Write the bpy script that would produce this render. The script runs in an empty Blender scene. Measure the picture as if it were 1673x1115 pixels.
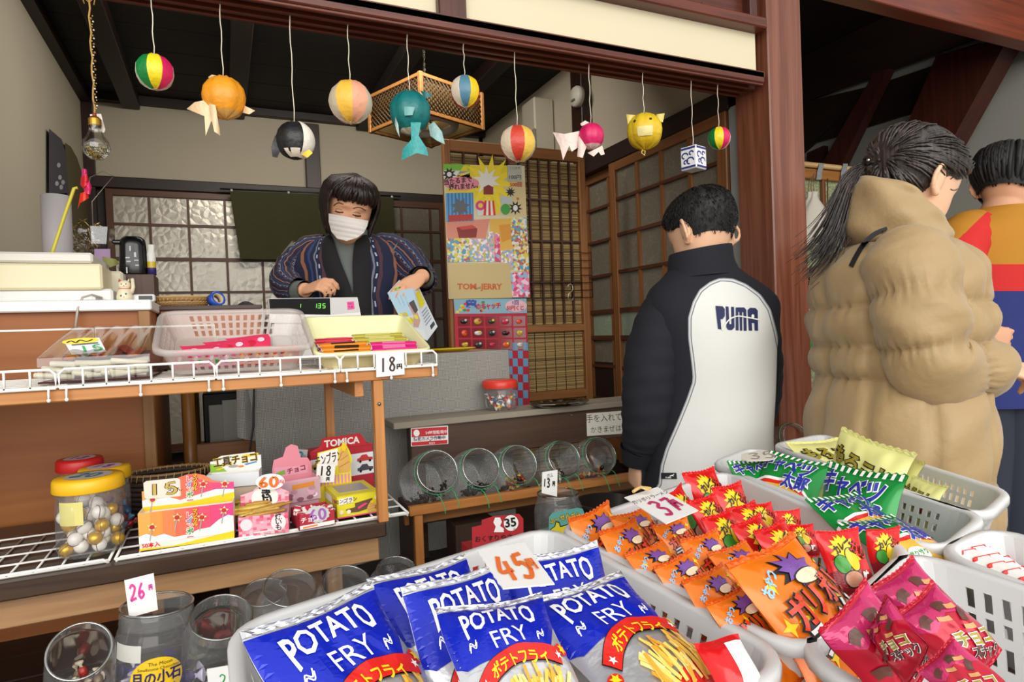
import bpy, bmesh, math, random
from math import cos, sin, pi
import numpy as np
from mathutils import Vector, Matrix, Euler, noise
from mathutils.geometry import tessellate_polygon
random.seed(11)
sc = bpy.context.scene
COL = sc.collection
R = math.radians
# ---------------------------------------------------------------- camera, light, exposure
F = 1037.5
YAW, PIT, ROL = R(24.502), R(-0.9247), R(-2.21)
_cy, _sy = cos(YAW), sin(YAW)
_f = Vector((_sy * cos(PIT), _cy * cos(PIT), sin(PIT)))
_r0 = Vector((_cy, -_sy, 0)); _u0 = _r0.cross(_f)
_r = _r0 * cos(ROL) + _u0 * sin(ROL)
_u = _u0 * cos(ROL) - _r0 * sin(ROL)
EYE = Vector((0, 0, 1.1))
cam = bpy.data.objects.new('camera', bpy.data.cameras.new('camera'))
COL.objects.link(cam)
mw = Matrix((_r, _u, -_f)).transposed().to_4x4(); mw.translation = EYE
cam.matrix_world = mw
cam.data.sensor_width = 36; cam.data.lens = 36 * F / 1673; cam.data.clip_start = 0.02
sc.camera = cam
w = bpy.data.worlds.new('overcast_sky'); sc.world = w; w.use_nodes = True
bgn = w.node_tree.nodes['Background']
bgn.inputs[0].default_value = (1.0, 0.985, 0.96, 1); bgn.inputs[1].default_value = 1.0
sc.view_settings.view_transform = 'Standard'; sc.view_settings.look = 'None'
sc.view_settings.exposure = 0.08; sc.view_settings.gamma = 1.0
sc.view_settings.use_curve_mapping = False
def area(name, loc, target, sx, sy, power, col=(1, 1, 1)):
    l = bpy.data.lights.new(name, 'AREA'); l.shape = 'RECTANGLE'; l.size = sx; l.size_y = sy; l.energy = power; l.color = col
    o = bpy.data.objects.new(name, l); COL.objects.link(o); o.location = loc
    o.rotation_euler = (Vector(target) - Vector(loc)).to_track_quat('-Z', 'Y').to_euler(); return o
# open bright street side behind the camera: a broad patch of overcast daylight under the eaves
area("street_daylight", (-0.6, -3.4, 2.6), (0.6, 2.0, 1.1), 6.5, 3.6, 255, (1.0, 0.985, 0.95))
# unseen fill light added under the ceiling joists to brighten the shop interior
area("interior_fill", (0.5, 2.3, 2.38), (0.45, 3.6, 1.5), 1.2, 0.25, 21, (1.0, 0.93, 0.82))

# ---------------------------------------------------------------- helpers
def ray(x, y): return _r * ((x - 836.5) / F) - _u * ((y - 557.5) / F) + _f
def onY(x, y, Y): d = ray(x, y); return EYE + d * (Y / d.y)
def onX(x, y, X): d = ray(x, y); return EYE + d * (X / d.x)
def onZ(x, y, Z): d = ray(x, y); return EYE + d * ((Z - EYE.z) / d.z)
def onD(x, y, D): return EYE + ray(x, y) * D
def lin(h):
    h = h.lstrip('#'); c = [int(h[i:i + 2], 16) / 255 for i in (0, 2, 4)]
    return tuple(x / 12.92 if x <= .04045 else ((x + .055) / 1.055) ** 2.4 for x in c) + (1,)
_mats = {}
def _new(name):
    m = bpy.data.materials.new(name); m.use_nodes = True
    nt = m.node_tree; return m, nt, nt.nodes['Principled BSDF']
def M(h, rough=.5, metal=0, var=.0, vs=30, bump=0, bs=200, spec=.5, sheen=0, name=None, coat=0, sss=0):
    k = (h, rough, metal, var, vs, bump, bs, spec, sheen, coat, sss)
    if k in _mats: return _mats[k]
    m, nt, p = _new(name or 'mat_' + h.lstrip('#')); N = nt.nodes; L = nt.links
    p.inputs['Base Color'].default_value = lin(h); p.inputs['Roughness'].default_value = rough
    p.inputs['Metallic'].default_value = metal; p.inputs['Specular IOR Level'].default_value = spec
    if sheen: p.inputs['Sheen Weight'].default_value = sheen
    if coat: p.inputs['Coat Weight'].default_value = coat
    if sss:
        p.inputs['Subsurface Weight'].default_value = sss; p.inputs['Subsurface Radius'].default_value = (.012, .005, .003)
    tc = N.new('ShaderNodeTexCoord')
    if var:
        n = N.new('ShaderNodeTexNoise'); n.inputs['Scale'].default_value = vs; n.inputs['Detail'].default_value = 4
        L.new(tc.outputs['Object'], n.inputs['Vector'])
        mx = N.new('ShaderNodeMix'); mx.data_type = 'RGBA'
        c = lin(h); mx.inputs[6].default_value = tuple(max(0, x * (1 - var)) for x in c[:3]) + (1,)
        mx.inputs[7].default_value = tuple(min(1, x * (1 + var)) for x in c[:3]) + (1,)
        L.new(n.outputs['Fac'], mx.inputs[0]); L.new(mx.outputs[2], p.inputs['Base Color'])
    if bump:
        n2 = N.new('ShaderNodeTexNoise'); n2.inputs['Scale'].default_value = bs; n2.inputs['Detail'].default_value = 3
        L.new(tc.outputs['Object'], n2.inputs['Vector'])
        b = N.new('ShaderNodeBump'); b.inputs['Strength'].default_value = bump; b.inputs['Distance'].default_value = .004
        L.new(n2.outputs['Fac'], b.inputs['Height']); L.new(b.outputs['Normal'], p.inputs['Normal'])
    _mats[k] = m; return m
def wood(h1, h2, axis=0, rough=.45, sc_=1., grain=1.):
    k = ('wood', h1, h2, axis, rough, sc_, grain)
    if k in _mats: return _mats[k]
    m, nt, p = _new('wood_' + h1.lstrip('#')); N = nt.nodes; L = nt.links
    tc = N.new('ShaderNodeTexCoord'); mp = N.new('ShaderNodeMapping')
    s = [34 * sc_] * 3; s[axis] = 1.6 * sc_; mp.inputs['Scale'].default_value = s
    L.new(tc.outputs['Object'], mp.inputs['Vector'])
    n = N.new('ShaderNodeTexNoise'); n.inputs['Scale'].default_value = 1.3; n.inputs['Detail'].default_value = 6; n.inputs['Distortion'].default_value = 1.2
    L.new(mp.outputs[0], n.inputs['Vector'])
    cr = N.new('ShaderNodeValToRGB'); cr.color_ramp.elements[0].position = .5 - .22 / grain; cr.color_ramp.elements[1].position = .5 + .22 / grain
    cr.color_ramp.elements[0].color = lin(h1); cr.color_ramp.elements[1].color = lin(h2)
    L.new(n.outputs['Fac'], cr.inputs[0]); L.new(cr.outputs[0], p.inputs['Base Color'])
    p.inputs['Roughness'].default_value = rough
    b = N.new('ShaderNodeBump'); b.inputs['Strength'].default_value = .15; b.inputs['Distance'].default_value = .002
    L.new(n.outputs['Fac'], b.inputs['Height']); L.new(b.outputs['Normal'], p.inputs['Normal'])
    _mats[k] = m; return m
def clear(h='#ffffff', fac=.06, rough=.05, gl=1., name='clear_plastic', pale_refl=0):
    k = ('clear', h, fac, rough, gl, pale_refl)
    if k in _mats: return _mats[k]
    m, nt, p = _new(name); N = nt.nodes; L = nt.links
    out = N['Material Output']; N.remove(p)
    tr = N.new('ShaderNodeBsdfTransparent'); tr.inputs[0].default_value = lin(h)
    g = N.new('ShaderNodeBsdfGlossy'); g.inputs['Roughness'].default_value = rough
    lw = N.new('ShaderNodeLayerWeight'); lw.inputs['Blend'].default_value = .25
    mt = N.new('ShaderNodeMath'); mt.operation = 'MULTIPLY_ADD'; mt.inputs[1].default_value = .55 * gl; mt.inputs[2].default_value = fac
    L.new(lw.outputs['Fresnel'], mt.inputs[0])
    mx = N.new('ShaderNodeMixShader'); L.new(mt.outputs[0], mx.inputs[0]); L.new(tr.outputs[0], mx.inputs[1]); L.new(g.outputs[0], mx.inputs[2])
    L.new(mx.outputs[0], out.inputs[0])
    if pale_refl:
        df = N.new('ShaderNodeBsdfDiffuse'); df.inputs[0].default_value = (.9, .9, .88, 1); m2 = N.new('ShaderNodeMixShader'); m2.inputs[0].default_value = pale_refl; L.new(mx.outputs[0], m2.inputs[1]); L.new(df.outputs[0], m2.inputs[2]); L.new(m2.outputs[0], out.inputs[0])  # white diffuse mixed in, standing for pale reflections on the jars
    _mats[k] = m; return m
def trans(h, alpha=.5, rough=.4):
    """cloudy translucent plastic"""
    k = ('trans', h, alpha, rough)
    if k in _mats: return _mats[k]
    m, nt, p = _new('cloudy_plastic'); N = nt.nodes; L = nt.links
    p.inputs['Base Color'].default_value = lin(h); p.inputs['Roughness'].default_value = rough
    p.inputs['Alpha'].default_value = alpha; _mats[k] = m; return m

class MB:
    def __init__(s): s.v = []; s.f = []; s.m = []; s.sm = []; s.st = []; s.mats = []; s.T = Matrix.Identity(4)
    def mi(s, mat):
        if mat not in s.mats: s.mats.append(mat)
        return s.mats.index(mat)
    def add(s, vs, fs, mat, smooth=False, st=None):
        b = len(s.v); i = s.mi(mat); T = s.T
        s.v += [T @ Vector(v) for v in vs]; s.st += list(st) if st is not None else [(0, 0, 0)] * len(vs)
        for f in fs: s.f.append([b + q for q in f]); s.m.append(i); s.sm.append(smooth)
        return s
    def convex(s, vs, fs, mat, smooth=False):
        c = sum((Vector(v) for v in vs), Vector()) / len(vs); out = []
        for f in fs:
            p = [Vector(vs[i]) for i in f]; n = (p[1] - p[0]).cross(p[2] - p[0])
            out.append(f if n.dot(sum(p, Vector()) / len(p) - c) > 0 else f[::-1])
        return s.add(vs, out, mat, smooth)
    def box(s, c, size, mat, bev=0, rot=None):
        h = [x / 2 for x in size]; bev = min(bev, min(h) * .9); vs = []; idx = {}; fs = []
        sg = (-1, 1)
        if not bev:
            for x in sg:
                for y in sg:
                    for z in sg: vs.append((x * h[0], y * h[1], z * h[2]))
            fs = [(0, 1, 3, 2), (4, 6, 7, 5), (0, 4, 5, 1), (2, 3, 7, 6), (0, 2, 6, 4), (1, 5, 7, 3)]
        else:
            for a in range(3):
                for x in sg:
                    for y in sg:
                        for z in sg:
                            q = [x * (h[0] - bev), y * (h[1] - bev), z * (h[2] - bev)]; q[a] = (x, y, z)[a] * h[a]
                            idx[(a, x, y, z)] = len(vs); vs.append(tuple(q))
            for a in range(3):
                o = [i for i in range(3) if i != a]
                for t in sg:
                    f = []
                    for p_, q_ in ((-1, -1), (1, -1), (1, 1), (-1, 1)):
                        k = [0, 0, 0]; k[a] = t; k[o[0]] = p_; k[o[1]] = q_; f.append(idx[(a, *k)])
                    fs.append(f)
                for p_ in sg:       # edges parallel to axis a
                    for q_ in sg:
                        f = []
                        for ax, t in ((o[0], -1), (o[0], 1), (o[1], 1), (o[1], -1)):
                            k = [0, 0, 0]; k[a] = t; k[o[0]] = p_; k[o[1]] = q_; f.append(idx[(ax, *k)])
                        fs.append(f)
            for x in sg:
                for y in sg:
                    for z in sg: fs.append([idx[(a, x, y, z)] for a in range(3)])
        m = Matrix.Translation(c)
        if rot is not None: m = m @ (rot.to_matrix().to_4x4() if isinstance(rot, Euler) else rot)
        return s.convex([m @ Vector(v) for v in vs], fs, mat)
    def tube(s, pts, r, mat, n=6, closed=False, caps=True, flat=None):
        pts = [Vector(p) for p in pts]; k = len(pts)
        rs = r if isinstance(r, (list, tuple)) else [r] * k
        rings = []; prev = None
        for i, p in enumerate(pts):
            a = pts[(i - 1) % k] if (closed or i) else p; b = pts[(i + 1) % k] if (closed or i < k - 1) else p
            t = (b - a).normalized() if (b - a).length > 1e-9 else Vector((0, 0, 1))
            if prev is None:
                ref = Vector((0, 0, 1)) if abs(t.z) < .9 else Vector((1, 0, 0)); x = ref.cross(t).normalized()
            else:
                x = prev - t * prev.dot(t)
                x = x.normalized() if x.length > 1e-6 else Vector((1, 0, 0))
            prev = x; y = t.cross(x); fl = flat or 1
            rings.append([p + x * (rs[i] * cos(2 * pi * j / n)) + y * (rs[i] * fl * sin(2 * pi * j / n)) for j in range(n)])
        return s.loft(rings, mat, caps and not closed, caps and not closed, loop=closed)
    def loft(s, rings, mat, cap0=True, cap1=True, smooth=True, loop=False, st=None, open_ring=False):
        n = len(rings[0]); k = len(rings); vs = [p for q in rings for p in q]; fs = []
        for i in range(k if loop else k - 1):
            i2 = (i + 1) % k
            for j in range(n - 1 if open_ring else n):
                j2 = (j + 1) % n; fs.append((i * n + j, i * n + j2, i2 * n + j2, i2 * n + j))
        if st == 'auto': st = [(j / n, i / (k - 1), 0) for i in range(k) for j in range(n)]
        s.add(vs, fs, mat, smooth, st)
        b = len(s.v) - len(vs)
        for flag, off, rev in ((cap0, 0, True), (cap1, (k - 1) * n, False)):
            if flag:
                f = [b + off + j for j in range(n)]
                s.f.append(f[::-1] if rev else f); s.m.append(s.mi(mat)); s.sm.append(False)
        return s
    def lathe(s, prof, mat, n=24, cap0=False, cap1=False, sx=1, sy=1):
        return s.loft([[(r * sx * cos(2 * pi * j / n), r * sy * sin(2 * pi * j / n), z) for j in range(n)] for r, z in prof], mat, cap0, cap1)
    def ball(s, c, r, mat, n=12, k=8, rot=None):
        r = r if isinstance(r, (tuple, list)) else (r, r, r); rings = []
        for i in range(k + 1):
            a = pi * i / k - pi / 2; q = max(cos(a), 1e-3)
            rings.append([Vector((r[0] * q * cos(2 * pi * j / n), r[1] * q * sin(2 * pi * j / n), r[2] * sin(a))) for j in range(n)])
        m = Matrix.Translation(c)
        if rot is not None: m = m @ rot.to_matrix().to_4x4()
        return s.loft([[m @ p for p in q] for q in rings], mat, True, True)
    def sheet(s, fn, nu, nv, mat, smooth=True, flip=False):
        vs = [fn(i / nu, j / nv) for j in range(nv + 1) for i in range(nu + 1)]
        fs = [(j * (nu + 1) + i, j * (nu + 1) + i + 1, (j + 1) * (nu + 1) + i + 1, (j + 1) * (nu + 1) + i) for j in range(nv) for i in range(nu)]
        if flip: fs = [f[::-1] for f in fs]
        return s.add(vs, fs, mat, smooth, [(i / nu, j / nv, 0) for j in range(nv + 1) for i in range(nu + 1)])
    def flat(s, vs2, fs, fn, mat, maxe=None):
        """2-D verts / faces laid on a surface fn(u, v); fn=None is the local XY plane"""
        if maxe:
            bm = bmesh.new(); bv = [bm.verts.new((x, y, 0)) for x, y in vs2]
            for f in fs:
                try: bm.faces.new([bv[i] for i in f])
                except ValueError: pass
            bmesh.ops.triangulate(bm, faces=bm.faces[:])
            for _ in range(5):
                e = [e for e in bm.edges if e.calc_length() > maxe]
                if not e: break
                bmesh.ops.subdivide_edges(bm, edges=e, cuts=1, use_grid_fill=False)
                bmesh.ops.triangulate(bm, faces=[f for f in bm.faces if len(f.verts) > 3])
            bm.verts.index_update(); vs2 = [(v.co.x, v.co.y) for v in bm.verts]; fs = [[v.index for v in f.verts] for f in bm.faces]; bm.free()
        fixed = []
        for f in fs:
            a = sum(vs2[f[i]][0] * vs2[f[(i + 1) % len(f)]][1] - vs2[f[(i + 1) % len(f)]][0] * vs2[f[i]][1] for i in range(len(f)))
            fixed.append(f if a > 0 else f[::-1])
        return s.add([fn(x, y) if fn else (x, y, 0) for x, y in vs2], fixed, mat)
    def poly(s, pts, fn, mat, maxe=None):
        pts = [tuple(p) for p in pts]
        tr = tessellate_polygon([[Vector((x, y, 0)) for x, y in pts]])
        return s.flat(pts, [list(t) for t in tr], fn, mat, maxe)
    def text(s, body, x, y, size, fn, mat, maxe=None, bold=0, sx=1, warp=None, align='CENTER', rot=0):
        vs, fs = glyphs(body, bold, align); ca, sa = cos(rot), sin(rot); q = []
        for a, b in vs:
            a, b = a * size * sx, b * size
            if warp: a, b = warp(a, b)
            q.append((x + a * ca - b * sa, y + a * sa + b * ca))
        return s.flat(q, fs, fn, mat, maxe)
    def stroke(s, pts, wd, fn, mat, maxe=None, smooth=True):
        pts = cat(pts, 4) if smooth and len(pts) > 2 else pts
        L_ = []; R_ = []
        for i, p in enumerate(pts):
            a = pts[max(i - 1, 0)]; b = pts[min(i + 1, len(pts) - 1)]
            dx, dy = b[0] - a[0], b[1] - a[1]; d = math.hypot(dx, dy) or 1
            nx, ny = -dy / d * wd / 2, dx / d * wd / 2; L_.append((p[0] + nx, p[1] + ny)); R_.append((p[0] - nx, p[1] - ny))
        k = len(pts); fs = [[i, i + 1, k + i + 1, k + i] for i in range(k - 1)]
        return s.flat(L_ + R_, fs, fn, mat, maxe)
    def hand(s, body, x, y, size, wd, fn, mat, maxe=None, adv=.62, small=.55):
        """hand-written digits"""
        for ch in body:
            sz = size * (small if ch == '円' else 1)
            for k, st in enumerate(STROKES[ch]):
                s.stroke([(x + a * sz * adv * .9, y + b * sz) for a, b in st], wd * (small * 1.3 if ch == '円' else 1), lambda u, v, k=k: fn(u, v) if fn else (u, v, k * 2e-5), mat, maxe, ch != '円')
            x += sz * adv * 1.12
        return s
    def mesh(s, name):
        me = bpy.data.meshes.new(name); me.from_pydata(s.v, [], s.f)
        for m in s.mats: me.materials.append(m)
        me.polygons.foreach_set('material_index', s.m); me.polygons.foreach_set('use_smooth', s.sm)
        if any(q != (0, 0, 0) for q in s.st):
            a = me.attributes.new('st', 'FLOAT_VECTOR', 'POINT'); a.data.foreach_set('vector', [c for q in s.st for c in q])
        me.validate(); me.update(); return me
def cat(p, n):
    out = []
    for i in range(len(p) - 1):
        a, b, c, d = p[max(i - 1, 0)], p[i], p[i + 1], p[min(i + 2, len(p) - 1)]
        for k in range(n):
            t = k / n; out.append(tuple(.5 * (2 * b[j] + (c[j] - a[j]) * t + (2 * a[j] - 5 * b[j] + 4 * c[j] - d[j]) * t * t + (3 * b[j] - a[j] - 3 * c[j] + d[j]) * t ** 3) for j in range(len(b))))
    return out + [tuple(p[-1])]
STROKES = {'0': [[(.5, 1), (.15, .75), (.15, .25), (.5, 0), (.85, .3), (.85, .75), (.5, 1)]], '1': [[(.5, 1), (.45, 0)]],
 '2': [[(.1, .8), (.45, 1), (.85, .8), (.6, .4), (.1, .02), (.5, .04), (.95, .08)]],
 '3': [[(.1, .92), (.55, 1), (.85, .78), (.4, .55), (.85, .35), (.6, 0), (.08, .08)]],
 '4': [[(.5, 1), (.05, .35), (.5, .32), (.95, .36)], [(.75, .75), (.62, -.05)]],
 '5': [[(.3, .95), (.2, .55), (.55, .62), (.88, .35), (.6, .02), (.1, .06)], [(.3, .95), (.6, .97), (.9, 1)]],
 '6': [[(.75, 1), (.3, .6), (.15, .25), (.45, 0), (.85, .2), (.6, .45), (.2, .3)]],
 '7': [[(.1, .9), (.5, .93), (.92, .95)], [(.92, .95), (.6, .5), (.45, 0)]],
 '8': [[(.8, .85), (.45, 1), (.2, .78), (.75, .35), (.6, .03), (.2, .12), (.25, .4), (.8, .85)]],
 '円': [[(.1, 0), (.1, .9), (.9, .9), (.9, 0)], [(.5, .9), (.5, .45)], [(.1, .45), (.9, .45)]]}
_gl = {}
def glyphs(body, bold=0, align='CENTER'):
    k = (body, bold, align)
    if k not in _gl:
        c = bpy.data.curves.new('t', 'FONT'); c.body = body; c.size = 1; c.align_x = align; c.align_y = 'CENTER'; c.resolution_u = 2; c.offset = bold
        o = bpy.data.objects.new('t', c); COL.objects.link(o); dg = bpy.context.evaluated_depsgraph_get()
        me = bpy.data.meshes.new_from_object(o.evaluated_get(dg))
        bm = bmesh.new(); bm.from_mesh(me); bmesh.ops.remove_doubles(bm, verts=bm.verts[:], dist=1e-4); bm.verts.index_update()
        _gl[k] = ([(v.co.x, v.co.y) for v in bm.verts], [[v.index for v in f.verts] for f in bm.faces]); bm.free()
        bpy.data.objects.remove(o); bpy.data.curves.remove(c); bpy.data.meshes.remove(me)
    return _gl[k]
def tag(o, label=None, cat_=None, group=None, kind=None):
    for k, v in (('label', label), ('category', cat_), ('group', group), ('kind', kind)):
        if v: o[k] = v
    return o
def obj(name, mb, parent=None, label=None, cat_=None, group=None, kind=None, mat=None, loc=None):
    o = bpy.data.objects.new(name, mb.mesh(name) if isinstance(mb, MB) else mb); COL.objects.link(o)
    if parent: o.parent = parent
    if mat is not None: o.matrix_world = mat
    if loc is not None: o.location = loc
    return tag(o, label, cat_, group, kind)
def thing(name, label, cat_, mat=None, loc=None, group=None, rz=0):
    o = bpy.data.objects.new(name, None); COL.objects.link(o); o.empty_display_size = .05
    if mat is not None: o.matrix_world = mat
    if loc is not None: o.location = loc; o.rotation_euler = (0, 0, rz)
    return tag(o, label, cat_, group)
def dup(root, mat=None, label=None, group=None):
    r = root.copy(); COL.objects.link(r)
    if mat is not None: r.matrix_world = mat
    if label: r['label'] = label
    if group: r['group'] = group
    for ch in list(root.children):
        c = ch.copy(); COL.objects.link(c); c.parent = r
        for g in list(ch.children): d = g.copy(); COL.objects.link(d); d.parent = c
    return r
def struct(name, mb): return obj(name, mb, kind='structure')
def frame(o, x, up, scale=1.):
    """matrix with local X along x, local Y near up, local Z = facing"""
    x = Vector(x).normalized(); y = Vector(up); y = (y - x * y.dot(x)).normalized(); z = x.cross(y)
    m = Matrix((x * scale, y * scale, z * scale)).transposed().to_4x4(); m.translation = o; return m
def pose(A, B, width, tilt, z_up=(0, 0, 1)):
    """A, B: world ends of a thing's top edge (left, right as seen); tilt 0 = hangs down upright, 90 = lies flat, top away from the camera"""
    x = (B - A); s = x.length / width; xn = x.normalized(); up = Vector(z_up); up = (up - xn * up.dot(xn)).normalized()
    away = up.cross(xn)
    return frame((A + B) / 2, xn, up * cos(R(tilt)) + away * sin(R(tilt)), s)
def rrect(w, h, r, n=5):
    out = []
    for cx, cy, a0 in ((w / 2 - r, h / 2 - r, 0), (-w / 2 + r, h / 2 - r, 90), (-w / 2 + r, -h / 2 + r, 180), (w / 2 - r, -h / 2 + r, 270)):
        for k in range(n + 1): a = R(a0 + 90 * k / n); out.append((cx + r * cos(a), cy + r * sin(a)))
    return out
def ell(cx, cy, rx, ry, n=24, a0=0): return [(cx + rx * cos(2 * pi * i / n + a0), cy + ry * sin(2 * pi * i / n + a0)) for i in range(n)]
def star(cx, cy, r1, r2, n=5, a0=pi / 2, jit=0, rnd=None):
    return [(cx + (r1 if i % 2 == 0 else r2) * (1 + (rnd.uniform(-jit, jit) if rnd else 0)) * cos(a0 + pi * i / n), cy + (r1 if i % 2 == 0 else r2) * sin(a0 + pi * i / n)) for i in range(2 * n)]
# ---------------------------------------------------------------- the setting
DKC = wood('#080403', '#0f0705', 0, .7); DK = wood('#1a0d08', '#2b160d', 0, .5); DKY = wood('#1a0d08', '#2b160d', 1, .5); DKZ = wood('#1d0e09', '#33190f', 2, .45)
RED = wood('#4a1f12', '#6d3320', 0, .35); REDZ = wood('#3a180e', '#582a1a', 2, .3)
HON = wood('#6e4222', '#8b5a30', 2, .45); HONX = wood('#6e4222', '#8b5a30', 0, .45); HONY = wood('#6e4222', '#8b5a30', 1, .45)
PLAS = M('#b9b09d', .9, var=.06, vs=3, bump=.08, bs=300)
PLASF = M('#dcd0b1', .9, var=.03, vs=2)
def planks(name, x0, x1, y0, y1, z, pw, mat, th=.03, along=0):
    m = MB(); n = max(1, round(((y1 - y0) if along == 0 else (x1 - x0)) / pw))
    for i in range(n):
        if along == 0:
            q = (y1 - y0) / n; m.box(((x0 + x1) / 2, y0 + q * (i + .5), z - th / 2), (x1 - x0, q - .003, th), mat, .002)
        else:
            q = (x1 - x0) / n; m.box((x0 + q * (i + .5), (y0 + y1) / 2, z - th / 2), (q - .003, y1 - y0, th), mat, .002)
    return struct(name, m)
struct('floor', MB().add([(-9, -9, 0), (9, -9, 0), (9, 7, 0), (-9, 7, 0)], [(0, 1, 2, 3)], M('#8f8b84', .85, var=.15, vs=6)))
planks('floor_raised', -2.2, 1.66, 1.425, 4.04, .45, .12, DK)
planks('floor_ledge', -2.2, .64, .62, 1.42, .45, .2, wood('#2a1710', '#402218', 0, .4))
struct('trim_1', MB().box((-.78, .63, .21), (2.84, .03, .42), DK).box((1.15, 1.44, .21), (1.02, .03, .42), DK))
# back wall with two sliding glass doors
m = MB(); m.box((.515, 4.07, 2.28), (2.33, .06, .62), PLAS); m.box((-.585, 4.07, 1.2), (.1, .06, 1.6), DK); m.box((.515, 4.1, 1.2), (2.5, .03, 1.9), DK)
struct('wall_back', m)
m = MB(); m.box((.515, 4.02, 1.982), (2.33, .06, .062), DK, .004); m.box((.545, 4.02, 2.2), (.085, .05, .4), DKZ, .003); m.box((-.605, 4.02, 1.5), (.05, .05, 1.9), DKZ)
m.box((.515, 4.02, 2.44), (2.33, .06, .04), DK)
struct('trim_2', m)
def frost():
    m, nt, p = _new('patterned_glass'); N = nt.nodes; L = nt.links
    p.inputs['Base Color'].default_value = lin('#b9b4a8'); p.inputs['Roughness'].default_value = .3; p.inputs['Metallic'].default_value = .35
    tc = N.new('ShaderNodeTexCoord'); v = N.new('ShaderNodeTexVoronoi'); v.feature = 'DISTANCE_TO_EDGE'; v.inputs['Scale'].default_value = 22
    n = N.new('ShaderNodeTexNoise'); n.inputs['Scale'].default_value = 14; n.inputs['Detail'].default_value = 4
    ad = N.new('ShaderNodeMath'); ad.operation = 'ADD'; L.new(tc.outputs['Object'], v.inputs['Vector']); L.new(tc.outputs['Object'], n.inputs['Vector'])
    L.new(v.outputs['Distance'], ad.inputs[0]); L.new(n.outputs['Fac'], ad.inputs[1])
    b = N.new('ShaderNodeBump'); b.inputs['Strength'].default_value = .16; b.inputs['Distance'].default_value = .02
    L.new(ad.outputs[0], b.inputs['Height']); L.new(b.outputs[0], p.inputs['Normal']); return m
def leafglass(h, h2):
    m, nt, p = _new('leaf_pattern_glass'); N = nt.nodes; L = nt.links
    tc = N.new('ShaderNodeTexCoord'); v = N.new('ShaderNodeTexVoronoi'); v.feature = 'DISTANCE_TO_EDGE'; v.inputs['Scale'].default_value = 26
    n = N.new('ShaderNodeTexNoise'); n.inputs['Scale'].default_value = 9; va = N.new('ShaderNodeVectorMath'); va.operation = 'MULTIPLY_ADD'
    L.new(tc.outputs['Object'], n.inputs['Vector']); L.new(n.outputs['Color'], va.inputs[0]); va.inputs[1].default_value = (.12,) * 3; L.new(tc.outputs['Object'], va.inputs[2]); L.new(va.outputs[0], v.inputs['Vector'])
    cr = N.new('ShaderNodeValToRGB'); cr.color_ramp.elements[0].position = .0; cr.color_ramp.elements[1].position = .05
    cr.color_ramp.elements[0].color = lin(h2); cr.color_ramp.elements[1].color = lin(h); L.new(v.outputs['Distance'], cr.inputs[0]); L.new(cr.outputs[0], p.inputs['Base Color'])
    p.inputs['Roughness'].default_value = .35; return m
FRO = frost(); LEAF = leafglass('#6d675a', '#7f7868'); LEAFG = leafglass('#8a9683', '#9aa692')
BRN = wood('#4a2a1a', '#633a24', 2, .45); BRNX = wood('#4a2a1a', '#633a24', 0, .45)
def glass_door(n, x0, x1, y, z0, z1, vx, hz, mat_glass, thick):
    r = thing('door_%d' % n, None, None); r['kind'] = 'structure'
    m = MB(); sw = .035; wz = (z1 - z0)
    for x in (x0 + sw / 2, x1 - sw / 2): m.box((x, y, (z0 + z1) / 2), (sw, .03, wz), BRN, .002)
    for z in (z0 + .05, z1 - .02): m.box(((x0 + x1) / 2, y, z), (x1 - x0 - .002, .028, .04), BRNX, .002)
    for x in vx: m.box((x, y, (z0 + z1) / 2), (.013, .02, wz), BRN)
    for z, t in hz: m.box(((x0 + x1) / 2, y, z), (x1 - x0, .022, t), BRNX)
    obj('door_frame', m, r, kind='structure')
    obj('glass', MB().box(((x0 + x1) / 2, y + .004, (z0 + z1) / 2), (x1 - x0 - .04, .006, wz - .04), mat_glass), r, kind='structure')
    return r
HZ = [(1.762, .013), (1.572, .02), (1.386, .013), (1.2, .013), (1.0, .02)]
glass_door(1, -.54, .42, 4.02, .47, 1.955, [-.335, -.144, .045, .235], HZ, FRO, 1)
glass_door(2, .44, 1.36, 3.985, .47, 1.955, [.63, .8, 1.071, 1.262], HZ, LEAF, 1)
# left wall
m = MB().box((-.66, 2.9, 1.45), (.06, 2.4, 2.0), PLAS); struct('wall_left', m)
struct('trim_3', MB().box((-.66, 1.6, 1.2), (.12, .14, 2.2), REDZ, .006))
struct('trim_4', MB().box((-.61, 2.85, 2.43), (.05, 2.4, .06), DKY))
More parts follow.
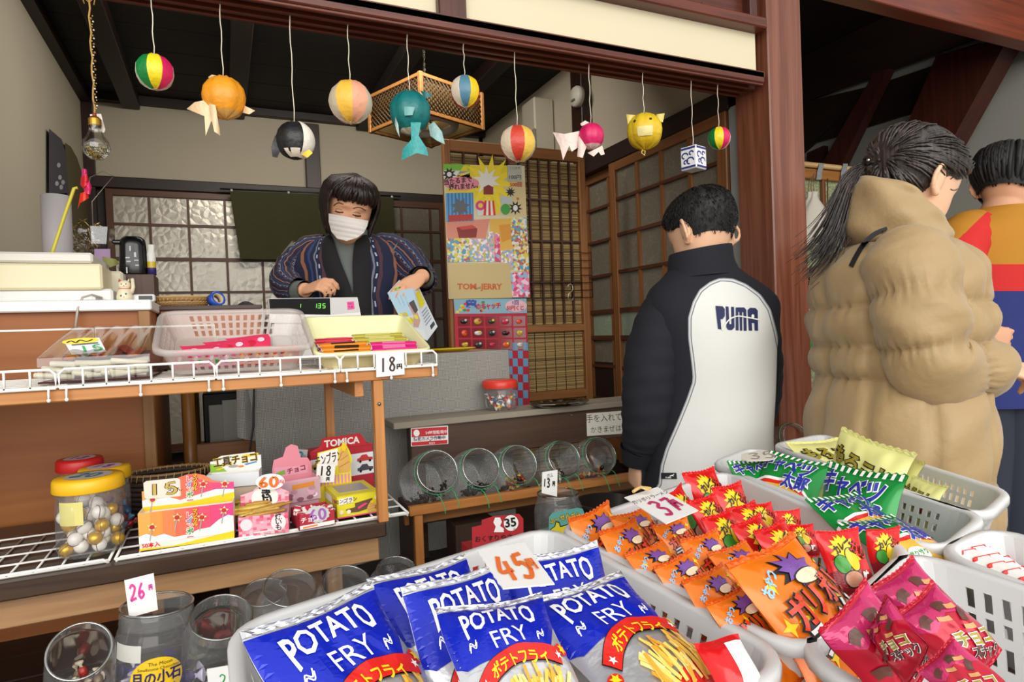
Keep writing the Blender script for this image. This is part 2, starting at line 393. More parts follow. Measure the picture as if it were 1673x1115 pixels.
# right wall: plaster above a dark rail, sliding doors of patterned glass below
m = MB(); m.box((1.71, 2.9, 2.19), (.05, 2.4, .56), PLAS); m.box((1.71, 2.9, .68), (.05, 2.4, .5), DK); m.box((1.735, 2.9, 1.25), (.02, 2.5, 1.8), DK); struct('wall_right', m)
m = MB(); m.box((1.665, 2.9, 1.882), (.06, 2.4, .075), DKY, .003); m.box((1.655, 2.70, 2.15), (.06, .1, .6), DKZ, .003); struct('trim_5', m)
def slide_door(n, y0, y1, x, z0, z1, vy, hz):
    r = thing('door_%d' % n, None, None); r['kind'] = 'structure'; m = MB()
    for y, s_ in ((y0, .05), (y1, .045)): m.box((x, y, (z0 + z1) / 2), (.03, s_, z1 - z0), HON, .003)
    for z, t in ((z1 - .02, .05), (z0 + .05, .1)): m.box((x, (y0 + y1) / 2, z), (.028, y1 - y0, t), HONY, .002)
    for y in vy: m.box((x, y, (z0 + z1) / 2), (.02, .016, z1 - z0), HON)
    for z, t in hz: m.box((x - .001, (y0 + y1) / 2, z), (.022, y1 - y0, t), wood('#472414', '#5e3420', 1, .45))
    obj('door_frame', m, r, kind='structure')
    obj('glass', MB().box((x + .005, (y0 + y1) / 2, (z0 + z1) / 2), (.006, y1 - y0 - .04, z1 - z0 - .06), LEAF).box((x + .001, (y0 + y1) / 2, 1.112), (.005, y1 - y0 - .03, .12), LEAFG), r, kind='structure')
HZ2 = [(1.676, .014), (1.516, .014), (1.349, .014), (1.174, .022), (1.049, .022), (.912, .014), (.75, .014)]
slide_door(3, 1.745, 2.44, 1.655, .47, 1.85, [2.259, 2.095, 1.922], HZ2)
slide_door(4, 2.42, 3.3, 1.69, .47, 1.85, [2.532, 2.72, 2.9, 3.1], HZ2)
struct('trim_15', MB().box((1.665, 1.69, 1.15), (.04, .035, 1.4), M('#8c8d8a', .7)))
# ceiling and joists
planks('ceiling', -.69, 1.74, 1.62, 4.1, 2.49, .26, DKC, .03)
m = MB()
for x, mt in ((.13, wood('#2a2019', '#362a22', 1, .6)), (-.4, DKY), (.86, wood('#150d09', '#1f1510', 1, .6)), (1.3, DKY)): m.box((x, 2.83, 2.43), (.085, 2.4, .07), mt, .004)
struct('trim_6', m)
# front pillar, lintel with sliding grooves, plaster transom, upper beam and carved panel
struct('trim_7', MB().box((1.694, 1.575, 1.55), (.15, .15, 3.1), wood('#63321f', '#8c5540', 2, .25, .8), .004))
m = MB(); m.box((.1, 1.508, 1.8735), (3.0, .016, .035), RED, .003)
m.box((.1, 1.55, 1.882), (3.0, .10, .018), RED)
for y in (1.512, 1.546, 1.582, 1.612): m.box((.1, y, 1.861), (3.0, .012, .024), RED, .002)
struct('trim_8', m)
struct('wall_front', MB().box((.1, 1.55, 1.96), (2.98, .05, .15), PLASF))
struct('trim_9', MB().box((.558, 1.522, 1.955), (.074, .04, .14), REDZ, .003).box((-.5, 1.522, 1.955), (.074, .04, .14), REDZ, .003))
m = MB(); m.box((.1, 1.53, 2.036), (3.0, .10, .034), RED, .004); m.box((.1, 1.56, 2.30), (3.0, .03, .5), wood('#4a2013', '#672e1c', 0, .4))
for x in (1.11, 1.575): m.box((x, 1.535, 2.3), (.03, .05, .5), REDZ, .003)
m.box((1.34, 1.54, 2.062), (.44, .03, .014), RED)
struct('trim_10', m)
m = MB()
for a in (-1, 1): m.tube([(1.335 + a * .004, 1.545, 2.072), (1.335 + a * .02, 1.545, 2.082), (1.335 + a * .045, 1.545, 2.078), (1.335 + a * .06, 1.545, 2.095)], [.002, .003, .003, .001], M('#1c0a06'), 6)
struct('trim_11', m)
# eave over the street front
struct('ceiling_eave', MB().box((.6, 1.2, 3.0), (7.0, .9, .04), wood('#3a1c10', '#54291a', 0, .6)))
# the neighbouring bay right of the pillar
struct('trim_12', MB().box((3.25, 1.5325, 2.36), (2.95, .065, .3), wood('#5c2514', '#8a3a1e', 0, .3), .003))
XW = 3.3
def prism(m, px, X, dx, mat):
    p = [onX(x, y, X) for x, y in px]; q = [v + Vector((dx, 0, 0)) for v in p]; n = len(p)
    m.convex(p + q, [list(range(n)), list(range(n, 2 * n))] + [[i, (i + 1) % n, n + (i + 1) % n, n + i] for i in range(n)], mat)
struct('wall_right_bay', MB().box((3.36, 2.8, 1.7), (.06, 3.4, 3.4), M('#8e8b82', .9, var=.05, vs=3)).box((2.5, 4.07, 1.6), (1.7, .06, 3.2), PLAS))
m = MB()
prism(m, [(1300, 172), (1640, 45), (1700, -120), (1300, 20)], XW, .02, DKY)
prism(m, [(1300, 259), (1369, 197), (1378, 204), (1440, 155), (1300, 204)], XW, .03, DKY)
prism(m, [(1300, 243), (1400, 213), (1480, 188), (1600, 150), (1600, 70), (1528, 92), (1528, 106), (1442, 135), (1425, 140), (1300, 170)], XW + .01, .02, DK)
struct('trim_13', m)
m = MB(); prism(m, [(1427, 120), (1450, 112), (1372, 275), (1350, 420), (1322, 420), (1330, 290)], XW - .07, .06, wood('#33150e', '#4a2116', 2, .45))
prism(m, [(1528, 95), (1640, 60), (1640, 75), (1500, 330), (1440, 300)], XW - .14, .12, wood('#33150e', '#4c2015', 2, .4))
prism(m, [(1345, 238), (1352, 420), (1325, 420), (1318, 250)], XW - .05, .04, DKZ)
struct('trim_14', m)
struct('ceiling_bay', MB().box((2.6, 2.8, 2.72), (1.75, 2.6, .03), DKY))
struct('wall_partition', MB().box((1.78, 2.8, 1.5), (.04, 2.3, 2.5), DK))
# ---------------------------------------------------------------- furniture
PINE = wood('#a9672f', '#c98a4a', 0, .45); PINEY = wood('#a9672f', '#c98a4a', 1, .45); PINEZ = wood('#a9672f', '#c98a4a', 2, .45)
DKB = wood('#2e1c12', '#46301f', 0, .35); MID = wood('#8f6a48', '#ad8458', 0, .5); MIDZ = wood('#8f6a48', '#ad8458', 2, .5)
PLY = wood('#8c4a0e', '#a05e1a', 0, .5, .5)
WIRE = M('#f2f0ea', .35)
# low dark bench
r = thing('display_bench', 'low dark wooden bench carrying the sweet jars and cartons at the left', 'bench', loc=(0, 0, 0))
obj('bench_top', MB().box((-.5, 1.51, .70), (1.584, .42, .03), DKB, .003), r)
obj('apron', MB().box((-.5, 1.335, .658), (1.56, .025, .052), MID, .002), r)
for x in (-1.2, .19): obj('leg', MB().box((x, 1.35, .541), (.03, .03, .182), MIDZ, .002), r); obj('leg', MB().box((x, 1.69, .567), (.03, .03, .234), MIDZ, .002), r)
d = obj('drawer', MB().box((.08, 1.36, .583), (.175, .03, .1), wood('#4b3629', '#5d4534', 0, .5), .003), r)
obj('drawer_knob', MB().ball((.08, 1.338, .583), .009, M('#2a1a12', .4)), d)
# upper shelf of pine on legs standing on the bench
r = thing('upper_shelf', 'pine shelf on thin legs above the low bench, edged with white wire', 'shelf', loc=(0, 0, 0))
obj('shelf_board', MB().box((-.4, 1.49, 1.019), (1.632, .38, .021), PINE, .002), r)
for x, y in ((.288, 1.314), (.24, 1.66), (-1.1, 1.312), (-1.1, 1.66)): obj('leg', MB().box((x, y, .862), (.02, .022, .294), PINEZ, .001), r)
obj('rail', MB().box((.252, 1.486, .992), (.018, .33, .032), PINEY, .001), r)
obj('rail', MB().box((-1.1, 1.486, .992), (.018, .33, .032), PINEY, .001), r)
obj('screw_head', MB().ball((.288, 1.302, .96), .004, M('#8d8d8a', .3, 1)), r)
# plywood desk with a white top behind the shelf
DKY0 = 1.75
dx1 = onY(249, 600, DKY0).x
r = thing('counter_desk', 'tall plywood desk with a white worktop at the left wall', 'desk', loc=(0, 0, 0))
zt = onY(250, 490, DKY0).z
obj('worktop', MB().box(((dx1 - .62) / 2, 2.0, zt - .0125), (.62 + dx1 + .01, .52, .025), M('#efeee9', .4), .003), r)
obj('panel', MB().box(((dx1 - .62) / 2 - .01, DKY0 + .02, .45 + (zt - .475) / 2), (.62 + dx1 - .03, .018, zt - .475), PLY), r)
obj('corner_post', MB().box((dx1 - .012, DKY0 + .012, .45 + (zt - .475) / 2), (.026, .03, zt - .475), wood('#8a5d2e', '#a5763f', 2, .5), .002), r)
obj('side_panel', MB().box((dx1 - .012, 2.02, .45 + (zt - .475) / 2), (.018, .46, zt - .475), PLY), r)
# cloth covered table with the till
r = thing('till_table', 'table hung with grey woven cloth in front of the shopkeeper', 'table', loc=(0, 0, 0))
obj('tabletop', MB().box((.44, 2.09, 1.028), (.78, .46, .02), wood('#9a6a35', '#b78547', 0, .45), .003), r)
for x in (.09, .79):
    for y in (1.91, 2.27): obj('leg', MB().box((x, y, .734), (.035, .035, .568), DKB), r)
def weave(h1, h2, name):
    m, nt, p = _new(name); N = nt.nodes; L = nt.links; tc = N.new('ShaderNodeTexCoord'); mp = N.new('ShaderNodeMapping'); mp.inputs['Scale'].default_value = (95, 95, 60)
    ck = N.new('ShaderNodeTexWave'); ck.wave_type = 'BANDS'; ck.bands_direction = 'Z'; ck.inputs['Scale'].default_value = 1.3; ck.inputs['Distortion'].default_value = 1.5; ck.inputs['Detail'].default_value = 1
    ck2 = N.new('ShaderNodeTexWave'); ck2.bands_direction = 'X'; ck2.inputs['Scale'].default_value = .9
    L.new(tc.outputs['Object'], mp.inputs[0]); L.new(mp.outputs[0], ck.inputs[0]); L.new(mp.outputs[0], ck2.inputs[0])
    mu = N.new('ShaderNodeMath'); mu.operation = 'MULTIPLY'; L.new(ck.outputs['Fac'], mu.inputs[0]); L.new(ck2.outputs['Fac'], mu.inputs[1])
    mx = N.new('ShaderNodeMix'); mx.data_type = 'RGBA'; mx.inputs[6].default_value = lin(h1); mx.inputs[7].default_value = lin(h2)
    L.new(mu.outputs[0], mx.inputs[0]); L.new(mx.outputs[2], p.inputs['Base Color']); p.inputs['Roughness'].default_value = .9
    b = N.new('ShaderNodeBump'); b.inputs['Strength'].default_value = .4; b.inputs['Distance'].default_value = .003; L.new(mu.outputs[0], b.inputs['Height']); L.new(b.outputs[0], p.inputs['Normal']); return m
CLOTH = weave('#77756f', '#c6c3bb', 'woven_cloth')
def cloth_f(u, v):      # u across, v down
    x0 = .045 + .03 * v + .015 * sin(v * 5); x = x0 + (.832 - x0) * u
    y = 1.852 - .012 * v - (.007 * sin(u * 17 + v * 2) + .004 * sin(u * 41 + 1)) * (.3 + v)
    return (x, y, 1.04 - .59 * v)
m = MB(); m.sheet(cloth_f, 60, 24, CLOTH, flip=True)
m.sheet(lambda u, v: (.832 + .004 * sin(v * 40), 1.852 + .35 * u, 1.04 - .57 * v + 0 * u), 6, 12, CLOTH, flip=True)
m.sheet(lambda u, v: (.046 + .787 * u, 1.852 + .03 * v, 1.0405), 10, 2, CLOTH)
obj('cloth', m, r)
m = MB(); m.sheet(lambda u, v: (.03 + .05 * u - .004 * v, 1.845 - .01 * sin(u * 6), 1.035 - (.19 + .02 * u) * v), 8, 10, CLOTH, flip=True)
m.tube([(.075, 1.838, 1.03), (.066, 1.836, .87), (.05, 1.836, .78), (.035, 1.84, .70)], .003, M('#17130f', .5))
obj('cloth_corner', m, r)
# dim things under the till: round post stand and a box of papers
r = thing('low_stand', 'low wooden stand with a round post in the gap beside the plywood desk', 'stand', loc=(0, 0, 0))
P = onY(309, 700, 1.95)
obj('post', MB().tube([(P.x, 1.95, .45), (P.x, 1.95, 1.03)], .0165, wood('#7d4f22', '#98662f', 2, .35), 16), r)
obj('post', MB().tube([(P.x, 2.3, .45), (P.x, 2.3, 1.03)], .0165, wood('#7d4f22', '#98662f', 2, .35), 16), r)
obj('top', MB().box((-.066, 2.12, 1.04), (.19, .42, .018), DKB, .002), r)
a, b = onY(318, 727, 1.96), onY(412, 720, 1.96)
obj('board', MB().box(((a.x + b.x) / 2 + .005, 1.965, .45 + (a.z - .45) / 2), (b.x - a.x + .05, .02, a.z - .45), wood('#75491f', '#8a592a', 0, .4), .002), r)
m = MB(); a, b = onY(330, 645, 2.1), onY(400, 760, 2.1); m.box(((a.x + b.x) / 2, 2.2, (a.z + .45) / 2), (b.x - a.x, .16, a.z - .45), M('#0b0a0a', .6), .004)
obj('black_box', m, label='matt black box standing under the till table', cat_='box')
m = MB(); a, b = onY(336, 680, 2.08), onY(398, 755, 2.08); m.box(((a.x + b.x) / 2 - .01, 2.085, (a.z + b.z) / 2 - .02), (.06, .012, a.z - b.z + .1), M('#8d8982', .8), .002); m.box(((a.x + b.x) / 2 + .022, 2.075, (a.z + b.z) / 2 - .015), (.05, .006, a.z - b.z + .115), M('#96928a', .8), .001)
obj('paper_folder', m, label='grey paper folders leaning on the black box under the till', cat_='folder')
# counter with grey top along the right, and the jar rack below it
r = thing('low_counter', 'low brown counter with a worn grey top under the bamboo screen', 'counter', loc=(0, 0, 0))
obj('counter_top', MB().box((1.01, 1.775, .851), (1.19, .13, .018), M('#8d8474', .55, var=.12, vs=8), .002), r)
obj('front_board', MB().box((1.03, 1.735, .792), (1.13, .022, .1), wood('#3f2b20', '#543c2d', 0, .45, .6), .002), r)
for x in (.5, 1.56): obj('leg', MB().box((x, 1.80, .646), (.04, .04, .392), DKB), r)
for x, z in ((.56, .815), (.98, .83), (.52, .80)): obj('nail_head', MB().ball((x, 1.7235, z), .003, M('#a9a49a', .3, 1), 8, 6), r)
r = thing('jar_rack', 'low wooden rack holding slanted sweet jars below the brown counter', 'rack', loc=(0, 0, 0))
obj('front_rail', MB().box((.99, 1.55, .659), (1.17, .018, .024), PINE, .002), r)
obj('lower_rail', MB().box((.99, 1.60, .622), (1.17, .018, .022), wood('#7a4d27', '#93602f', 0, .5), .002), r)
for x in (.425, 1.53): obj('side_panel', MB().box((x, 1.63, .555), (.018, .14, .21), wood('#3a251a', '#4e3324', 2, .5), .002), r); obj('front_post', MB().box((x + .004, 1.555, .55), (.022, .018, .2), PINEZ, .001), r)
obj('back_board', MB().box((.99, 1.69, .6), (1.13, .012, .04), DKB), r)
obj('dark_box', MB().box((.6, 1.632, .52), (.12, .08, .138), wood('#2d1c13', '#3d281b', 2, .5), .002), label='dark brown wooden box on the floor under the jar rack', cat_='box')
# white wire trays
def wire(m, a, b, r_=.0021): m.tube([a, b], r_, WIRE, 5)
def wire_tray(x0, x1, y0, y1, z, fh, bh, label, step=.036):
    m = MB(); wire_loop = lambda pts: m.tube(pts, .0026, WIRE, 6, closed=True)
    n = max(2, round((x1 - x0) / step)); k = max(2, round((y1 - y0) / .06)); f = .008
    wire_loop([(x0 + f, y0, z + fh), (x1 - f, y0, z + fh), (x1, y0, z + fh - f), (x1, y0, z + .002), (x0, y0, z + .002), (x0, y0, z + fh - f)])
    for i in range(1, n): x = x0 + (x1 - x0) * i / n; wire(m, (x, y0, z + fh), (x, y0, z + .002)); wire(m, (x, y0, z + .002), (x, y1, z + .002))
    for i in range(k + 1): y = y0 + (y1 - y0) * i / k; wire(m, (x0, y, z + .0045), (x1, y, z + .0045))
    if bh:
        wire_loop([(x0, y1, z + .002), (x1, y1, z + .002), (x1, y1, z + bh), (x0, y1, z + bh)])
        for x in (x0, x1): wire(m, (x, y0, z + .004), (x, y1, z + .004), .0026)
    else:
        for x in (x0, x1): wire(m, (x, y0, z + .004), (x, y1, z + .004), .0026)
    for x in (x0 + .01, (x0 + x1) / 2, x1 - .01):        # hooks over the board edge
        if fh > .01: m.tube([(x, y0, z + .006), (x, y0 - .004, z - .004), (x, y0 - .004, z - .017)], .002, WIRE, 5); m.ball((x, y0 - .004, z - .018), .0035, WIRE, 6, 4)
    return obj('wire_tray', m, label=label, cat_='wire tray', group='white wire trays')
xs = [onY(px, 620, 1.296).x for px in (97, 351, 355, 555, 558, 714)]
ZS = 1.0305
wire_tray(xs[0] - .0, xs[1], 1.294, 1.66, ZS, .034, .11, 'white wire tray on the pine shelf, under the bags of white stick sweets')
wire_tray(xs[2], xs[3], 1.294, 1.66, ZS, .034, .08, 'white wire tray on the pine shelf, under the right half of the clear basket')
wire_tray(xs[4], xs[5], 1.294, 1.62, ZS, .034, .0, 'white wire tray at the free end of the pine shelf')
wire_tray(-.75, xs[0] - .005, 1.294, 1.66, ZS, .034, .11, 'white wire tray at the far left of the pine shelf')
wire_tray(-.19, .345, 1.327, 1.58, .7155, .006, .0, 'white wire grid lying under the cartons on the low bench')
wire_tray(-.75, -.2, 1.327, 1.58, .7155, .006, .0, 'white wire grid lying under the yellow lidded jars on the low bench')
# ---------------------------------------------------------------- hanging paper balloons and wall things
def wobj(name, m, root=None, *a, **k):
    """world-space mesh: stored relative to its root, or to its own base when it stands alone"""
    if root is None and k.get('kind') != 'structure':
        lo = [min(v[i] for v in m.v) for i in range(3)]; hi = [max(v[i] for v in m.v) for i in range(3)]
        b = Vector(((lo[0] + hi[0]) / 2, (lo[1] + hi[1]) / 2, lo[2])); m.v = [Vector(v) - b for v in m.v]
        return obj(name, m, None, *a, loc=b, **k)
    if root is not None:
        inv = root.matrix_basis.inverted(); m.v = [inv @ Vector(v) for v in m.v]
    return obj(name, m, root, *a, **k)
def pp(pts): return [(x, -y) for x, y in pts]
def planeY(Y): return lambda k=0: (lambda a, b: onY(a, -b, Y - k * .0006))
def cut(m, pts, D, mat, bend=0, maxe=None, axis=0, tilt=0):
    """piece of paper cut to an outline, standing at depth D, bowed by bend"""
    xs_ = [p[axis] for p in pts]; x0, x1 = min(xs_), max(xs_); q = pp(pts)
    def fn(a, b):
        t = ((a if axis == 0 else -b) - x0) / (x1 - x0); return onD(a, -b, D + bend * (2 * t - 1) ** 2 + tilt * (t - .5))
    return m.poly(q, fn, mat, maxe or max(4, (x1 - x0) / 5))
STR = M('#e8dfc9', .8)
def paper(h): return M(h, .42, var=.10, vs=55, bump=.5, bs=75)
def hang(px, py, r_px, Y=1.55):
    c = onY(px, py, Y); D = (c - EYE).dot(_f); return c, r_px * D / F
def string(root, c, r, ztop=1.853):
    m = MB(); k = 8; top = Vector((c.x, c.y, ztop))
    m.tube([(c.x + .0012 * sin(i * 1.7), c.y + .001 * cos(i * 2.1), c.z + r * .97 + (ztop - c.z - r * .97) * i / k) for i in range(k + 1)], .0011, STR, 5); wobj('string', m, root)
def gores(c, r, cols, a0, sq=1., n=8, sub=4, lat=10):
    m = MB(); ms = [paper(h) for h in cols]
    rr = lambda th, ph: r * (1 + .012 * sin(5 * th + 9 * ph)) * (1 - .02 * cos(n * th - n * a0))
    for g in range(n):
        def fn(u, v):
            th = a0 + (g - .5 + u) * 2 * pi / n; ph = -pi / 2 + pi * v; q = rr(th, ph)
            return (c.x + q * cos(ph) * cos(th), c.y + q * cos(ph) * sin(th), c.z + q * sq * sin(ph))
        m.sheet(fn, sub, lat, ms[g])
    return m
def facing(c): return math.atan2(-c.y, -c.x)
def balloon(px, py, rp, cols, label, turn=0, sq=1.):
    c, r = hang(px, py, rp); t = thing('paper_balloon', label, 'paper balloon', loc=c, group='paper balloons hung from the lintel')
    # colours run to the right as seen from the street
    wobj('balloon_body', gores(c, r, cols, facing(c) + turn, sq), t); string(t, c, r * sq); m = MB(); m.ball(c - Vector((0, 0, r * sq * .97)), (r * .16, r * .16, r * .03), paper('#e5dcc8')); wobj('end_patch', m, t)
W_, G_, Y_, P_ = '#ece3d2', '#15803a', '#f0d51d', '#d8215f'
balloon(253, 118, 28.5, [Y_, P_, W_, G_, Y_, P_, W_, G_], 'large round paper balloon in green, yellow and pink, nearest the glass bulb ornament')
balloon(573, 167, 34.5, ['#efb944', '#e7a583', '#e2d5bd', '#efb944', '#e7a583', '#e2d5bd', '#e7a583', '#dccbb0'], 'round paper balloon in mustard yellow and peach, between the penguin and the whale', R(-18))
balloon(760, 150, 24, ['#4f7f96', '#eecb1e', '#c92f2b', '#e6d8c0', '#4f7f96', '#c92f2b', '#c92f2b', '#e3d3bb'], 'small round paper balloon with a blue band, right of the whale', sq=1.08)
balloon(846, 235, 29.5, ['#c9402f', '#e8bf52', '#e3d2b4', '#c9402f', '#e8bf52', '#e3d2b4', '#c9402f', '#e3d2b4'], 'round paper balloon with a brick red band, before the bamboo screen')
balloon(1175, 226, 18.2, [Y_, P_, W_, G_, Y_, P_, W_, G_], 'small round paper balloon in green, yellow and pink, nearest the pillar')
def paper_animal(name, px, py, rp, label):
    c, r = hang(px, py, rp); return thing(name, label, 'paper balloon', loc=c, group='animal shaped paper balloons'), c, r, (c - EYE).dot(_f)
def blob(c, r, top, bot, cutz, a0, tilt=0):
    m = MB(); mt, mb_ = paper(top), paper(bot)
    for k in range(8):
        for lo, hi, mm in ((0, cutz, mb_), (cutz, 1, mt)):
            def fn(u, v):
                th = a0 + (k + u) * pi / 4; ph = -pi / 2 + pi * (lo + (hi - lo) * v) + tilt * cos(th - a0) * sin(pi * (lo + (hi - lo) * v)) * .5
                q = r * (1 - .03 * cos(8 * (th - a0)) + .012 * sin(7 * ph)); return (c.x + q * cos(ph) * cos(th), c.y + q * cos(ph) * sin(th), c.z + q * sin(ph))
            m.sheet(fn, 4, 6, mm)
    return m
# orange goldfish
t, c, r, D = paper_animal('paper_goldfish', 366, 160, 34, 'orange paper goldfish balloon with long pale tail fins')
wobj('body', blob(c, r, '#e8981f', '#ecb35e', .25, facing(c)), t); string(t, c, r)
pf = paper('#eccaa0'); D2 = D - r * .7
m = MB(); cut(m, [(338, 163), (358, 160), (352, 178), (359, 212), (345, 198), (336, 222), (334, 190), (305, 178), (318, 167)], D2, pf, .02); cut(m, [(340, 168), (352, 172), (360, 222), (350, 215)], D2 - .008, pf, .012); wobj('tail_fin', m, t)
m = MB(); cut(m, [(398, 172), (417, 181), (407, 187), (396, 184)], D, pf, .01); wobj('side_fin', m, t)
m = MB(); cut(m, [(340, 126), (346, 122), (360, 125), (362, 130), (346, 134)], D, pf, .01); wobj('back_fin', m, t)
# penguin
t, c, r, D = paper_animal('paper_penguin', 482, 230, 30, 'black and white paper penguin balloon with a yellow beak')
m = blob(c, r, '#1d1c1e', '#1d1c1e', .3, facing(c)); wobj('body', m, t); string(t, c, r)
def patch(c, r, lon0, lon1, lat0, lat1, mat, off=.0015):
    m = MB(); f0 = facing(c)
    m.sheet(lambda u, v: (lambda th, ph: c + Vector((cos(ph) * cos(th), cos(ph) * sin(th), sin(ph))) * (r * 1.02 + off))(f0 + R(lon0 + (lon1 - lon0) * u), R(lat0 + (lat1 - lat0) * v)), 12, 12, mat); return m
m = patch(c, r, 25, 110, -70, 62, paper('#eee8da'))
m.sheet(lambda u, v: (lambda th, ph: c + Vector((cos(ph) * cos(th), cos(ph) * sin(th), sin(ph))) * (r * 1.025))(facing(c) + R(-45 + 90 * u), R(-70 + 34 * v)), 10, 5, paper('#e9e0cd')); wobj('belly_patch', m, t)
m = MB(); cut(m, [(458, 218), (449, 222), (443, 240), (445, 256), (453, 258), (459, 244)], D - .004, paper('#47474a'), .01, axis=1); wobj('flipper', m, t)
m = MB(); cut(m, [(492, 252), (505, 244), (511, 250), (502, 258)], D - r * .6, paper('#eec51e'), .004); wobj('beak', m, t)
# whale
t, c, r, D = paper_animal('paper_whale', 670, 184, 34, 'teal paper whale balloon with a drooping forked tail')
wobj('body', blob(c, r, '#0f7170', '#d9d2bd', .17, facing(c)), t); string(t, c, r)
m = MB(); cut(m, [(671, 200), (688, 200), (684, 222), (697, 242), (700, 255), (681, 250), (656, 262), (658, 244), (672, 228)], D - r * 1.0, M('#2f9a97', .4, var=.35, vs=110, bump=.4), .012); wobj('tail', m, t)
m = MB(); cut(m, [(700, 205), (709, 199), (722, 215), (727, 236), (714, 230), (703, 222)], D - r * .5, M('#8fb5b2', .45, var=.3, vs=120, bump=.4), .01); wobj('side_fin', m, t); m = MB(); cut(m, [(646, 190), (651, 205), (653, 225), (649, 216), (645, 204)], D - r * .7, paper('#a9bdb6'), .006); wobj('side_fin', m, t)
m = MB(); cut(m, [(686, 148), (700, 151), (708, 158), (694, 160)], D, paper('#1c6c70'), .01); wobj('back_fin', m, t); m = MB(); cut(m, [(659, 174), (678, 175), (674, 188), (661, 189)], D - r * 1.03, paper('#6fa8a4'), .004); wobj('paper_patch', m, t)
# pink goldfish
t, c, r, D = paper_animal('paper_goldfish', 966, 223, 21, 'pink paper goldfish balloon with pale pink flowing tail')
wobj('body', blob(c, r, '#d62063', '#ecc4bd', .25, facing(c)), t); string(t, c, r)
pk = paper('#ecd2c6')
m = MB(); cut(m, [(958, 212), (960, 222), (946, 240), (934, 248), (930, 238), (920, 262), (915, 240), (903, 216), (922, 219)], D - .01, pk, .02); cut(m, [(946, 222), (958, 240), (952, 258), (943, 256)], D - .02, pk, .008); wobj('tail_fin', m, t)
m = MB(); cut(m, [(960, 250), (984, 238), (988, 252), (982, 254), (978, 248), (970, 256)], D - .012, pk, .01); wobj('side_fin', m, t)
m = MB(); cut(m, [(948, 202), (956, 197), (964, 201), (950, 206)], D, pk, .006); wobj('back_fin', m, t)
# yellow pig
t, c, r, D = paper_animal('paper_pig', 1053, 215, 29, 'yellow paper pig balloon with pointed ears and a curly tail')
wobj('body', blob(c, r, '#e0bd27', '#d9b31f', .4, facing(c)), t); string(t, c, r); yp = paper('#ddc766')
for pts in ([(1023, 187), (1038, 188), (1036, 199), (1026, 204)], [(1072, 187), (1086, 185), (1083, 200), (1074, 197)]): m = MB(); cut(m, pts, D - .006, yp, .006); wobj('ear', m, t)
m = patch(c, r, -22, 26, -28, 0, paper('#e5d48f'), .002); wobj('snout', m, t)
for lo in (-33, 22): m = MB(); th = facing(c) + R(lo); m.ball(c + Vector((cos(.4) * cos(th), cos(.4) * sin(th), sin(.4))) * r * 1.01, r * .08, M('#1c1a14', .3), 8, 6); wobj('eye', m, t)
m = MB(); m.tube([onD(1050, 243, D), onD(1048, 250, D - .006), onD(1053, 254, D - .01), onD(1054, 247, D), onD(1048, 246, D)], .0018, yp, 5); wobj('tail', m, t)
# printed paper cube
c, r = hang(1133, 260, 19); t = thing('paper_cube', 'white paper cube balloon printed in dark blue, on a long string', 'paper balloon', loc=c)
m = MB(); a = facing(c) + R(45 + 12); h = r * .98; inkm = M('#27307c', .6); wm = paper('#e9e9ea')
m.box(c, (2 * h * .8, 2 * h * .8, 2 * h), wm, .003, Euler((0, 0, a)))
for q in range(4):
    rot = Matrix.Translation(c) @ Euler((0, 0, a + q * pi / 2)).to_matrix().to_4x4()
    fn = lambda u, v: rot @ Vector((h * .805, u, v)); s_ = h * .8
    for pts in ([(-s_ * .9, -h * .9), (s_ * .9, -h * .9), (s_ * .9, -h * .72), (-s_ * .9, -h * .72)], [(-s_ * .9, h * .72), (s_ * .9, h * .72), (s_ * .9, h * .9), (-s_ * .9, h * .9)]): m.poly(pts, fn, inkm)
    for x, z, q_ in ((-.4, .2, .3), (.25, -.3, .35), (.4, .35, .2), (-.3, -.35, .2)): m.stroke([(s_ * x + h * q_ * cos(k * .9), h * z + h * q_ * sin(k * .9) * .8) for k in range(6)], h * .13, fn, inkm)
wobj('paper_body', m, t); string(t, c, r)
# glass bulb with gold straw on a beaded cord
c = onY(157, 241, 1.5); D = (c - EYE).dot(_f); r = 21 * D / F
t = thing('bulb_ornament', 'clear glass bulb filled with gold straw hanging on a beaded cord', 'ornament', loc=c)
m = MB(); m.T = Matrix.Translation(c); m.lathe([(.001, -r), (r * .5, -r * .88), (r * .85, -r * .5), (r, 0), (r * .85, r * .5), (r * .55, r * .95), (r * .42, r * 1.4), (r * .42, r * 1.75)], clear('#f4f4ee', .10), 24); wobj('glass_bulb', m, t)
m = MB(); rnd = random.Random(3)
for k in range(60):
    a, b = rnd.uniform(0, 6.28), rnd.uniform(-1.2, .25); p = c + Vector((cos(a), sin(a), 0)) * r * .8 * cos(b) * rnd.uniform(.4, 1) + Vector((0, 0, r * .85 * sin(b)))
    d = Vector((rnd.uniform(-1, 1), rnd.uniform(-1, 1), rnd.uniform(-.6, .6))).normalized() * r * .35; m.tube([p - d * .5, p + Vector((0, 0, r * .08)), p + d * .5], r * .035, M(('#a8892f', '#c9ab48', '#7d6a26')[k % 3], .35, .3), 4)
obj_ = wobj('gold_straw', m, t)
m = MB(); m.T = Matrix.Translation(c); m.lathe([(r * .42, r * 1.65), (r * .46, r * 1.75), (r * .42, r * 1.85), (r * .46, r * 1.95), (r * .42, r * 2.05), (r * .46, r * 2.15), (r * .3, r * 2.35), (.001, r * 2.4)], M('#a8802f', .3, .8), 16); m.ball((0, 0, r * 2.5), r * .16, M('#8f2020', .4), 8, 6); wobj('brass_cap', m, t)
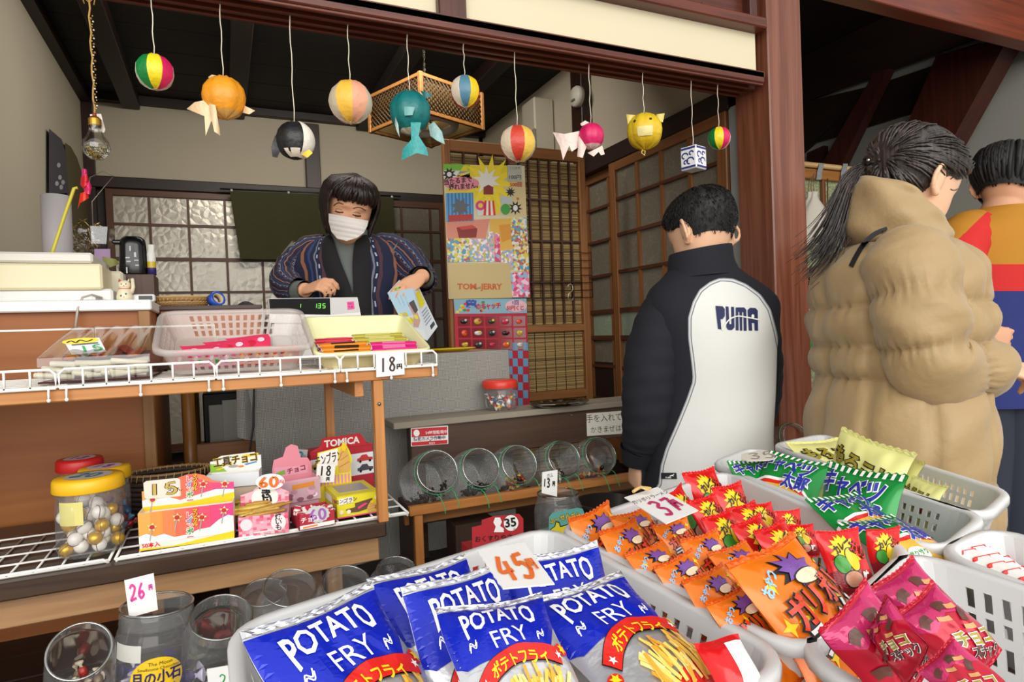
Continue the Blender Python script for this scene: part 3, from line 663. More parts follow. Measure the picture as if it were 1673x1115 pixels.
m = MB(); zt_ = onY(156, 2, 1.5).z; pts = [(c.x + .0015 * sin(k * 2), c.y, c.z + r * 2.45 + (zt_ - c.z - r * 2.45) * k / 14) for k in range(15)]; m.tube(pts, .0018, M('#b08a4c', .7), 5)
for k in range(34):
    z = c.z + r * 3 + k * (zt_ - c.z - r * 4) / 34; m.ball((c.x + .004 + .002 * sin(k * 2.3), c.y - .002, z), .0014 + .0006 * (k % 3), M(('#cfae6a', '#d9d2c2', '#8a6a35')[k % 3], .25, .4), 6, 4)
for s_ in (-1, 1): m.tube([(c.x, c.y, zt_ - .005), (c.x + s_ * .012, c.y - .003, zt_ + .008), (c.x + s_ * .008, c.y, zt_ - .008)], .0014, M('#b08a4c', .7), 5)
m.tube([(c.x, c.y, zt_), (c.x, c.y + .02, 1.855)], .0014, M('#b08a4c', .7), 5); wobj('beaded_cord', m, t)
m = MB(); cut(m, [(147, 187), (165, 186), (172, 212), (170, 217), (150, 212)], D + .012, M('#e6ded0', .8)); wobj('price_tag', m, t)
# olive door curtain
m = MB(); NO = M('#3f3d22', .95, var=.12, vs=60, bump=.3, bs=500)
a, b, z0, z1 = onY(375, 310, 3.93).x, onY(643, 330, 3.93).x, onY(375, 312, 3.93).z, onY(395, 424, 3.93).z
def nf(u, v): return (a + (b - a) * u + .04 * v * (1 - u), 3.93 - .012 * sin(u * 24 + 1) * (.2 + v) , z0 + .012 * u - (z0 - z1) * v)
m.sheet(nf, 70, 10, NO); m.sheet(lambda u, v: (lambda p: (p[0], p[1] + .003, p[2]))(nf(u, v)), 70, 10, NO)
t = thing('door_curtain', 'olive green cloth curtain pinned over the glass door behind the shopkeeper', 'curtain', loc=((a + b) / 2, 3.93, z1)); wobj('cloth', m, t)
m = MB(); m.tube([(a - .05, 3.945, z0 + .012), (b + .05, 3.945, z0 + .024)], .005, M('#15110d', .5), 6); wobj('rod', m, t)
for k in range(4): m = MB(); m.ball((a + .01 + (b - a - .02) * k / 3, 3.925, z0 + .002 + .004 * k), .008, M('#d9d4c8', .4), 8, 6); wobj('pin', m, t)
# square lattice ceiling lamp
zb = 2.02; A, B, C = onZ(606, 214, zb), onZ(704, 236, zb), onZ(788, 210, zb); ce = (A + C) / 2; sd_ = (A - C).length / math.sqrt(2); zh = .15
va = math.atan2((B - ce).y, (B - ce).x)
t = thing('ceiling_lamp', 'square hanging lamp with a wooden lattice shade and white ring tube', 'lamp', loc=ce, rz=va + pi / 4)
LW = wood('#8a5a26', '#a5713a', 0, .5); LT = M('#4a3214', .6); h_ = sd_ / 2; m = MB(); m2 = MB(); m3 = MB()
for q in range(4):
    T_ = Matrix.Rotation(q * pi / 2, 4, 'Z'); m.T = m2.T = m3.T = T_
    m.box((h_, h_, zh / 2), (.018, .018, zh + .02), LW, .002)
    for z in (0, zh): m.box((0, -h_, z), (sd_, .014, .016), LW, .002)
    m3.box((0, -h_ + .008, zh / 2), (sd_ - .02, .003, zh - .01), M('#8a7040', .8))
    n = 16
    for s_ in (-1, 1):
        for i in range(-7, n):
            a0, a1 = sd_ * i / n, sd_ * i / n + zh; q0, q1 = max(a0, 0), min(a1, sd_)
            if q1 - q0 < .01: continue
            za, zc = q0 - a0, q1 - a0
            if s_ < 0: za, zc = zh - za, zh - zc
            m2.tube([(q0 - h_, -h_ - .001 + s_ * .002, za), (q1 - h_, -h_ - .001 + s_ * .002, zc)], .0032, LT, 4)
obj('shade_frame', m, t); obj('paper_lining', m3, t)
m2.T = Matrix.Identity(4); m2.tube([(-h_ + .005, h_, zh / 2), (h_ - .005, h_, zh / 2)], .003, LT, 4); obj('lattice', m2, t)
m = MB(); n = 40; rr = sd_ * .36; m.tube([(rr * cos(2 * pi * i / n), rr * sin(2 * pi * i / n), .02) for i in range(n)], .019, M('#d9d0c3', .35), 12, closed=True); obj('ring_tube', m, t)
m = MB()
for q in (0, 1): a_ = .4 + q * pi / 2; m.tube([(-cos(a_) * rr, -sin(a_) * rr, .045), (cos(a_) * rr, sin(a_) * rr, .045)], .004, M('#a8a49a', .4, .6), 6)
m.lathe([(.001, .14), (.10, .135), (.11, .075), (.06, .055), (.001, .055)], M('#6a5a40', .5), 20); obj('ballast', m, t)
m = MB()
for k in range(14): z = .15 + k * (2.45 - zb - .15) / 14; m.tube([(.006 * cos(q * 1.05 + k), (.006 if k % 2 else .002) * sin(q * 1.05), z + .012 * sin(q * 1.05)) for q in range(6)], .0016, M('#6d6558', .4, .8), 4, closed=True)
m.tube([(0, 0, .14), (0, 0, 2.46 - zb)], .002, M('#2a2622', .5), 5); obj('chain', m, t)
# small fittings on the right wall
a, b = onX(873, 178, 1.64), onX(897, 250, 1.64)
t = thing('air_conditioner', 'cream wall unit high on the right wall behind the red striped balloon', 'air conditioner', loc=(1.62, (a.y + b.y) / 2, b.z))
m = MB(); y_, z_ = (a.y + b.y) / 2, (a.z + b.z) / 2; m.box((1.62, y_, z_), (.12, abs(a.y - b.y), a.z - b.z + .02), M('#b9b2a0', .5), .008); wobj('casing', m, t)
m = MB(); m.box((1.557, y_ - .06, z_ - .08), (.004, .05, .12), M('#8f897a', .5), .001); wobj('grille', m, t)
c = onX(943, 158, 1.61); t = thing('smoke_alarm', 'round white alarm fixed to the dark post above the sliding doors', 'alarm', loc=c)
m = MB(); m.T = Matrix.Translation(c) @ Euler((0, R(-90), 0)).to_matrix().to_4x4(); m.lathe([(.05, -.012), (.05, .008), (.042, .02), (.001, .024)], M('#c4c0b4', .5), 24, cap0=True); wobj('casing', m, t)
m = MB(); m.box(c + Vector((-.026, 0, -.02)), (.004, .03, .008), M('#6d6a62', .5)); wobj('vent', m, t)
# bamboo screen in a wooden frame
YB = 2.34; sx0, sx1, sz1, sz0 = onY(722, 235, YB).x, onY(957, 450, YB).x + .008, onY(830, 240, YB).z + .004, .452
t = thing('bamboo_screen', 'tall bamboo reed screen in a brown wooden frame behind the counter', 'screen', loc=((sx0 + sx1) / 2, YB, sz0))
FR = wood('#7a4a22', '#94602f', 2, .5); FRX = wood('#7a4a22', '#94602f', 0, .5); CB = wood('#3c2013', '#512c1b', 2, .5)
m = MB()
for x, wd in ((sx0 + .014, .028), (sx1 - .016, .032)): m.box((x, YB, (sz0 + sz1) / 2), (wd, .03, sz1 - sz0), FR, .003)
zm, zl = onY(900, 537, YB).z, onY(900, 646, YB).z
for z, q in ((sz1 - .022, .044), (zm, .028), (zl, .034), (sz0 + .03, .05)): m.box(((sx0 + sx1) / 2, YB, z), (sx1 - sx0 - .05, .028, q), FRX, .002)
wobj('frame', m, t)
m = MB()
for px in (738, 762, 786, 810, 834, 852, 867, 884, 901, 917, 933): x = onY(px, 400, YB).x; m.box((x, YB - .004, (sz1 + zm) / 2 - .01), (.007, .012, sz1 - zm - .06), CB)
for py in (328, 395, 462): m.box(((sx0 + sx1) / 2, YB - .006, onY(900, py, YB).z), (sx1 - sx0 - .06, .008, .006), CB)
wobj('lattice', m, t)
m = MB(); rnd = random.Random(5); reeds = [M(h, .6) for h in ('#8d7040', '#a1834f', '#75592f', '#b0945e', '#5e4726')]
z = sz0 + .06
while z < sz1 - .05:
    hh = rnd.uniform(.0035, .006); m.box(((sx0 + sx1) / 2, YB + .008 + rnd.uniform(0, .002), z), (sx1 - sx0 - .055, .004, hh * .8), reeds[rnd.choice((0, 0, 1, 1, 2, 3, 4))]); z += hh
for px in (876, 893, 909, 925, 941): x = onY(px, 600, YB).x; m.tube([(x, YB + .004, sz0 + .06), (x, YB + .004, zm)], .0014, M('#2e2114', .8), 4)
m.box(((sx0 + sx1) / 2, YB + .014, (sz0 + sz1) / 2), (sx1 - sx0 - .06, .002, sz1 - sz0 - .1), M('#3d2d18', .9))
wobj('reed_blind', m, t)
m = MB()
for i in range(7): z = onY(920, 413 + i * 12.3, YB - .03).z; wire_ = M('#2c2119', .4, .6); m.tube([(onY(866, 450, YB - .03).x, YB - .03, z), (onY(967, 450, YB - .03).x, YB - .03, z)], .0016, wire_, 5)
for px in (866, 882, 899, 916, 933, 950, 967): x = onY(px, 450, YB - .032).x; m.tube([(x, YB - .032, onY(px, 413, YB).z), (x, YB - .032, onY(px, 487, YB).z)], .0016, wire_, 5)
wobj('wire_rack', m, None, 'thin dark wire grid hooked on the front of the bamboo screen', 'wire rack')
m = MB(); cx, cz, X_ = onY(932, 478, YB - .04).x, onY(932, 478, YB - .04).z, .018
m.tube([(cx + X_ * sin(a) * .7, YB - .04, cz + X_ + X_ * cos(a)) for a in [R(q) for q in (-100, -50, 0, 50, 100, 150, 180)]] + [(cx + X_ * sin(a) * .7, YB - .04, cz - X_ + X_ * cos(a)) for a in [R(q) for q in (-30, -80, -130, -180, -230, -260)]], .002, M('#b9ae98', .3, .7), 6)
wobj('s_hook', m, None, 'bent metal hook hanging on the dark wire grid', 'hook')
# ---------------------------------------------------------------- table of baskets in the street
BW = M('#d3d3d2', .38); ZR = .855
def fillet(q, r, cols, nc=5):
    """rounded quad outline: list of (point, slot column?)"""
    out = []; n = 4
    for i in range(n):
        p0, p1, p2 = Vector(q[i - 1]), Vector(q[i]), Vector(q[(i + 1) % n])
        a = p1 + (p0 - p1).normalized() * r; b = p1 + (p2 - p1).normalized() * r
        for k in range(nc): t = k / nc; out.append(((a * (1 - t) ** 2 + p1 * 2 * t * (1 - t) + b * t * t), False))
        p3 = Vector(q[(i + 2) % n]); c = p2 + (p1 - p2).normalized() * r
        for k in range(cols[i]): out.append((b + (c - b) * (k / cols[i]), 2 <= k < cols[i] - 2 and k % 2 == 0))
    return out
def basket(label, q, h, mat=BW, taper=.86, pitch=.011, tiers=((.18, .42), (.5, .86)), r=.035, name='sweets_basket', lip=.009, cat_='basket', zr=None, bottom_slots=True, group=None, mtx=None):
    zr = ZR if zr is None else zr
    q = [Vector((p[0], p[1])) for p in q]; area_ = sum(q[i].x * q[(i + 1) % 4].y - q[(i + 1) % 4].x * q[i].y for i in range(4))
    if area_ < 0: q = q[::-1]
    c = sum(q, Vector((0, 0))) / 4; cols = [2 * max(3, round((q[(i + 1) % 4] - q[i]).length / pitch / 2)) + 1 for i in range(4)]
    t = thing(name, label, cat_, loc=(c.x, c.y, zr - h), group=group)
    if mtx is not None: t.matrix_world = mtx
    def loop(s): return fillet([(p - c) * s for p in q], r * s, cols)
    lv = [0]
    for a, b in tiers: lv += [a, b]
    lv.append(1.); slots = set(range(1, len(lv) - 1, 2))
    m = MB(); vs = []; n = None; fs = []
    for z in lv:
        L_ = loop(taper + (1 - taper) * z); n = len(L_); vs += [(p.x, p.y, z * h) for p, _ in L_]
    fl = [f for _, f in loop(1)]
    for k in range(len(lv) - 1):
        for j in range(n):
            if k in slots and fl[j]: continue
            j2 = (j + 1) % n; fs.append((k * n + j, k * n + j2, (k + 1) * n + j2, (k + 1) * n + j))
    m.add(vs, fs, mat); o = obj('wall', m, t)
    md = o.modifiers.new('thickness', 'SOLIDIFY'); md.thickness = .0022; md.offset = 0
    m = MB(); ring = [p for p, _ in loop(1)]; rings = []
    for dx, dz in ((-.001, -.004), (-.001, .001), (.002, .003), (lip, .003), (lip + .002, 0), (lip + .002, -.008), (lip, -.008), (.002, -.002)):
        rr = []
        for i, p in enumerate(ring):
            a, b = ring[i - 1], ring[(i + 1) % n]; d = (b - a); nn = Vector((d.y, -d.x)); nn = nn.normalized() if nn.length > 0 else nn
            rr.append((p.x + nn.x * dx, p.y + nn.y * dx, h + dz))
        rings.append(rr)
    m.loft(rings, mat, False, False, loop=True); obj('rim', m, t)
    m = MB(); L_ = [p for p, _ in loop(taper)]; m.add([(p.x, p.y, .001) for p in L_] + [(p.x, p.y, .003) for p in L_], [list(range(n))[::-1], list(range(n, 2 * n))], mat)
    obj('base', m, t); return t
zz = lambda *a: [onZ(x, y, ZR) for x, y in a]
pA, pB, pC = zz((392, 1029), (893, 868), (1275, 1078)); pD = pA + (pC - pB)
HB = .088
basket('white slotted basket in front holding the blue and silver potato packets', [pA, pB, pC, pD], HB, group='white slotted baskets')
basket('white slotted basket holding the orange and red noodle snack packets', zz((922, 866), (1313, 1064), (1478, 902), (1185, 774)), HB, group='white slotted baskets', tiers=((.3, .45), (.52, .68)))
basket('white slotted basket holding the green packets', zz((1170, 759), (1532, 899), (1598, 845), (1230, 735)), HB, group='white slotted baskets', pitch=.008, tiers=((.2, .32), (.4, .52), (.6, .72), (.78, .88)))
basket('white slotted basket holding the pale yellow packets, furthest back on the table', zz((1268, 729), (1600, 843), (1640, 806), (1345, 712)), HB, group='white slotted baskets', pitch=.008, tiers=((.2, .32), (.4, .52), (.6, .72), (.78, .88)))
rA, rB = zz((1318, 1068), (1490, 908)); u_ = (rB - rA)
basket('white slotted basket holding the crimson chocolate snack bags', [rA, rB, rB + Vector((-.01, -.27, 0)), rA + Vector((-.0, -.27, 0))], HB, group='white slotted baskets', tiers=((.2, .4), (.5, .62), (.68, .86)))
rC, rD = zz((1545, 905), (1625, 868)); basket('white basket with striped red sweets, nearest the right edge of the table', [rC, rD, rD + Vector((-.05, -.24, 0)), rC + Vector((-.05, -.22, 0))], HB, group='white slotted baskets')
t = thing('display_table', 'table in the street under the white sweet baskets', 'table', loc=(.55, .5, 0))
m = MB(); top = [(.03, .18), (.98, .02), (1.1, .86), (.74, .97), (.03, .6)]; z0, z1 = ZR - HB - .028, ZR - HB - .0005
m.convex([Vector((x, y, z)) - Vector((.55, .5, 0)) for z in (z0, z1) for x, y in top], [list(range(5))[::-1], list(range(5, 10))] + [[i, (i + 1) % 5, 5 + (i + 1) % 5, 5 + i] for i in range(5)], M('#7d6a58', .6, var=.1, vs=8)); obj('tabletop', m, t)
for x, y in ((.07, .24), (.93, .12), (1.03, .82), (.07, .57)): obj('leg', MB().box((x - .55, y - .5, z0 / 2), (.035, .035, z0), M('#8d8d8c', .4, .6), .003), t)

# -- packets
def pk_fn(w, h, t, seed=0, crush=1.):
    rnd = random.Random(seed); ph = [rnd.uniform(0, 6.28) for _ in range(8)]
    def z_(u, v):
        au, av = min(abs(u), 1), min(abs(v), 1); sv = min(1, av / .92)
        b = (max(0, 1 - au ** 2.4) * max(0, 1 - sv ** 2.8)) ** .7
        cr = math.exp(-(1 - sv) / .22) * (1 - sv) * 3.2
        wr = .15 * sin(9 * u + ph[0]) * cr + .10 * sin(17 * u + ph[1] + 3 * v) * cr + crush * 1.5 * (.05 * sin(4 * u + 5 * v + ph[2]) + .03 * sin(11 * u - 6 * v + ph[3]) + .035 * abs(sin(5 * u + 3.5 * v + ph[4]))) * b
        return t / 2 * (b + wr * (1 if av < .92 else 0)) + (.0006 * sin(av * 260) if av > .92 else 0)
    def f(u, v, k=0, side=1):
        x = u * w / 2 * (1 - .07 * (1 - min(1, v * v)) ) + .004 * sin(3 * v + ph[5]) * w / .12
        y = v * h / 2 + (.02 * h * sin(2.5 * u + ph[6]) * abs(v))
        bend = .05 * h * v * v * sin(ph[7])
        return (x, y, side * z_(u, v) + bend + .0009 * k)
    return f
def packet_mesh(kind, seed):
    w, h, t, base, art, seal = KINDS[kind]; f = pk_fn(w, h, t, seed); m = MB(); nu, nv = 30, 36
    F_ = lambda k: (lambda u, v: f(u, v, k))
    for side in (1, -1):
        m.sheet(lambda a, b: f(2 * a - 1, 2 * b - 1, 0, side), nu, nv, base, flip=side < 0)
    # crimped end seals
    for s_ in (-1, 1): m.poly([(-1, s_ * .92), (1, s_ * .92), (1, s_), (-1, s_)], F_(1), seal, .12)
    if kind != 'potato':        # saw tooth edge
        n = 22; pts = [(-1 + 2 * i / n, 1 + (.035 if i % 2 else 0)) for i in range(n + 1)] + [(1, .97), (-1, .97)]; m.poly(pts, lambda u, v: f(u, v, .5), seal, .2)
    art(m, F_, random.Random(seed)); return m.mesh('packet_' + kind)
FOIL = M('#d6d7da', .34, .72, bump=.25, bs=60); FOILW = M('#e4e5e8', .24, .9, bump=.2, bs=90); EX = .13
BLUE = M('#0a22b0', .25, .1); WHT = M('#f4f3ef', .35); RDD = M('#d8231c', .3); YEL = M('#f6d21c', .35); BLK = M('#17130f', .4); ORG = M('#ee7a1a', .22, .1); ORD = M('#d95f10', .25, .1)
PUR = M('#7a4fa0', .35); CRM = M('#f2dcb8', .4); LBL = M('#8cc4e8', .35); REDP = M('#d81a1c', .2, .1); GRN = M('#3f9a35', .35); MRN = M('#8f1622', .3); CRIMT = 0
def ribbon(m, p, wd, fn, mat): m.stroke(p, wd, fn, mat, EX)
def art_potato(m, F_, rnd):
    f1, f2, f3, f4 = F_(1), F_(2.2), F_(3.4), F_(4.4)
    m.poly([(-1, .9), (1, .9), (1, .42), (.72, .10), (.1, -.02), (-.45, .06), (-.86, .02), (-1, .1)], f1, BLUE, EX)
    m.text('POTATO', 0, .62, .36, f2, WHT, EX, .022, .95, lambda a, b: (a, b * (1 + .25 * a * a * 4) + .10 * (1 - 4 * a * a) * .6), rot=.05)
    m.text('FRY', .05, .31, .34, f2, WHT, EX, 0, 1.2, rot=.05)
    for s_ in (-1, 1):
        for q in (0, .035): m.stroke([(s_ * .62 - .08, .2 + q), (s_ * .62 - .03, .29 + q), (s_ * .62 + .03, .24 + q), (s_ * .62 + .08, .32 + q)], .016, f2, WHT, EX)
    arc = [(-.72, -.28), (-.45, -.08), (0, .06), (.45, .04), (.8, -.04)]; ribbon(m, arc, .24, f2, BLK); ribbon(m, arc, .22, f3, RDD)
    m.text('ポテトフライ', .02, -.03, .19, f4, YEL, EX, .02, .95, lambda a, b: (a, b - .38 * (a - .06) ** 2 + .02))
    for x, y in ((-.66, -.23), (.76, -.03)): m.poly(star(x, y, .06, .025), f4, WHT)
    for x, y in ((-.8, -.42), (.9, .06)): m.poly(ell(x, y, .11, .085), f2, RDD, EX); m.poly(star(x, y, .08, .04, 6), f3, YEL)
    m.poly([(.0, -.62), (.72, -.5), (.8, -.98), (.1, -.98)], f1, RDD, EX)
    fr = [M(h, .4) for h in ('#f3cf62', '#ecb845', '#f6dc88', '#e2a02e')]
    for k in range(46):
        x = rnd.uniform(-.25, .75); y = -.62 + rnd.uniform(0, .42) * (1 - .6 * abs(x - .28)); a = R(90 + rnd.uniform(-28, 28) - (x - .3) * 40); L_ = rnd.uniform(.12, .22)
        dx, dy = cos(a) * L_, sin(a) * L_; m.stroke([(x - dx, y - dy), (x + dx, y + dy)], .055, F_(2.2 + k * .04), fr[k % 4], .2)
def burst(m, x, y, r1, r2, n, fn, mat, rnd, st=1): m.poly([(x + (a - x), y + (b - y) * st) for a, b in star(x, y, r1, r2, n, jit=.18, rnd=rnd)], fn, mat, EX)
def art_gari(m, F_, rnd):
    f1, f2, f3, f4 = F_(1), F_(2), F_(3), F_(4)
    for k in range(9): burst(m, rnd.uniform(-.9, .9), rnd.uniform(-.8, .8), .13, .05, 4, f1, YEL, rnd)
    burst(m, .1, .64, .54, .32, 9, f1, BLK, rnd, .5); burst(m, .1, .64, .5, .29, 9, f2, PUR, rnd, .5)
    m.poly(ell(.15, .5, .34, .11, 20), F_(2.6), BLK, EX); m.poly(ell(.15, .5, .32, .095, 20), f3, CRM, EX)
    m.text('おやつ', -.62, .58, .17, f2, LBL, EX, .04, 1, rot=.5)
    m.text('ガリボリ', .08, .2, .42, f3, BLK, EX, .075, 1.05, rot=.12); m.text('ガリボリ', .08, .2, .42, f4, M('#e23d1c', .3), EX, .03, 1.05, rot=.12)
    m.text('ラーメン', .1, -.16, .42, f3, BLK, EX, .08, 1.05, rot=.12); m.text('ラーメン', .1, -.16, .42, f4, WHT, EX, .025, 1.05, rot=.12)
def art_red(m, F_, rnd):
    f1, f2, f3, f4 = F_(1), F_(2), F_(3), F_(4); OCH = M('#e9c41a', .3)
    burst(m, -.1, .28, .62, .48, 16, f1, YEL, rnd); m.poly([(-1, -.3), (-.2, -.1), (1, -.45), (1, -.9), (-1, -.9)], f1, MRN, EX)
    m.poly(ell(-.42, -.05, .33, .3, 18), F_(1.6), BLK, EX); m.poly(ell(-.42, -.05, .3, .27, 18), f2, GRN, EX); m.poly(ell(.1, .08, .3, .38, 18), F_(1.8), BLK, EX); m.poly(ell(.1, .08, .27, .35, 18), F_(2.4), OCH, EX)
    m.text('カレー', -.15, .5, .3, f3, BLK, EX, .05, 1, rot=.4)
    m.text('ガリ', .52, .3, .42, f3, BLK, EX, .08, 1, rot=-.5); m.text('ガリ', .52, .3, .42, f4, RDD, EX, .02, 1, rot=-.5)
    m.poly(ell(-.1, -.5, .4, .26, 18), F_(2.2), BLK, EX); m.poly(ell(-.1, -.5, .37, .23, 18), F_(2.8), M('#c98f74', .4), EX)
    m.text('味', .5, -.5, .36, f3, WHT, EX, .05)
GPK = M('#158a3a', .24, .1); NVY = M('#23309a', .3)
def art_green(m, F_, rnd):
    f1, f2, f3, f4 = F_(1), F_(2), F_(3), F_(4)
    for i in range(11):
        x = -1 + 2 * i / 11; m.poly([(x + .05, .88), (x + .13, .88), (x + .13, 1), (x + .05, 1)], F_(2.2), WHT)
    m.poly([(-1, .12), (-.6, .22), (0, .24), (.6, .1), (1, -.2), (1, -.92), (-1, -.92)], f1, WHT, EX); m.poly([(-1, .04), (-.6, .14), (0, .16), (.6, .02), (1, -.28), (1, -.92), (-1, -.92)], F_(1.5), RDD, EX)
    m.poly([(-1, -.06), (-.6, .04), (0, .06), (.6, -.08), (1, -.38), (1, -.92), (-1, -.92)], f2, M('#e3b23c', .35), EX)
    for k in range(12): m.poly(ell(rnd.uniform(-.8, .9), rnd.uniform(-.8, -.25), rnd.uniform(.14, .22), rnd.uniform(.1, .15), 12), F_(2.4 + k * .05), M(('#edc44a', '#d99c2b', '#f3d877', '#c98526')[k % 4], .4), .3)
    m.poly(ell(-.35, -.3, .3, .17, 12), F_(3.2), M('#e9f2ee', .4), .2); m.text('ザクザク', -.35, -.3, .14, F_(3.8), GRN, EX, .02)
    m.poly(ell(.62, -.5, .24, .2, 16), F_(3.2), RDD, EX); m.poly(ell(.62, -.5, .15, .12, 16), F_(3.8), M('#f0dca8', .4), EX)
    m.text('キャベツ', -.1, .58, .5, f3, WHT, EX, .075, .85, rot=-.06); m.text('キャベツ', -.1, .58, .5, f4, NVY, EX, .035, .85, rot=-.06)
    m.text('太郎', .38, .16, .44, f3, WHT, EX, .075, .9, rot=-.06); m.text('太郎', .38, .16, .44, f4, NVY, EX, .035, .9, rot=-.06)
YPK = M('#dfdc8e', .3, .05); OLV = M('#8d7d1e', .4)
def art_yellow(m, F_, rnd):
    f1, f2, f3, f4 = F_(1), F_(2), F_(3), F_(4)
    m.text('もろこし', -.05, .3, .44, f2, BLK, EX, .09, 1, rot=-.12); m.text('もろこし', -.05, .3, .44, f3, OLV, EX, .035, 1, rot=-.12)
    m.text('太', .45, -.2, .4, f2, BLK, EX, .08); m.text('太', .45, -.2, .4, f3, RDD, EX, .03)
    m.text('輪', .78, .05, .4, f2, BLK, EX, .08); m.text('輪', .78, .05, .4, f3, OLV, EX, .03)
    m.stroke([(-.9, -.05), (-.3, .1), (.2, -.4)], .012, f1, BLK, EX); m.stroke([(-.9, -.05), (-.2, -.45), (.3, -.5)], .012, f1, BLK, EX)
    for x, y in ((-.5, -.6), (.1, -.72), (.62, -.66), (-.75, -.35)): m.poly(star(x, y, .14, .07, 5, rnd.uniform(0, 2)), f2, M('#e6a3bd', .4), EX); m.poly(ell(x, y, .05, .04, 10), f3, M('#d64f86', .4))
    m.text('さくさく', -.45, -.22, .16, f2, M('#4f93a5', .4), EX, .02)
CRIM = M('#b3152f', .2, .15)
def art_crim(m, F_, rnd):
    f1, f2, f3, f4 = F_(1), F_(2), F_(3), F_(4); MG = M('#bd2b62', .2, .15); CH = M('#5a3026', .4); TAN = M('#c9925a', .4)
    m.poly([(-1, .9), (1, .9), (1, .15), (.2, .5), (-.5, .3), (-1, .55)], f1, MG, EX)
    for x, y, a in ((-.45, .55, .5), (.3, .62, -.4), (.62, .2, .8), (-.2, -.1, .3), (.1, -.5, 1.), (-.6, -.25, -.3)):
        m.stroke([(x - .2 * cos(a), y - .14 * sin(a)), (x, y + .05), (x + .2 * cos(a), y + .14 * sin(a))], .2, F_(2 + abs(x)), CH, EX)
    for x, y in ((0, .42), (.55, .5), (.42, -.05)): m.stroke([(x - .15, y + .08), (x, y), (x + .16, y - .05)], .12, F_(2.9), TAN, EX)
    m.text('チョコ', .25, -.28, .42, f3, WHT, EX, .075, 1, rot=-.35); m.text('チョコ', .25, -.28, .42, f4, M('#9a8a1a', .4), EX, .03, 1, rot=-.35)
    m.text('スナック', .3, -.66, .3, f3, WHT, EX, .06, 1, rot=-.35); m.text('スナック', .3, -.66, .3, f4, M('#3a1210', .4), EX, .02, 1, rot=-.35)
KINDS = {'potato': (.126, .168, .034, FOIL, art_potato, FOILW), 'gari': (.082, .105, .028, ORG, art_gari, ORD), 'red': (.078, .100, .028, REDP, art_red, REDP),
         'green': (.115, .15, .034, GPK, art_green, GPK), 'yellow': (.125, .14, .03, YPK, art_yellow, YPK), 'crim': (.10, .125, .05, CRIM, art_crim, CRIM)}
_pm = {}
def pack(kind, A, B, zA, zB, tilt, label, seed=0, zoff=0, drop=.5, group=None, name='snack_packet', sc_=None):
    """top edge from pixel A to pixel B at heights zA, zB"""
    w, h = KINDS[kind][:2]; key = (kind, seed % 3)
    if key not in _pm: _pm[key] = packet_mesh(kind, seed % 3)
    a = onZ(A[0], A[1], zA); b = onZ(B[0], B[1], zB); d0 = (b - EYE).dot(_f); q = (b - a).length / w
    if q > 1.35: d0 = min((d0 + k * .002 for k in range(-150, 151)), key=lambda D: abs((onD(B[0], B[1], D) - a).length - w * min(1.2, max(.85, q))) + .02 * abs(D - d0)); b = onD(B[0], B[1], d0)
    M_ = pose(a, b, w, tilt); s = M_.to_scale().x
    if sc_: M_ = M_ @ Matrix.Scale(sc_ / s, 4)
    M_ = M_ @ Matrix.Translation((0, -h / 2, 0))
    o = bpy.data.objects.new(name, _pm[key]); COL.objects.link(o); o.matrix_world = M_
    return tag(o, label, 'snack packet', group)
gp = 'potato snack packets'
pack('potato', (606, 946), (766, 900), .885, .885, 40, 'blue and silver potato packet at the back left of its basket', 1, group=gp)
pack('potato', (645, 974), (812, 922), .893, .893, 44, 'blue and silver potato packet half covered, under the 45 yen card', 2, group=gp)
pack('potato', (872, 912), (905, 905), .885, .885, 48, 'blue potato packet mostly hidden behind the 45 yen card', 2, group=gp, sc_=.85)
pack('potato', (889, 984), (985, 956), .876, .876, 74, 'blue and silver potato packet at the right of its basket, red fries carton showing', 0, group=gp, sc_=.84)
pack('potato', (394, 1046), (610, 962), .893, .893, 55, 'largest blue and silver potato packet, at the front left of the basket', 0, group=gp)
pack('potato', (716, 992), (890, 962), .907, .907, 56, 'blue and silver potato packet lying on top in the middle of the basket', 1, group=gp)
gg = 'orange noodle snack packets'
OR = [((925, 852), (992, 822), 30, 'at the far left corner of its basket'), ((1000, 846), (1058, 826), 35, 'behind the hand-written 37 yen card corner'), ((972, 878), (1032, 850), 42, 'second from the far left corner of the basket'),
      ((1066, 862), (1122, 846), 40, 'right under the 37 yen card'), ((1024, 906), (1086, 880), 42, 'in the third place along the left rim'), ((1106, 890), (1166, 868), 44, 'in the middle, next to the red packets'),
      ((1066, 930), (1130, 900), 44, 'in the fourth place along the left rim'), ((1160, 905), (1222, 880), 42, 'in the middle, beside the largest orange packet'), ((1108, 958), (1174, 925), 46, 'in the fifth place along the left rim'),
      ((1150, 990), (1226, 952), 46, 'nearest the front of the left rim')]
for i, (a, b, tl, w_) in enumerate(OR): pack('gari', a, b, .868 + .002 * (i % 3), .872, tl, 'orange noodle snack packet ' + w_, i, group=gg)
pack('gari', (1196, 922), (1304, 866), .905, .905, 36, 'largest orange noodle snack packet, standing above the others with red and white lettering', 1, group=gg)
gr = 'red noodle snack packets'
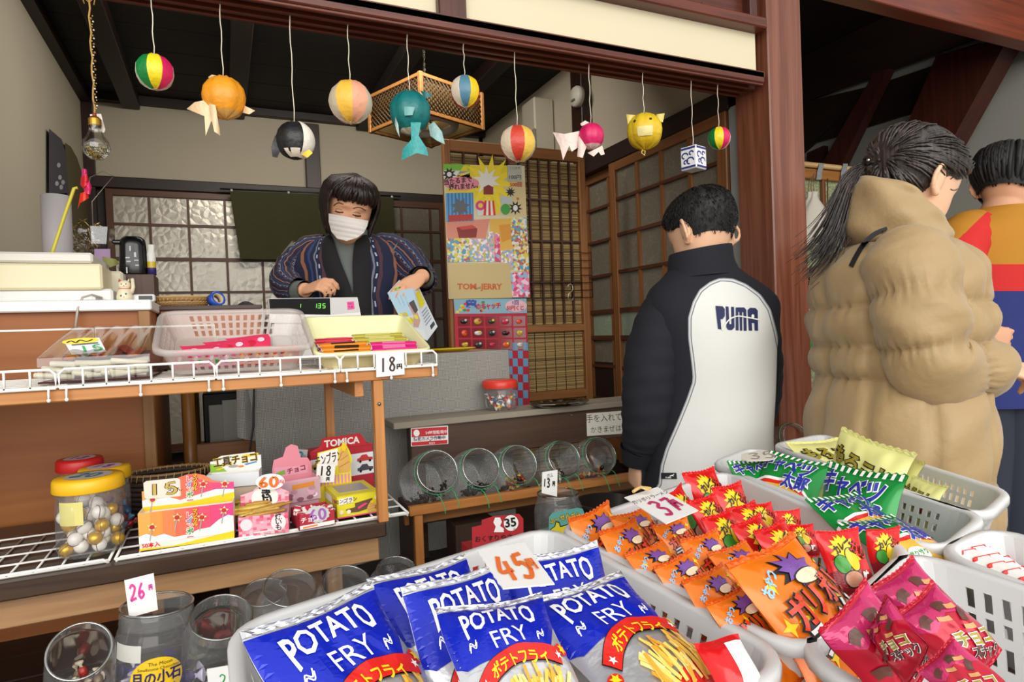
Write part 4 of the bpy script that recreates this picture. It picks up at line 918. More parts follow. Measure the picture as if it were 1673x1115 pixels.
RE = [((1082, 812), (1110, 792), 25, 'half hidden behind the 37 yen card'), ((1118, 775), (1170, 762), 20, 'at the far corner of the basket'), ((1158, 802), (1206, 788), 30, 'beside the far corner, near the green packets'), ((1120, 822), (1168, 808), 35, 'just right of the 37 yen card'),
      ((1190, 832), (1236, 816), 35, 'in the second row along the right rim'), ((1142, 852), (1190, 834), 40, 'touching the orange packets by the card'), ((1192, 862), (1240, 842), 40, 'in the middle of the red ones'), ((1220, 826), (1262, 820), 25, 'leaning on the right wall of the basket'),
      ((1262, 838), (1304, 832), 25, 'leaning third along the right wall'), ((1228, 872), (1280, 850), 38, 'behind the largest orange packet'), ((1288, 858), (1330, 856), 25, 'leaning fourth along the right wall'), ((1410, 868), (1466, 860), 12, 'standing alone at the near right corner of the basket')]
for i, (a, b, tl, w_) in enumerate(RE): pack('red', a, b, .872, .874, tl, 'red noodle snack packet ' + w_, i, group=gr)
pack('red', (1330, 870), (1402, 864), .89, .89, 24, 'largest red noodle snack packet, upright between the orange one and the wall', 0, group=gr)
ge = 'green cabbage snack packets'
pack('green', (1188, 758), (1262, 752), .872, .872, 48, 'green packet at the far left of its basket under a white card', 0, group=ge)
pack('green', (1256, 736), (1366, 756), .89, .885, 46, 'green packet in the middle of its basket', 1, group=ge)
pack('green', (1322, 824), (1392, 812), .866, .866, 70, 'crumpled green packet lying low between the two big green ones', 2, group=ge, sc_=.8)
pack('green', (1362, 760), (1492, 786), .892, .892, 32, 'largest green packet, standing at the right of its basket', 0, group=ge)
pack('green', (1384, 850), (1450, 838), .870, .870, 65, 'crumpled green packet lying in front of the largest green one', 1, group=ge, sc_=.75)
gy = 'pale yellow corn snack packets'
pack('yellow', (1288, 722), (1374, 712), .875, .875, 50, 'pale yellow packet at the far left end of its basket', 1, group=gy)
pack('yellow', (1390, 706), (1494, 745), .915, .893, 26, 'largest pale yellow packet with brown lettering, standing in the middle', 0, group=gy, sc_=1.0)
pack('yellow', (1448, 735), (1530, 765), .88, .88, 35, 'pale yellow packet with pink blossoms leaning behind the largest green packet', 2, group=gy, sc_=.75)
pack('yellow', (1496, 780), (1540, 792), .870, .870, 30, 'small crumpled pale yellow packet at the right end of its basket', 1, group=gy, sc_=.5)
gc = 'crimson chocolate snack bags'
pack('crim', (1334, 1030), (1412, 944), .900, .925, 22, 'crimson bag at the front left corner of its basket', 0, group=gc)
pack('crim', (1426, 964), (1496, 906), .895, .915, 26, 'crimson bag at the back of its basket', 1, group=gc)
pack('crim', (1420, 1040), (1452, 975), .895, .925, 30, 'crimson bag squeezed in the middle, showing yellow lettering', 2, group=gc)
pack('crim', (1462, 1012), (1528, 946), .905, .925, 34, 'crimson bag at the right of its basket, behind another', 1, group=gc)
pack('crim', (1500, 1096), (1560, 1040), .905, .925, 40, 'crimson bag nearest the front, partly cut by the photo edge', 0, group=gc)
m = MB(); m.T = pose(onZ(1160, 1108, .86), onZ(1236, 1092, .86), .07, 45); f = pk_fn(.07, .09, .03, 4)
m.sheet(lambda a, b: f(2 * a - 1, 2 * b - 1), 20, 20, REDP); m.sheet(lambda a, b: f(2 * a - 1, 2 * b - 1, 0, -1), 20, 20, REDP, flip=True); m.poly([(.1, .8), (.95, .8), (.95, -.9), (-.2, -.9)], lambda u, v: f(u, v, 1), WHT, .15)
wobj('snack_packet', m, None, 'red and white packet at the near right corner of the potato basket', 'snack packet')
for k, (x, y) in enumerate(((1562, 896), (1578, 884), (1586, 900), (1572, 908))):
    m = MB(); m.T = pose(onZ(x - 14, y, .845), onZ(x + 14, y - 5, .845), .02, 60 + 8 * k); m.box((0, -.03, 0), (.02, .06, .012), WHT, .004)
    for q in range(5): m.box((0, -.055 + q * .0125, 0), (.0206, .005, .0126), RDD, .003)
    wobj('striped_sweet', m, None, 'red and white striped sweet in the basket at the right edge', 'sweet', group='striped sweets in the right hand basket')
# -- price cards on the baskets
def quad(TL, TR, BR, BL):
    n = (TR - TL).cross(BL - TL).normalized() * -1
    if n.dot(EYE - TL) < 0: n = -n
    return lambda k=0: (lambda u, v: (TL * (1 - u) + TR * u) * (1 - v) + (BL * (1 - u) + BR * u) * v + n * (.0006 * k))
def card(label, P, art, mat=None, name='price_card', outline=None, group=None, root=None, maxe=.3, parts=None):
    g = quad(*P); fn = lambda k=0: (lambda u, v: g(k)(u, -v)); m = MB(); mat = mat or M('#eeede9', .6)
    o = pp(outline or [(0, 0), (1, 0), (1, 1), (0, 1)])
    m.poly(o, fn(0), mat, maxe); m.poly(o, fn(-1.5), mat, maxe); n = len(o)
    for i in range(n): a, b = o[i], o[(i + 1) % n]; m.add([fn(0)(*a), fn(0)(*b), fn(-1.5)(*b), fn(-1.5)(*a)], [(0, 1, 2, 3)], mat)
    art(m, fn); return wobj(name, m, root, label, 'price card', group) if root is None else wobj(name, m, root)
INK = M('#1d1714', .5); MAG = M('#c72a68', .5); ORI = M('#e8702a', .5); PNK = M('#dc3f9a', .5); BWN = M('#3b1c14', .5); GRI = M('#2f9a55', .5); TEA = M('#3a7f96', .5); PUI = M('#a55cae', .5)
qz = lambda z, *a: [onZ(x, y, z) for x, y in a]
zig = [(i / 14, .02 * (i % 2)) for i in range(15)] + [(1, 1), (.02, 1)] + [(.02 * (i % 2), 1 - i / 14) for i in range(1, 14)]
card('white hand cut card marked 45 yen in orange on the potato packets', qz(.93, (778, 899), (856, 886), (906, 954), (820, 962)), lambda m, fn: m.hand('45', .16, -.84, .56, .085, fn(1), ORI, None, .55).hand('円', .75, -.7, .36, .05, fn(2), ORI, None, .6, .75), outline=zig)
card('white card marked 37 yen in magenta on the orange packets', qz(.9, (1020, 813), (1074, 796), (1141, 834), (1088, 856)), lambda m, fn: (m.text('ガリボリラーメン', .5, -.26, .135, fn(1), BWN), m.hand('37', .22, -.85, .46, .07, fn(1), MAG), m.hand('円', .7, -.78, .34, .05, fn(2), MAG, None, .62, .8)))
m = MB(); a = onZ(1048, 803, .904); m.tube([a + Vector((-.012, 0, .001)), a + Vector((0, .003, .004)), a + Vector((.012, -.003, .002))], .002, M('#c9a569', .7), 5); m.tube([a + Vector((-.004, .008, .001)), a + Vector((0, 0, .005)), a + Vector((.006, -.006, .001))], .0018, M('#c9a569', .7), 5)
wobj('raffia_tie', m, None, 'twist of straw coloured raffia tying the 37 yen card', 'tie')
card('pale scalloped card lying on the far left green packet', qz(.885, (1208, 742), (1256, 734), (1272, 752), (1212, 754)), lambda m, fn: m.hand('35', .25, -.8, .6, .05, fn(1), M('#8a857c', .5)), M('#d9d2c4', .6), outline=[(.06, .1), (.2, 0), (.8, 0), (.95, .15), (1, .5), (.93, .9), (.7, 1), (.15, 1), (0, .7)])
# ---------------------------------------------------------------- jars
JC = clear('#fcfcfb', .03, .05, .7, 'clear_jar_plastic', .06)
def jar_mesh(Rb, H, Rn, sq=.75, n=40):
    """squarish clear jar with a round threaded neck, open mouth up, base at 0"""
    m = MB(); rings = []
    for z, r, q in ((0, Rb * .86, sq), (.004, Rb * .95, sq), (.015, Rb, sq), (H * .45, Rb, sq), (H * .74, Rb, sq), (H * .82, Rb * .96, sq + .1), (H * .87, Rn * 1.05, .95), (H * .89, Rn * 1.0, 1), (H * .92, Rn * 1.03, 1), (H * .93, Rn, 1), (H * .96, Rn * 1.03, 1), (H * .97, Rn, 1), (H, Rn * 1.02, 1), (H * 1.004, Rn * .98, 1), (H * .99, Rn * .955, 1), (H * .9, Rn * .95, 1)):
        rings.append([(r * math.copysign(abs(cos(2 * pi * k / n)) ** q, cos(2 * pi * k / n)), r * math.copysign(abs(sin(2 * pi * k / n)) ** q, sin(2 * pi * k / n)), z) for k in range(n)])
    m.loft(rings, JC, True, False); return m
def axis_m(base, ax, spin=0):
    z = Vector(ax).normalized(); x = Vector((0, 1, 0)).cross(z); x = x.normalized() if x.length > .01 else Vector((1, 0, 0)); y = z.cross(x); M_ = Matrix((x, y, z)).transposed().to_4x4(); M_.translation = base; return M_ @ Matrix.Rotation(spin, 4, 'Z')
def jar(label, Mx, Rb, H, Rn, group=None, sq=.75, cat_='jar', name='sweet_jar'):
    t = thing(name, label, cat_, mat=Mx, group=group); obj('jar_body', jar_mesh(Rb, H, Rn, sq), t)
    m = MB(); n = 40; m.tube([(Rn * 1.0 * cos(2 * pi * k / n), Rn * 1.0 * sin(2 * pi * k / n), H) for k in range(n)], .0018, clear('#e9eeea', .3, .1, 1.2), 6, closed=True); obj('rim', m, t); return t
_cm = {}
def candy(kind, P, rot, label, group, cat_='sweet', name='wrapped_sweet', s=1.):
    if kind not in _cm:
        m = MB(); h1, h2, sh = kind
        if sh == 'ball': m.ball((0, 0, 0), (.0125, .0125, .0115), M(h1, .3, .0 if h1 != '#d7a91c' else .55, bump=.25, bs=120), 14, 10); m.tube([(.0128 * cos(a * .42), .0128 * sin(a * .42), .002 * sin(a * .8)) for a in range(15)], .0006, M(h2, .4), 4, closed=True)
        elif sh == 'twist':
            mt = M(h1, .25, .2, bump=.3, bs=150); m.ball((0, 0, 0), (.010, .0065, .0065), mt, 10, 8)
            for s_ in (-1, 1): m.loft([[Vector((s_ * x, r_ * cos(k * .785), r_ * .45 * sin(k * .785))) for k in range(8)] for x, r_ in ((.008, .003), (.011, .002), (.016, .0065), (.018, .007))], M(h2, .3), False, True)
        else: m.box((0, 0, 0), (.022, .014, .007), M(h1, .4), .002); m.box((0, 0, .0002), (.012, .0145, .0072), M(h2, .4), .001)
        _cm[kind] = m.mesh('sweet')
    o = bpy.data.objects.new(name, _cm[kind]); COL.objects.link(o); o.matrix_world = Matrix.Translation(P) @ rot.to_matrix().to_4x4() @ Matrix.Scale(s, 4); return tag(o, label, cat_, group)
rot_r = lambda rnd: Euler((rnd.uniform(0, 6), rnd.uniform(0, 6), rnd.uniform(0, 6)))
def fill(Mx, Rb, kinds, n, label, group, rnd, layer=.016, z0=.01, rr=.8, name='wrapped_sweet', s=1., per=None):
    """settled sweets: a few layers over the jar floor; lean pushes them to the low side (local -x/-y)"""
    out = 0; z = z0; per = per or max(3, n // 3)
    while out < n:
        for k in range(per):
            if out >= n: break
            r_ = Rb * rr * math.sqrt((k + .5) / per); a = k * 2.4 + z * 90; P = Mx @ Vector((r_ * cos(a), r_ * sin(a), z + rnd.uniform(0, .004))); candy(kinds[out % len(kinds)], P, rot_r(rnd), label, group, name=name, s=s); out += 1
        z += layer
# slanted jars in the rack under the counter
rnd = random.Random(21); axR = Vector((.03, -.9, .40)); RJ = [(715, 770, 34), (786, 764, 31.5), (849, 758, 30.5), (922, 749, 28.5), (982, 743, 28)]
RL = ['nearest the shelf leg, at the left end', 'second from the left', 'in the middle of the row, with red packets behind', 'beside the 13 yen card', 'next to the child in the fleece']
def cords(t, Rn, H, sp):
    g = M('#2fae6a', .4); m = MB(); n = 24; m.tube([(Rn * 1.08 * cos(2 * pi * k / n), Rn * 1.08 * sin(2 * pi * k / n), H * .915) for k in range(n)], .0009, g, 5, closed=True)
    for d in sp: a = R(d); p = Vector((Rn * 1.1 * cos(a), Rn * 1.1 * sin(a), H * .915)); m.tube([p, p + Vector((.004, -.01, .004)), p + Vector((.008, -.034, -.004)), p + Vector((.002, -.05, .0))], .0013, g, 4)
    obj('green_cord', m, t)
for i, (x, y, rp) in enumerate(RJ):
    c = onY(x, y, 1.525); Rn = rp * (c - EYE).dot(_f) / F; H = .155; Mx = axis_m(c - axR.normalized() * H, axR, .3); t = jar('slanted clear jar in the rack, ' + RL[i], Mx, Rn * 1.22, H, Rn, 'slanted jars in the low rack'); cords(t, Rn, H, (-70, -110) if i != 2 else (-60,))
    ks = [[('#1c1715', '#3a2a20', 'twist')], [('#1a1614', '#2b231c', 'twist')], [('#1c1614', '#5a3a20', 'twist'), ('#8a2a1c', '#c9a02a', 'twist')], [('#1c1614', '#4a3a30', 'twist'), ('#c9c3b4', '#e2dccc', 'twist')], [('#a83226', '#caa23a', 'twist'), ('#2a201a', '#4a3a30', 'twist')]][i]
    for k in range(16):
        q = Vector((rnd.uniform(-.6, .6) * Rn, -Rn * rnd.uniform(.75, .98) + rnd.uniform(0, .010), rnd.uniform(.02, H * .75))); q.y = -math.sqrt(max(.2, 1 - (q.x / Rn / 1.15) ** 2)) * Rn * 1.0 + rnd.uniform(0, .014)
        candy(ks[k % len(ks)], Mx @ q, rot_r(rnd), 'small wrapped sweet in the slanted jar ' + RL[i].replace(' of the row, with red packets behind', ' of the rack row'), 'sweets in the slanted rack jar ' + RL[i], s=.9)
for x, y, rp, w_ in ((1240, 726, 27, 'half hidden behind the fleece'), (1303, 720, 29, 'at the foot of the pillar')):
    c = onY(x, y, 1.46); Rn = rp * (c - EYE).dot(_f) / F; Mx = axis_m(c - axR.normalized() * .155, axR, .3); t = jar('slanted clear sweet jar ' + w_, Mx, Rn * 1.2, .155, Rn, 'slanted jars in the low rack'); cords(t, Rn, .155, ())
# row of jars along the ledge in front of the bench
LJ = [(130, 1064, 45, 1.02, (.12, -.7, .62), 'at the left edge of the front row, mouth towards the street'), (362, 1008, 47, 1.08, (.1, -.42, .9), 'right of the moon chocolate jar, green sweets inside'), (474, 960, 41, 1.16, (.1, -.42, .9), 'below the drawer, empty'), (566, 953, 39, 1.2, (.1, -.42, .9), 'behind the left potato packets'), (650, 934, 34, 1.3, (.1, -.42, .9), 'at the right end of the front row'), (432, 968, 34, 1.24, (.0, -.3, .95), 'standing behind the empty one below the drawer')]
for i, (x, y, rp, Y, ax, w_) in enumerate(LJ):
    c = onY(x, y, Y); Rn = rp * (c - EYE).dot(_f) / F; ax = Vector(ax).normalized(); H = min(.2, (c.z - .475) / ax.z); Mx = axis_m(c - ax * H, ax, .2); jar('clear sweet jar ' + w_, Mx, Rn * 1.14, H, Rn, 'jars along the dark ledge', .6)
    if i == 1: fill(Mx, Rn * 1.1, [('#2f7d43', '#cfd8c8', 'twist'), ('#b3322f', '#e3d8cc', 'twist'), ('#3a9a55', '#e9e6dc', 'twist')], 20, 'green and red wrapped sweets in the jar beside the moon chocolates', 'green and red sweets in the ledge jar', rnd, .012)
    if i == 0: fill(Mx, Rn * 1.1, [('#a8342c', '#d9cdb8', 'twist'), ('#7d6b52', '#cbbd9f', 'twist')], 14, 'red and brown wrapped sweets in the jar at the left edge', 'red and brown sweets in the left ledge jar', rnd, .012)
c = onY(236, 991, 1.12); Rn = 53 * (c - EYE).dot(_f) / F; H = c.z - .452; Mx = Matrix.Translation((c.x, c.y, .452)) @ Matrix.Rotation(R(4), 4, 'Y')
t = jar('tall clear jar of purple wrapped chocolates with a round yellow moon label', Mx, Rn * 1.16, H, Rn, sq=.9)
f0 = math.atan2(-c.y, -c.x); Rl = Rn * 1.17; lw = .044; zc = H * .64
def jl(a, b, k=0): an = f0 + a / Rl; return (cos(an) * (Rl + .001 + .0006 * k), sin(an) * (Rl + .001 + .0006 * k), zc + b)
m = MB(); YL = M('#efc61c', .5); m.poly(ell(0, 0, lw * .8, lw * .74, 40), jl, YL, .012); L1 = lambda a, b: jl(a, b, 1); NVI = M('#2a2260', .5)
m.text('The Moon', .004, lw * .53, lw * .17, L1, M('#4a3d12', .5)); m.text('Smallstone Chocolate', .002, lw * .37, lw * .14, L1, M('#4a3d12', .5)); m.text('月の小石', 0, lw * .05, lw * .46, L1, NVI, .01, .03, .82, rot=.04); m.text('チョコレート', 0, -lw * .33, lw * .26, L1, NVI, .01, .02, .85)
obj('label', m, t)
m = MB(); m.sheet(lambda u, v: (lambda an, z: (cos(an) * (Rl - .004), sin(an) * (Rl - .004), z))(f0 - 1.25 + .85 * u, H * .74 + .1 * H * v), 8, 2, M('#e3e0da', .6)); obj('paper_slip', m, t)
fill(Mx, Rn * 1.1, [('#3a2a86', '#cfc8e6', 'twist'), ('#4a3a9a', '#2a1f66', 'twist'), ('#5546a8', '#e4e0f0', 'twist')], 80, 'purple wrapped chocolate in the jar with the yellow moon label', 'purple chocolates in the moon jar', rnd, .0175, rr=.9, s=1.55, per=10)
def upright(label, TL, TR, BR, BL, Y, art, **k):
    P = [onY(*q, Y) for q in (TL, TR, BR, BL)]; return card(label, P, art, **k)
upright('white card marked 26 yen in pink, standing in the moon chocolate jar', (203, 949), (251, 937), (258, 997), (211, 1010), 1.1, lambda m, fn: m.hand('26', .12, -.57, .40, .075, fn(1), PNK, None, .62).hand('円', .78, -.42, .2, .04, fn(2), PNK, None, .85, .8))
upright('white card corner in the jar with the green sweets', (338, 1094), (372, 1088), (382, 1120), (340, 1124), 1.03, lambda m, fn: m.hand('2', .5, -.9, .5, .06, fn(1), GRI))
# low stand in front of the rack with the gum jar and novelty boxes
t = thing('low_table', 'low brown table between the jar rack and the baskets', 'table', loc=(.72, 1.3, 0)); m = MB(); m.box((0, 0, .55), (.36, .22, .02), DKB, .003); obj('tabletop', m, t)
for x in (-.16, .16):
    for y in (-.09, .09): obj('leg', MB().box((x, y, .27), (.03, .03, .54), DKB), t)
c = onY(911, 806, 1.33); Rn = 33 * (c - EYE).dot(_f) / F; Mx = Matrix.Translation((c.x, c.y, .561)); t = jar('clear jar of red gum balls with a 13 yen card standing in it', Mx, Rn * 1.2, c.z - .561, Rn, sq=1.)
fill(Mx, Rn * 1.1, [('#7d2a2a', '#5a1c1c', 'ball'), ('#8c3530', '#5a1c1c', 'ball')], 26, 'dark red gum ball in the jar with the 13 yen card', 'gum balls in the 13 yen jar', rnd, .014, rr=.9, name='gum_ball', s=.75)
upright('small white card marked 13 yen above the gum jar', (886, 772), (911, 768), (910, 812), (885, 806), 1.31, lambda m, fn: (m.text('ガム', .5, -.2, .22, fn(1), INK, rot=.1), m.hand('13', .08, -.68, .36, .075, fn(1), INK, None, .58), m.hand('円', .68, -.62, .26, .05, fn(2), INK, None, .8, .8)))
m = MB(); c = onY(988, 818, 1.36); m.T = Matrix.Translation((c.x, c.y, .561)); m.lathe([(.001, 0), (.05, 0), (.075, c.z - .561 - .01), (.078, c.z - .561), (.072, c.z - .561), (.05, .006), (.001, .005)], M('#191513', .35), 28); m.v = [Vector((v.x - .0, v.y, v.z)) for v in m.v]; wobj('bowl', m, None, 'black bowl between the gum jar and the orange packets', 'bowl')
def sign(label, Y, pts, col, art, name='sign_card', cat_='sign', root=None):
    m = MB(); fn = lambda k=0: (lambda a, b: onY(a, -b, Y - k * .0008)); mt = M(col, .55) if isinstance(col, str) else col; q = pp(pts); m.poly(q, fn(0), mt); m.poly(q, fn(-3), mt); n = len(q)
    for i in range(n): a, b = q[i], q[(i + 1) % n]; m.add([fn(0)(*a), fn(0)(*b), fn(-3)(*b), fn(-3)(*a)], [(0, 1, 2, 3)], mt)
    art(m, fn); return wobj(name, m, root, label, cat_) if root is None else wobj(name, m, root)
t = thing('novelty_box', 'red counter box with a white figure and a round 35 yen price', 'box', loc=onY(813, 930, 1.24))
def a_red(m, fn):
    m.poly(pp(ell(835, 855, 12, 13)), fn(1), WHT); m.text('35', 834, -855, 20, fn(2), BLK, None, .03, rot=.15); m.text('円', 841, -866, 5, fn(2), BLK)
    m.poly(pp([(807, 870), (810, 861), (806, 854), (809, 846), (817, 846), (820, 853), (817, 860), (823, 864), (823, 870)]), fn(1), WHT); m.text('おくすりやさん', 812, -880, 10.5, fn(1), BLK, None, .015, rot=.07)
sign('', 1.24, [(771, 862), (787, 858), (787, 850), (806, 844), (848, 840), (855, 848), (856, 925), (772, 935)], '#b3222c', a_red, root=t)
a, b = onY(772, 920, 1.24), onY(856, 912, 1.24); m = MB(); z1 = onY(812, 893, 1.24).z; m.box(((a.x + b.x) / 2, 1.276, (z1 + .561) / 2), (b.x - a.x, .06, z1 - .561), M('#a81f28', .55), .001); wobj('box_body', m, t)
t = thing('novelty_box', 'teal counter box lettered in yellow, beside the gum jar', 'box', loc=onY(925, 880, 1.26))
def a_teal(m, fn):
    for k, (c_, o) in enumerate(((BLK, .07), (M('#e9c92a', .5), .02))): m.text('ふーせん', 915, -848, 9, fn(1 + k), c_, None, o, rot=.3); m.text('ガム', 940, -842, 8, fn(1 + k), c_, None, o, rot=.3)
    m.poly(pp([(898, 866), (906, 860), (908, 852), (914, 853), (916, 860), (930, 856), (934, 864), (920, 875), (900, 878)]), fn(1), BLK); m.poly(pp([(900, 866), (907, 861), (909, 854), (913, 855), (915, 862), (929, 858), (932, 864), (919, 873), (902, 876)]), fn(2), M('#d9c72a', .5))
sign('', 1.26, [(897, 845), (903, 838), (944, 830), (952, 832), (956, 842), (958, 885), (896, 890)], '#5aa39b', a_teal, root=t)
a, b = onY(898, 880, 1.26), onY(956, 872, 1.26); m = MB(); m.box(((a.x + b.x) / 2, 1.29, .60), (b.x - a.x, .05, .075), M('#4f958e', .55), .001); wobj('box_body', m, t)
# jar with a red lid and glass dish on the counter
c = onY(818, 668, 1.79); D = (c - EYE).dot(_f); Rj = 26.5 * D / F; Mx = Matrix.Translation((c.x, 1.79, .8602)); Hj = onY(818, 627, 1.79).z - .8602
t = jar('clear jar with a red lid and a few wrapped sweets, on the brown counter', Mx, Rj, Hj, Rj * .96, sq=1.)
m = MB(); m.lathe([(.001, Hj + .012), (Rj * .98, Hj + .012), (Rj * 1.08, Hj + .008), (Rj * 1.1, Hj - .004), (Rj * 1.08, Hj - .012)], M('#d23425', .35), 32); obj('lid', m, t)
fill(Mx, Rj * .95, [('#d9a62a', '#e6e0d2', 'twist'), ('#c2302c', '#efe9df', 'twist'), ('#efe9de', '#cf4a3c', 'twist'), ('#2f5e8a', '#e6e0d2', 'twist')], 18, 'bright wrapped sweet in the red lidded jar on the counter', 'sweets in the red lidded counter jar', rnd, .011)
c = onZ(914, 664, .8602); m = MB(); m.T = Matrix.Translation((c.x, c.y, .8605)); n = 48; GLS = clear('#35423d', .35, .08, 1.5, 'dark_glass')
m.loft([[(r_ * (1 + w_ * .03 * cos(12 * 2 * pi * k / n)) * cos(2 * pi * k / n) * 1.0, r_ * .62 * (1 + w_ * .03 * cos(12 * 2 * pi * k / n)) * sin(2 * pi * k / n), z) for k in range(n)] for r_, z, w_ in ((.02, .0, 0), (.06, .0, 0), (.085, .004, 1), (.098, .012, 1), (.1, .014, 1), (.097, .013, 1), (.08, .006, 1), (.02, .003, 0))], GLS, True, True); wobj('glass_dish', m, None, 'dark scalloped glass dish lying on the brown counter', 'dish')
# stickers on the counter front
def a_cam(m, fn):
    m.poly(pp([(672.5, 701.5), (730.5, 697.5), (730.8, 711), (672.7, 715)]), fn(1), M('#c8202e', .5)); m.poly(pp([(672.7, 723), (731, 719), (731, 725), (673, 729)]), fn(1), M('#c8202e', .5)); m.poly(pp(ell(680.5, 708, 5, 5.5)), fn(2), WHT); m.text('24時間監視中', 713, -707, 6, fn(2), WHT, None, .01, rot=.06); m.text('防犯カメラ作動中', 702, -717, 6.6, fn(2), M('#2a2f5c', .5), None, .015, rot=.06); m.text('録画中', 706, -724.5, 3.4, fn(2), WHT, rot=.06)
sign('red and white camera notice stuck on the front of the brown counter', 1.7225, [(671, 699), (732, 695.5), (732.5, 725.5), (671.5, 730)], '#ece9e4', a_cam, 'camera_notice')
def a_hand(m, fn): m.text('手を入れて', 987, -684, 14, fn(1), INK, None, -.005, .85, rot=.07); m.text('かきまぜは', 990, -702, 12, fn(1), INK, None, -.008, .85, rot=.07)
sign('white hand-written notice on the front of the counter beside the child in the fleece', 1.7225, [(958, 676), (1062, 668), (1062, 706), (959, 713)], '#e9e3d6', a_hand, 'written_notice')
# ---------------------------------------------------------------- goods on the left shelves
ZB = .7225
def cart(name, label, A, B, z, h, dep, col, art, group=None, header=None, open_=True, inside=None, cat_='carton', side=None):
    """carton with its front bottom edge from pixel A to pixel B; h, dep in metres; header: (outline in front units, colour, art)"""
    a, b = onZ(A[0], A[1], z), onZ(B[0], B[1], z); W = (b - a).length; Mx = frame(a, b - a, (0, 0, 1)); t = thing(name, label, cat_, mat=Mx, group=group); m = MB(); mt = M(col, .5) if isinstance(col, str) else col; th = .0015
    F_ = lambda k=0: (lambda u, v: (u * W, v * h, .0006 * k))
    for c, s in (((W / 2, h / 2, -th / 2), (W, h, th)), ((W / 2, h / 2, -dep), (W, h, th)), ((th / 2, h / 2, -dep / 2), (th, h, dep)), ((W - th / 2, h / 2, -dep / 2), (th, h, dep)), ((W / 2, th / 2, -dep / 2), (W, th, dep))): m.box(c, s, mt)
    if not open_: m.box((W / 2, h, -dep / 2), (W, th, dep), mt)
    elif inside: m.box((W / 2, h * .55, -dep / 2), (W - .004, th, dep - .004), M(inside, .6))
    art(m, F_, W, h)
    if side: side(m, lambda k=0: (lambda u, v: (-.0006 * k, v * h, -dep + u * dep)), dep, h); 
    obj('box_body', m, t)
    if header:
        ol, hc_, ha, off = header; m = MB(); H_ = lambda k=0: (lambda u, v: (u * W, v * h, -dep * off + .0006 * k + .002)); mh = M(hc_, .5) if isinstance(hc_, str) else hc_
        m.poly(ol, H_(0), mh); m.poly(ol, H_(-3), mh); n = len(ol)
        for i in range(n): p, q = ol[i], ol[(i + 1) % n]; m.add([H_(0)(*p), H_(0)(*q), H_(-3)(*q), H_(-3)(*p)], [(0, 1, 2, 3)], mh)
        ha(m, H_, W, h); obj('header_card', m, t)
    return t, Mx, W
def tri(a): return a
YLW = M('#f5cf16', .45); OG = M('#f08a3a', .45); PK = M('#e64a7a', .45); LW = M('#f6efe8', .5); SIL = M('#a9a6a2', .4)
# lollipop carton
def lolly(m, F_, W, h, x, y, s, k=0):
    asp = W / h; m.stroke([(x - .03 * s, y - .36 * s), (x, y)], .012 * s, F_(3 + k), SIL); P = star(0, 0, .055 * s, .027 * s, 5, 1.4); m.poly([(x + a, y + b * asp) for a, b in P], F_(3.4 + k), M('#f5e28a', .5)); m.poly([(x + a, y + b * asp) for a, b in ell(0, 0, .028 * s, .027 * s, 14)], F_(4 + k), M('#c32a3a', .35))
def sky(m, F_, y0, y1):
    n = 8
    for i in range(n):
        c = ['#f5a64a', '#f39542', '#f1824a', '#ee6c50', '#ea5a5c', '#e64c6a', '#e24378', '#dd3d84'][i]; m.poly([(i / n, y0), ((i + 1) / n + .002, y0), ((i + 1) / n + .002, y1), (i / n, y1)], F_(1), M(c, .5))
def cloud(m, F_, y, k): m.poly([(0, y + .2), (.08, y + .26), (.16, y + .16), (.26, y + .2), (.36, y + .08), (.5, y + .1), (.62, y + .2), (.74, y + .22), (.84, y + .4), (.94, y + .5), (1, y + .46), (1, y), (0, y)], F_(k), LW)
def vert(m, s, x, y, st, sz, F_, k, mats):
    for i, ch in enumerate(s): m.text(ch, x, y - st * i, sz, F_(k), BLK if mats is None else LW, None, .09); m.text(ch, x, y - st * i, sz, F_(k + .8), (mats or [RDD])[i % len(mats or [1])], None, .025)
RB = [M('#d8304a', .5), M('#2a74c8', .5), M('#e8882a', .5), M('#3aa24a', .5)]
def a_lolly(m, F_, W, h):
    sky(m, F_, .2, 1); cloud(m, F_, .18, 1.8); m.poly([(0, .06), (.35, .03), (1, .22), (1, .06), (1, 0), (0, 0)], F_(2.2), YLW)
    vt = lambda k=0: (lambda u, v: F_(k)(u, v))
    for x, y in ((.14, .6), (.40, .78), (.66, .7), (.9, .82)): lolly(m, F_, W, h, x, y, 1.0)
    for i, ch in enumerate('レインボー'): 
        g = lambda k: (lambda u, v: F_(k)(.53 + u / W, .8 - .15 * i + v / h)); m.text(ch, 0, 0, .013, g(4), LW, None, .09); m.text(ch, 0, 0, .013, g(4.8), RB[i % 4], None, .02)
    for i, ch in enumerate('マジカル'): g = lambda k: (lambda u, v: F_(k)(.59 + u / W, .9 - .12 * i + v / h)); m.text(ch, 0, 0, .0095, g(4), M('#b3342a', .5), None, .09); m.text(ch, 0, 0, .0095, g(4.8), YLW, None, .02)
    g = lambda u, v: F_(3)(.12 + u / W, .12 + v / h); m.text('50本入', 0, 0, .010, g, RDD, None, .02)
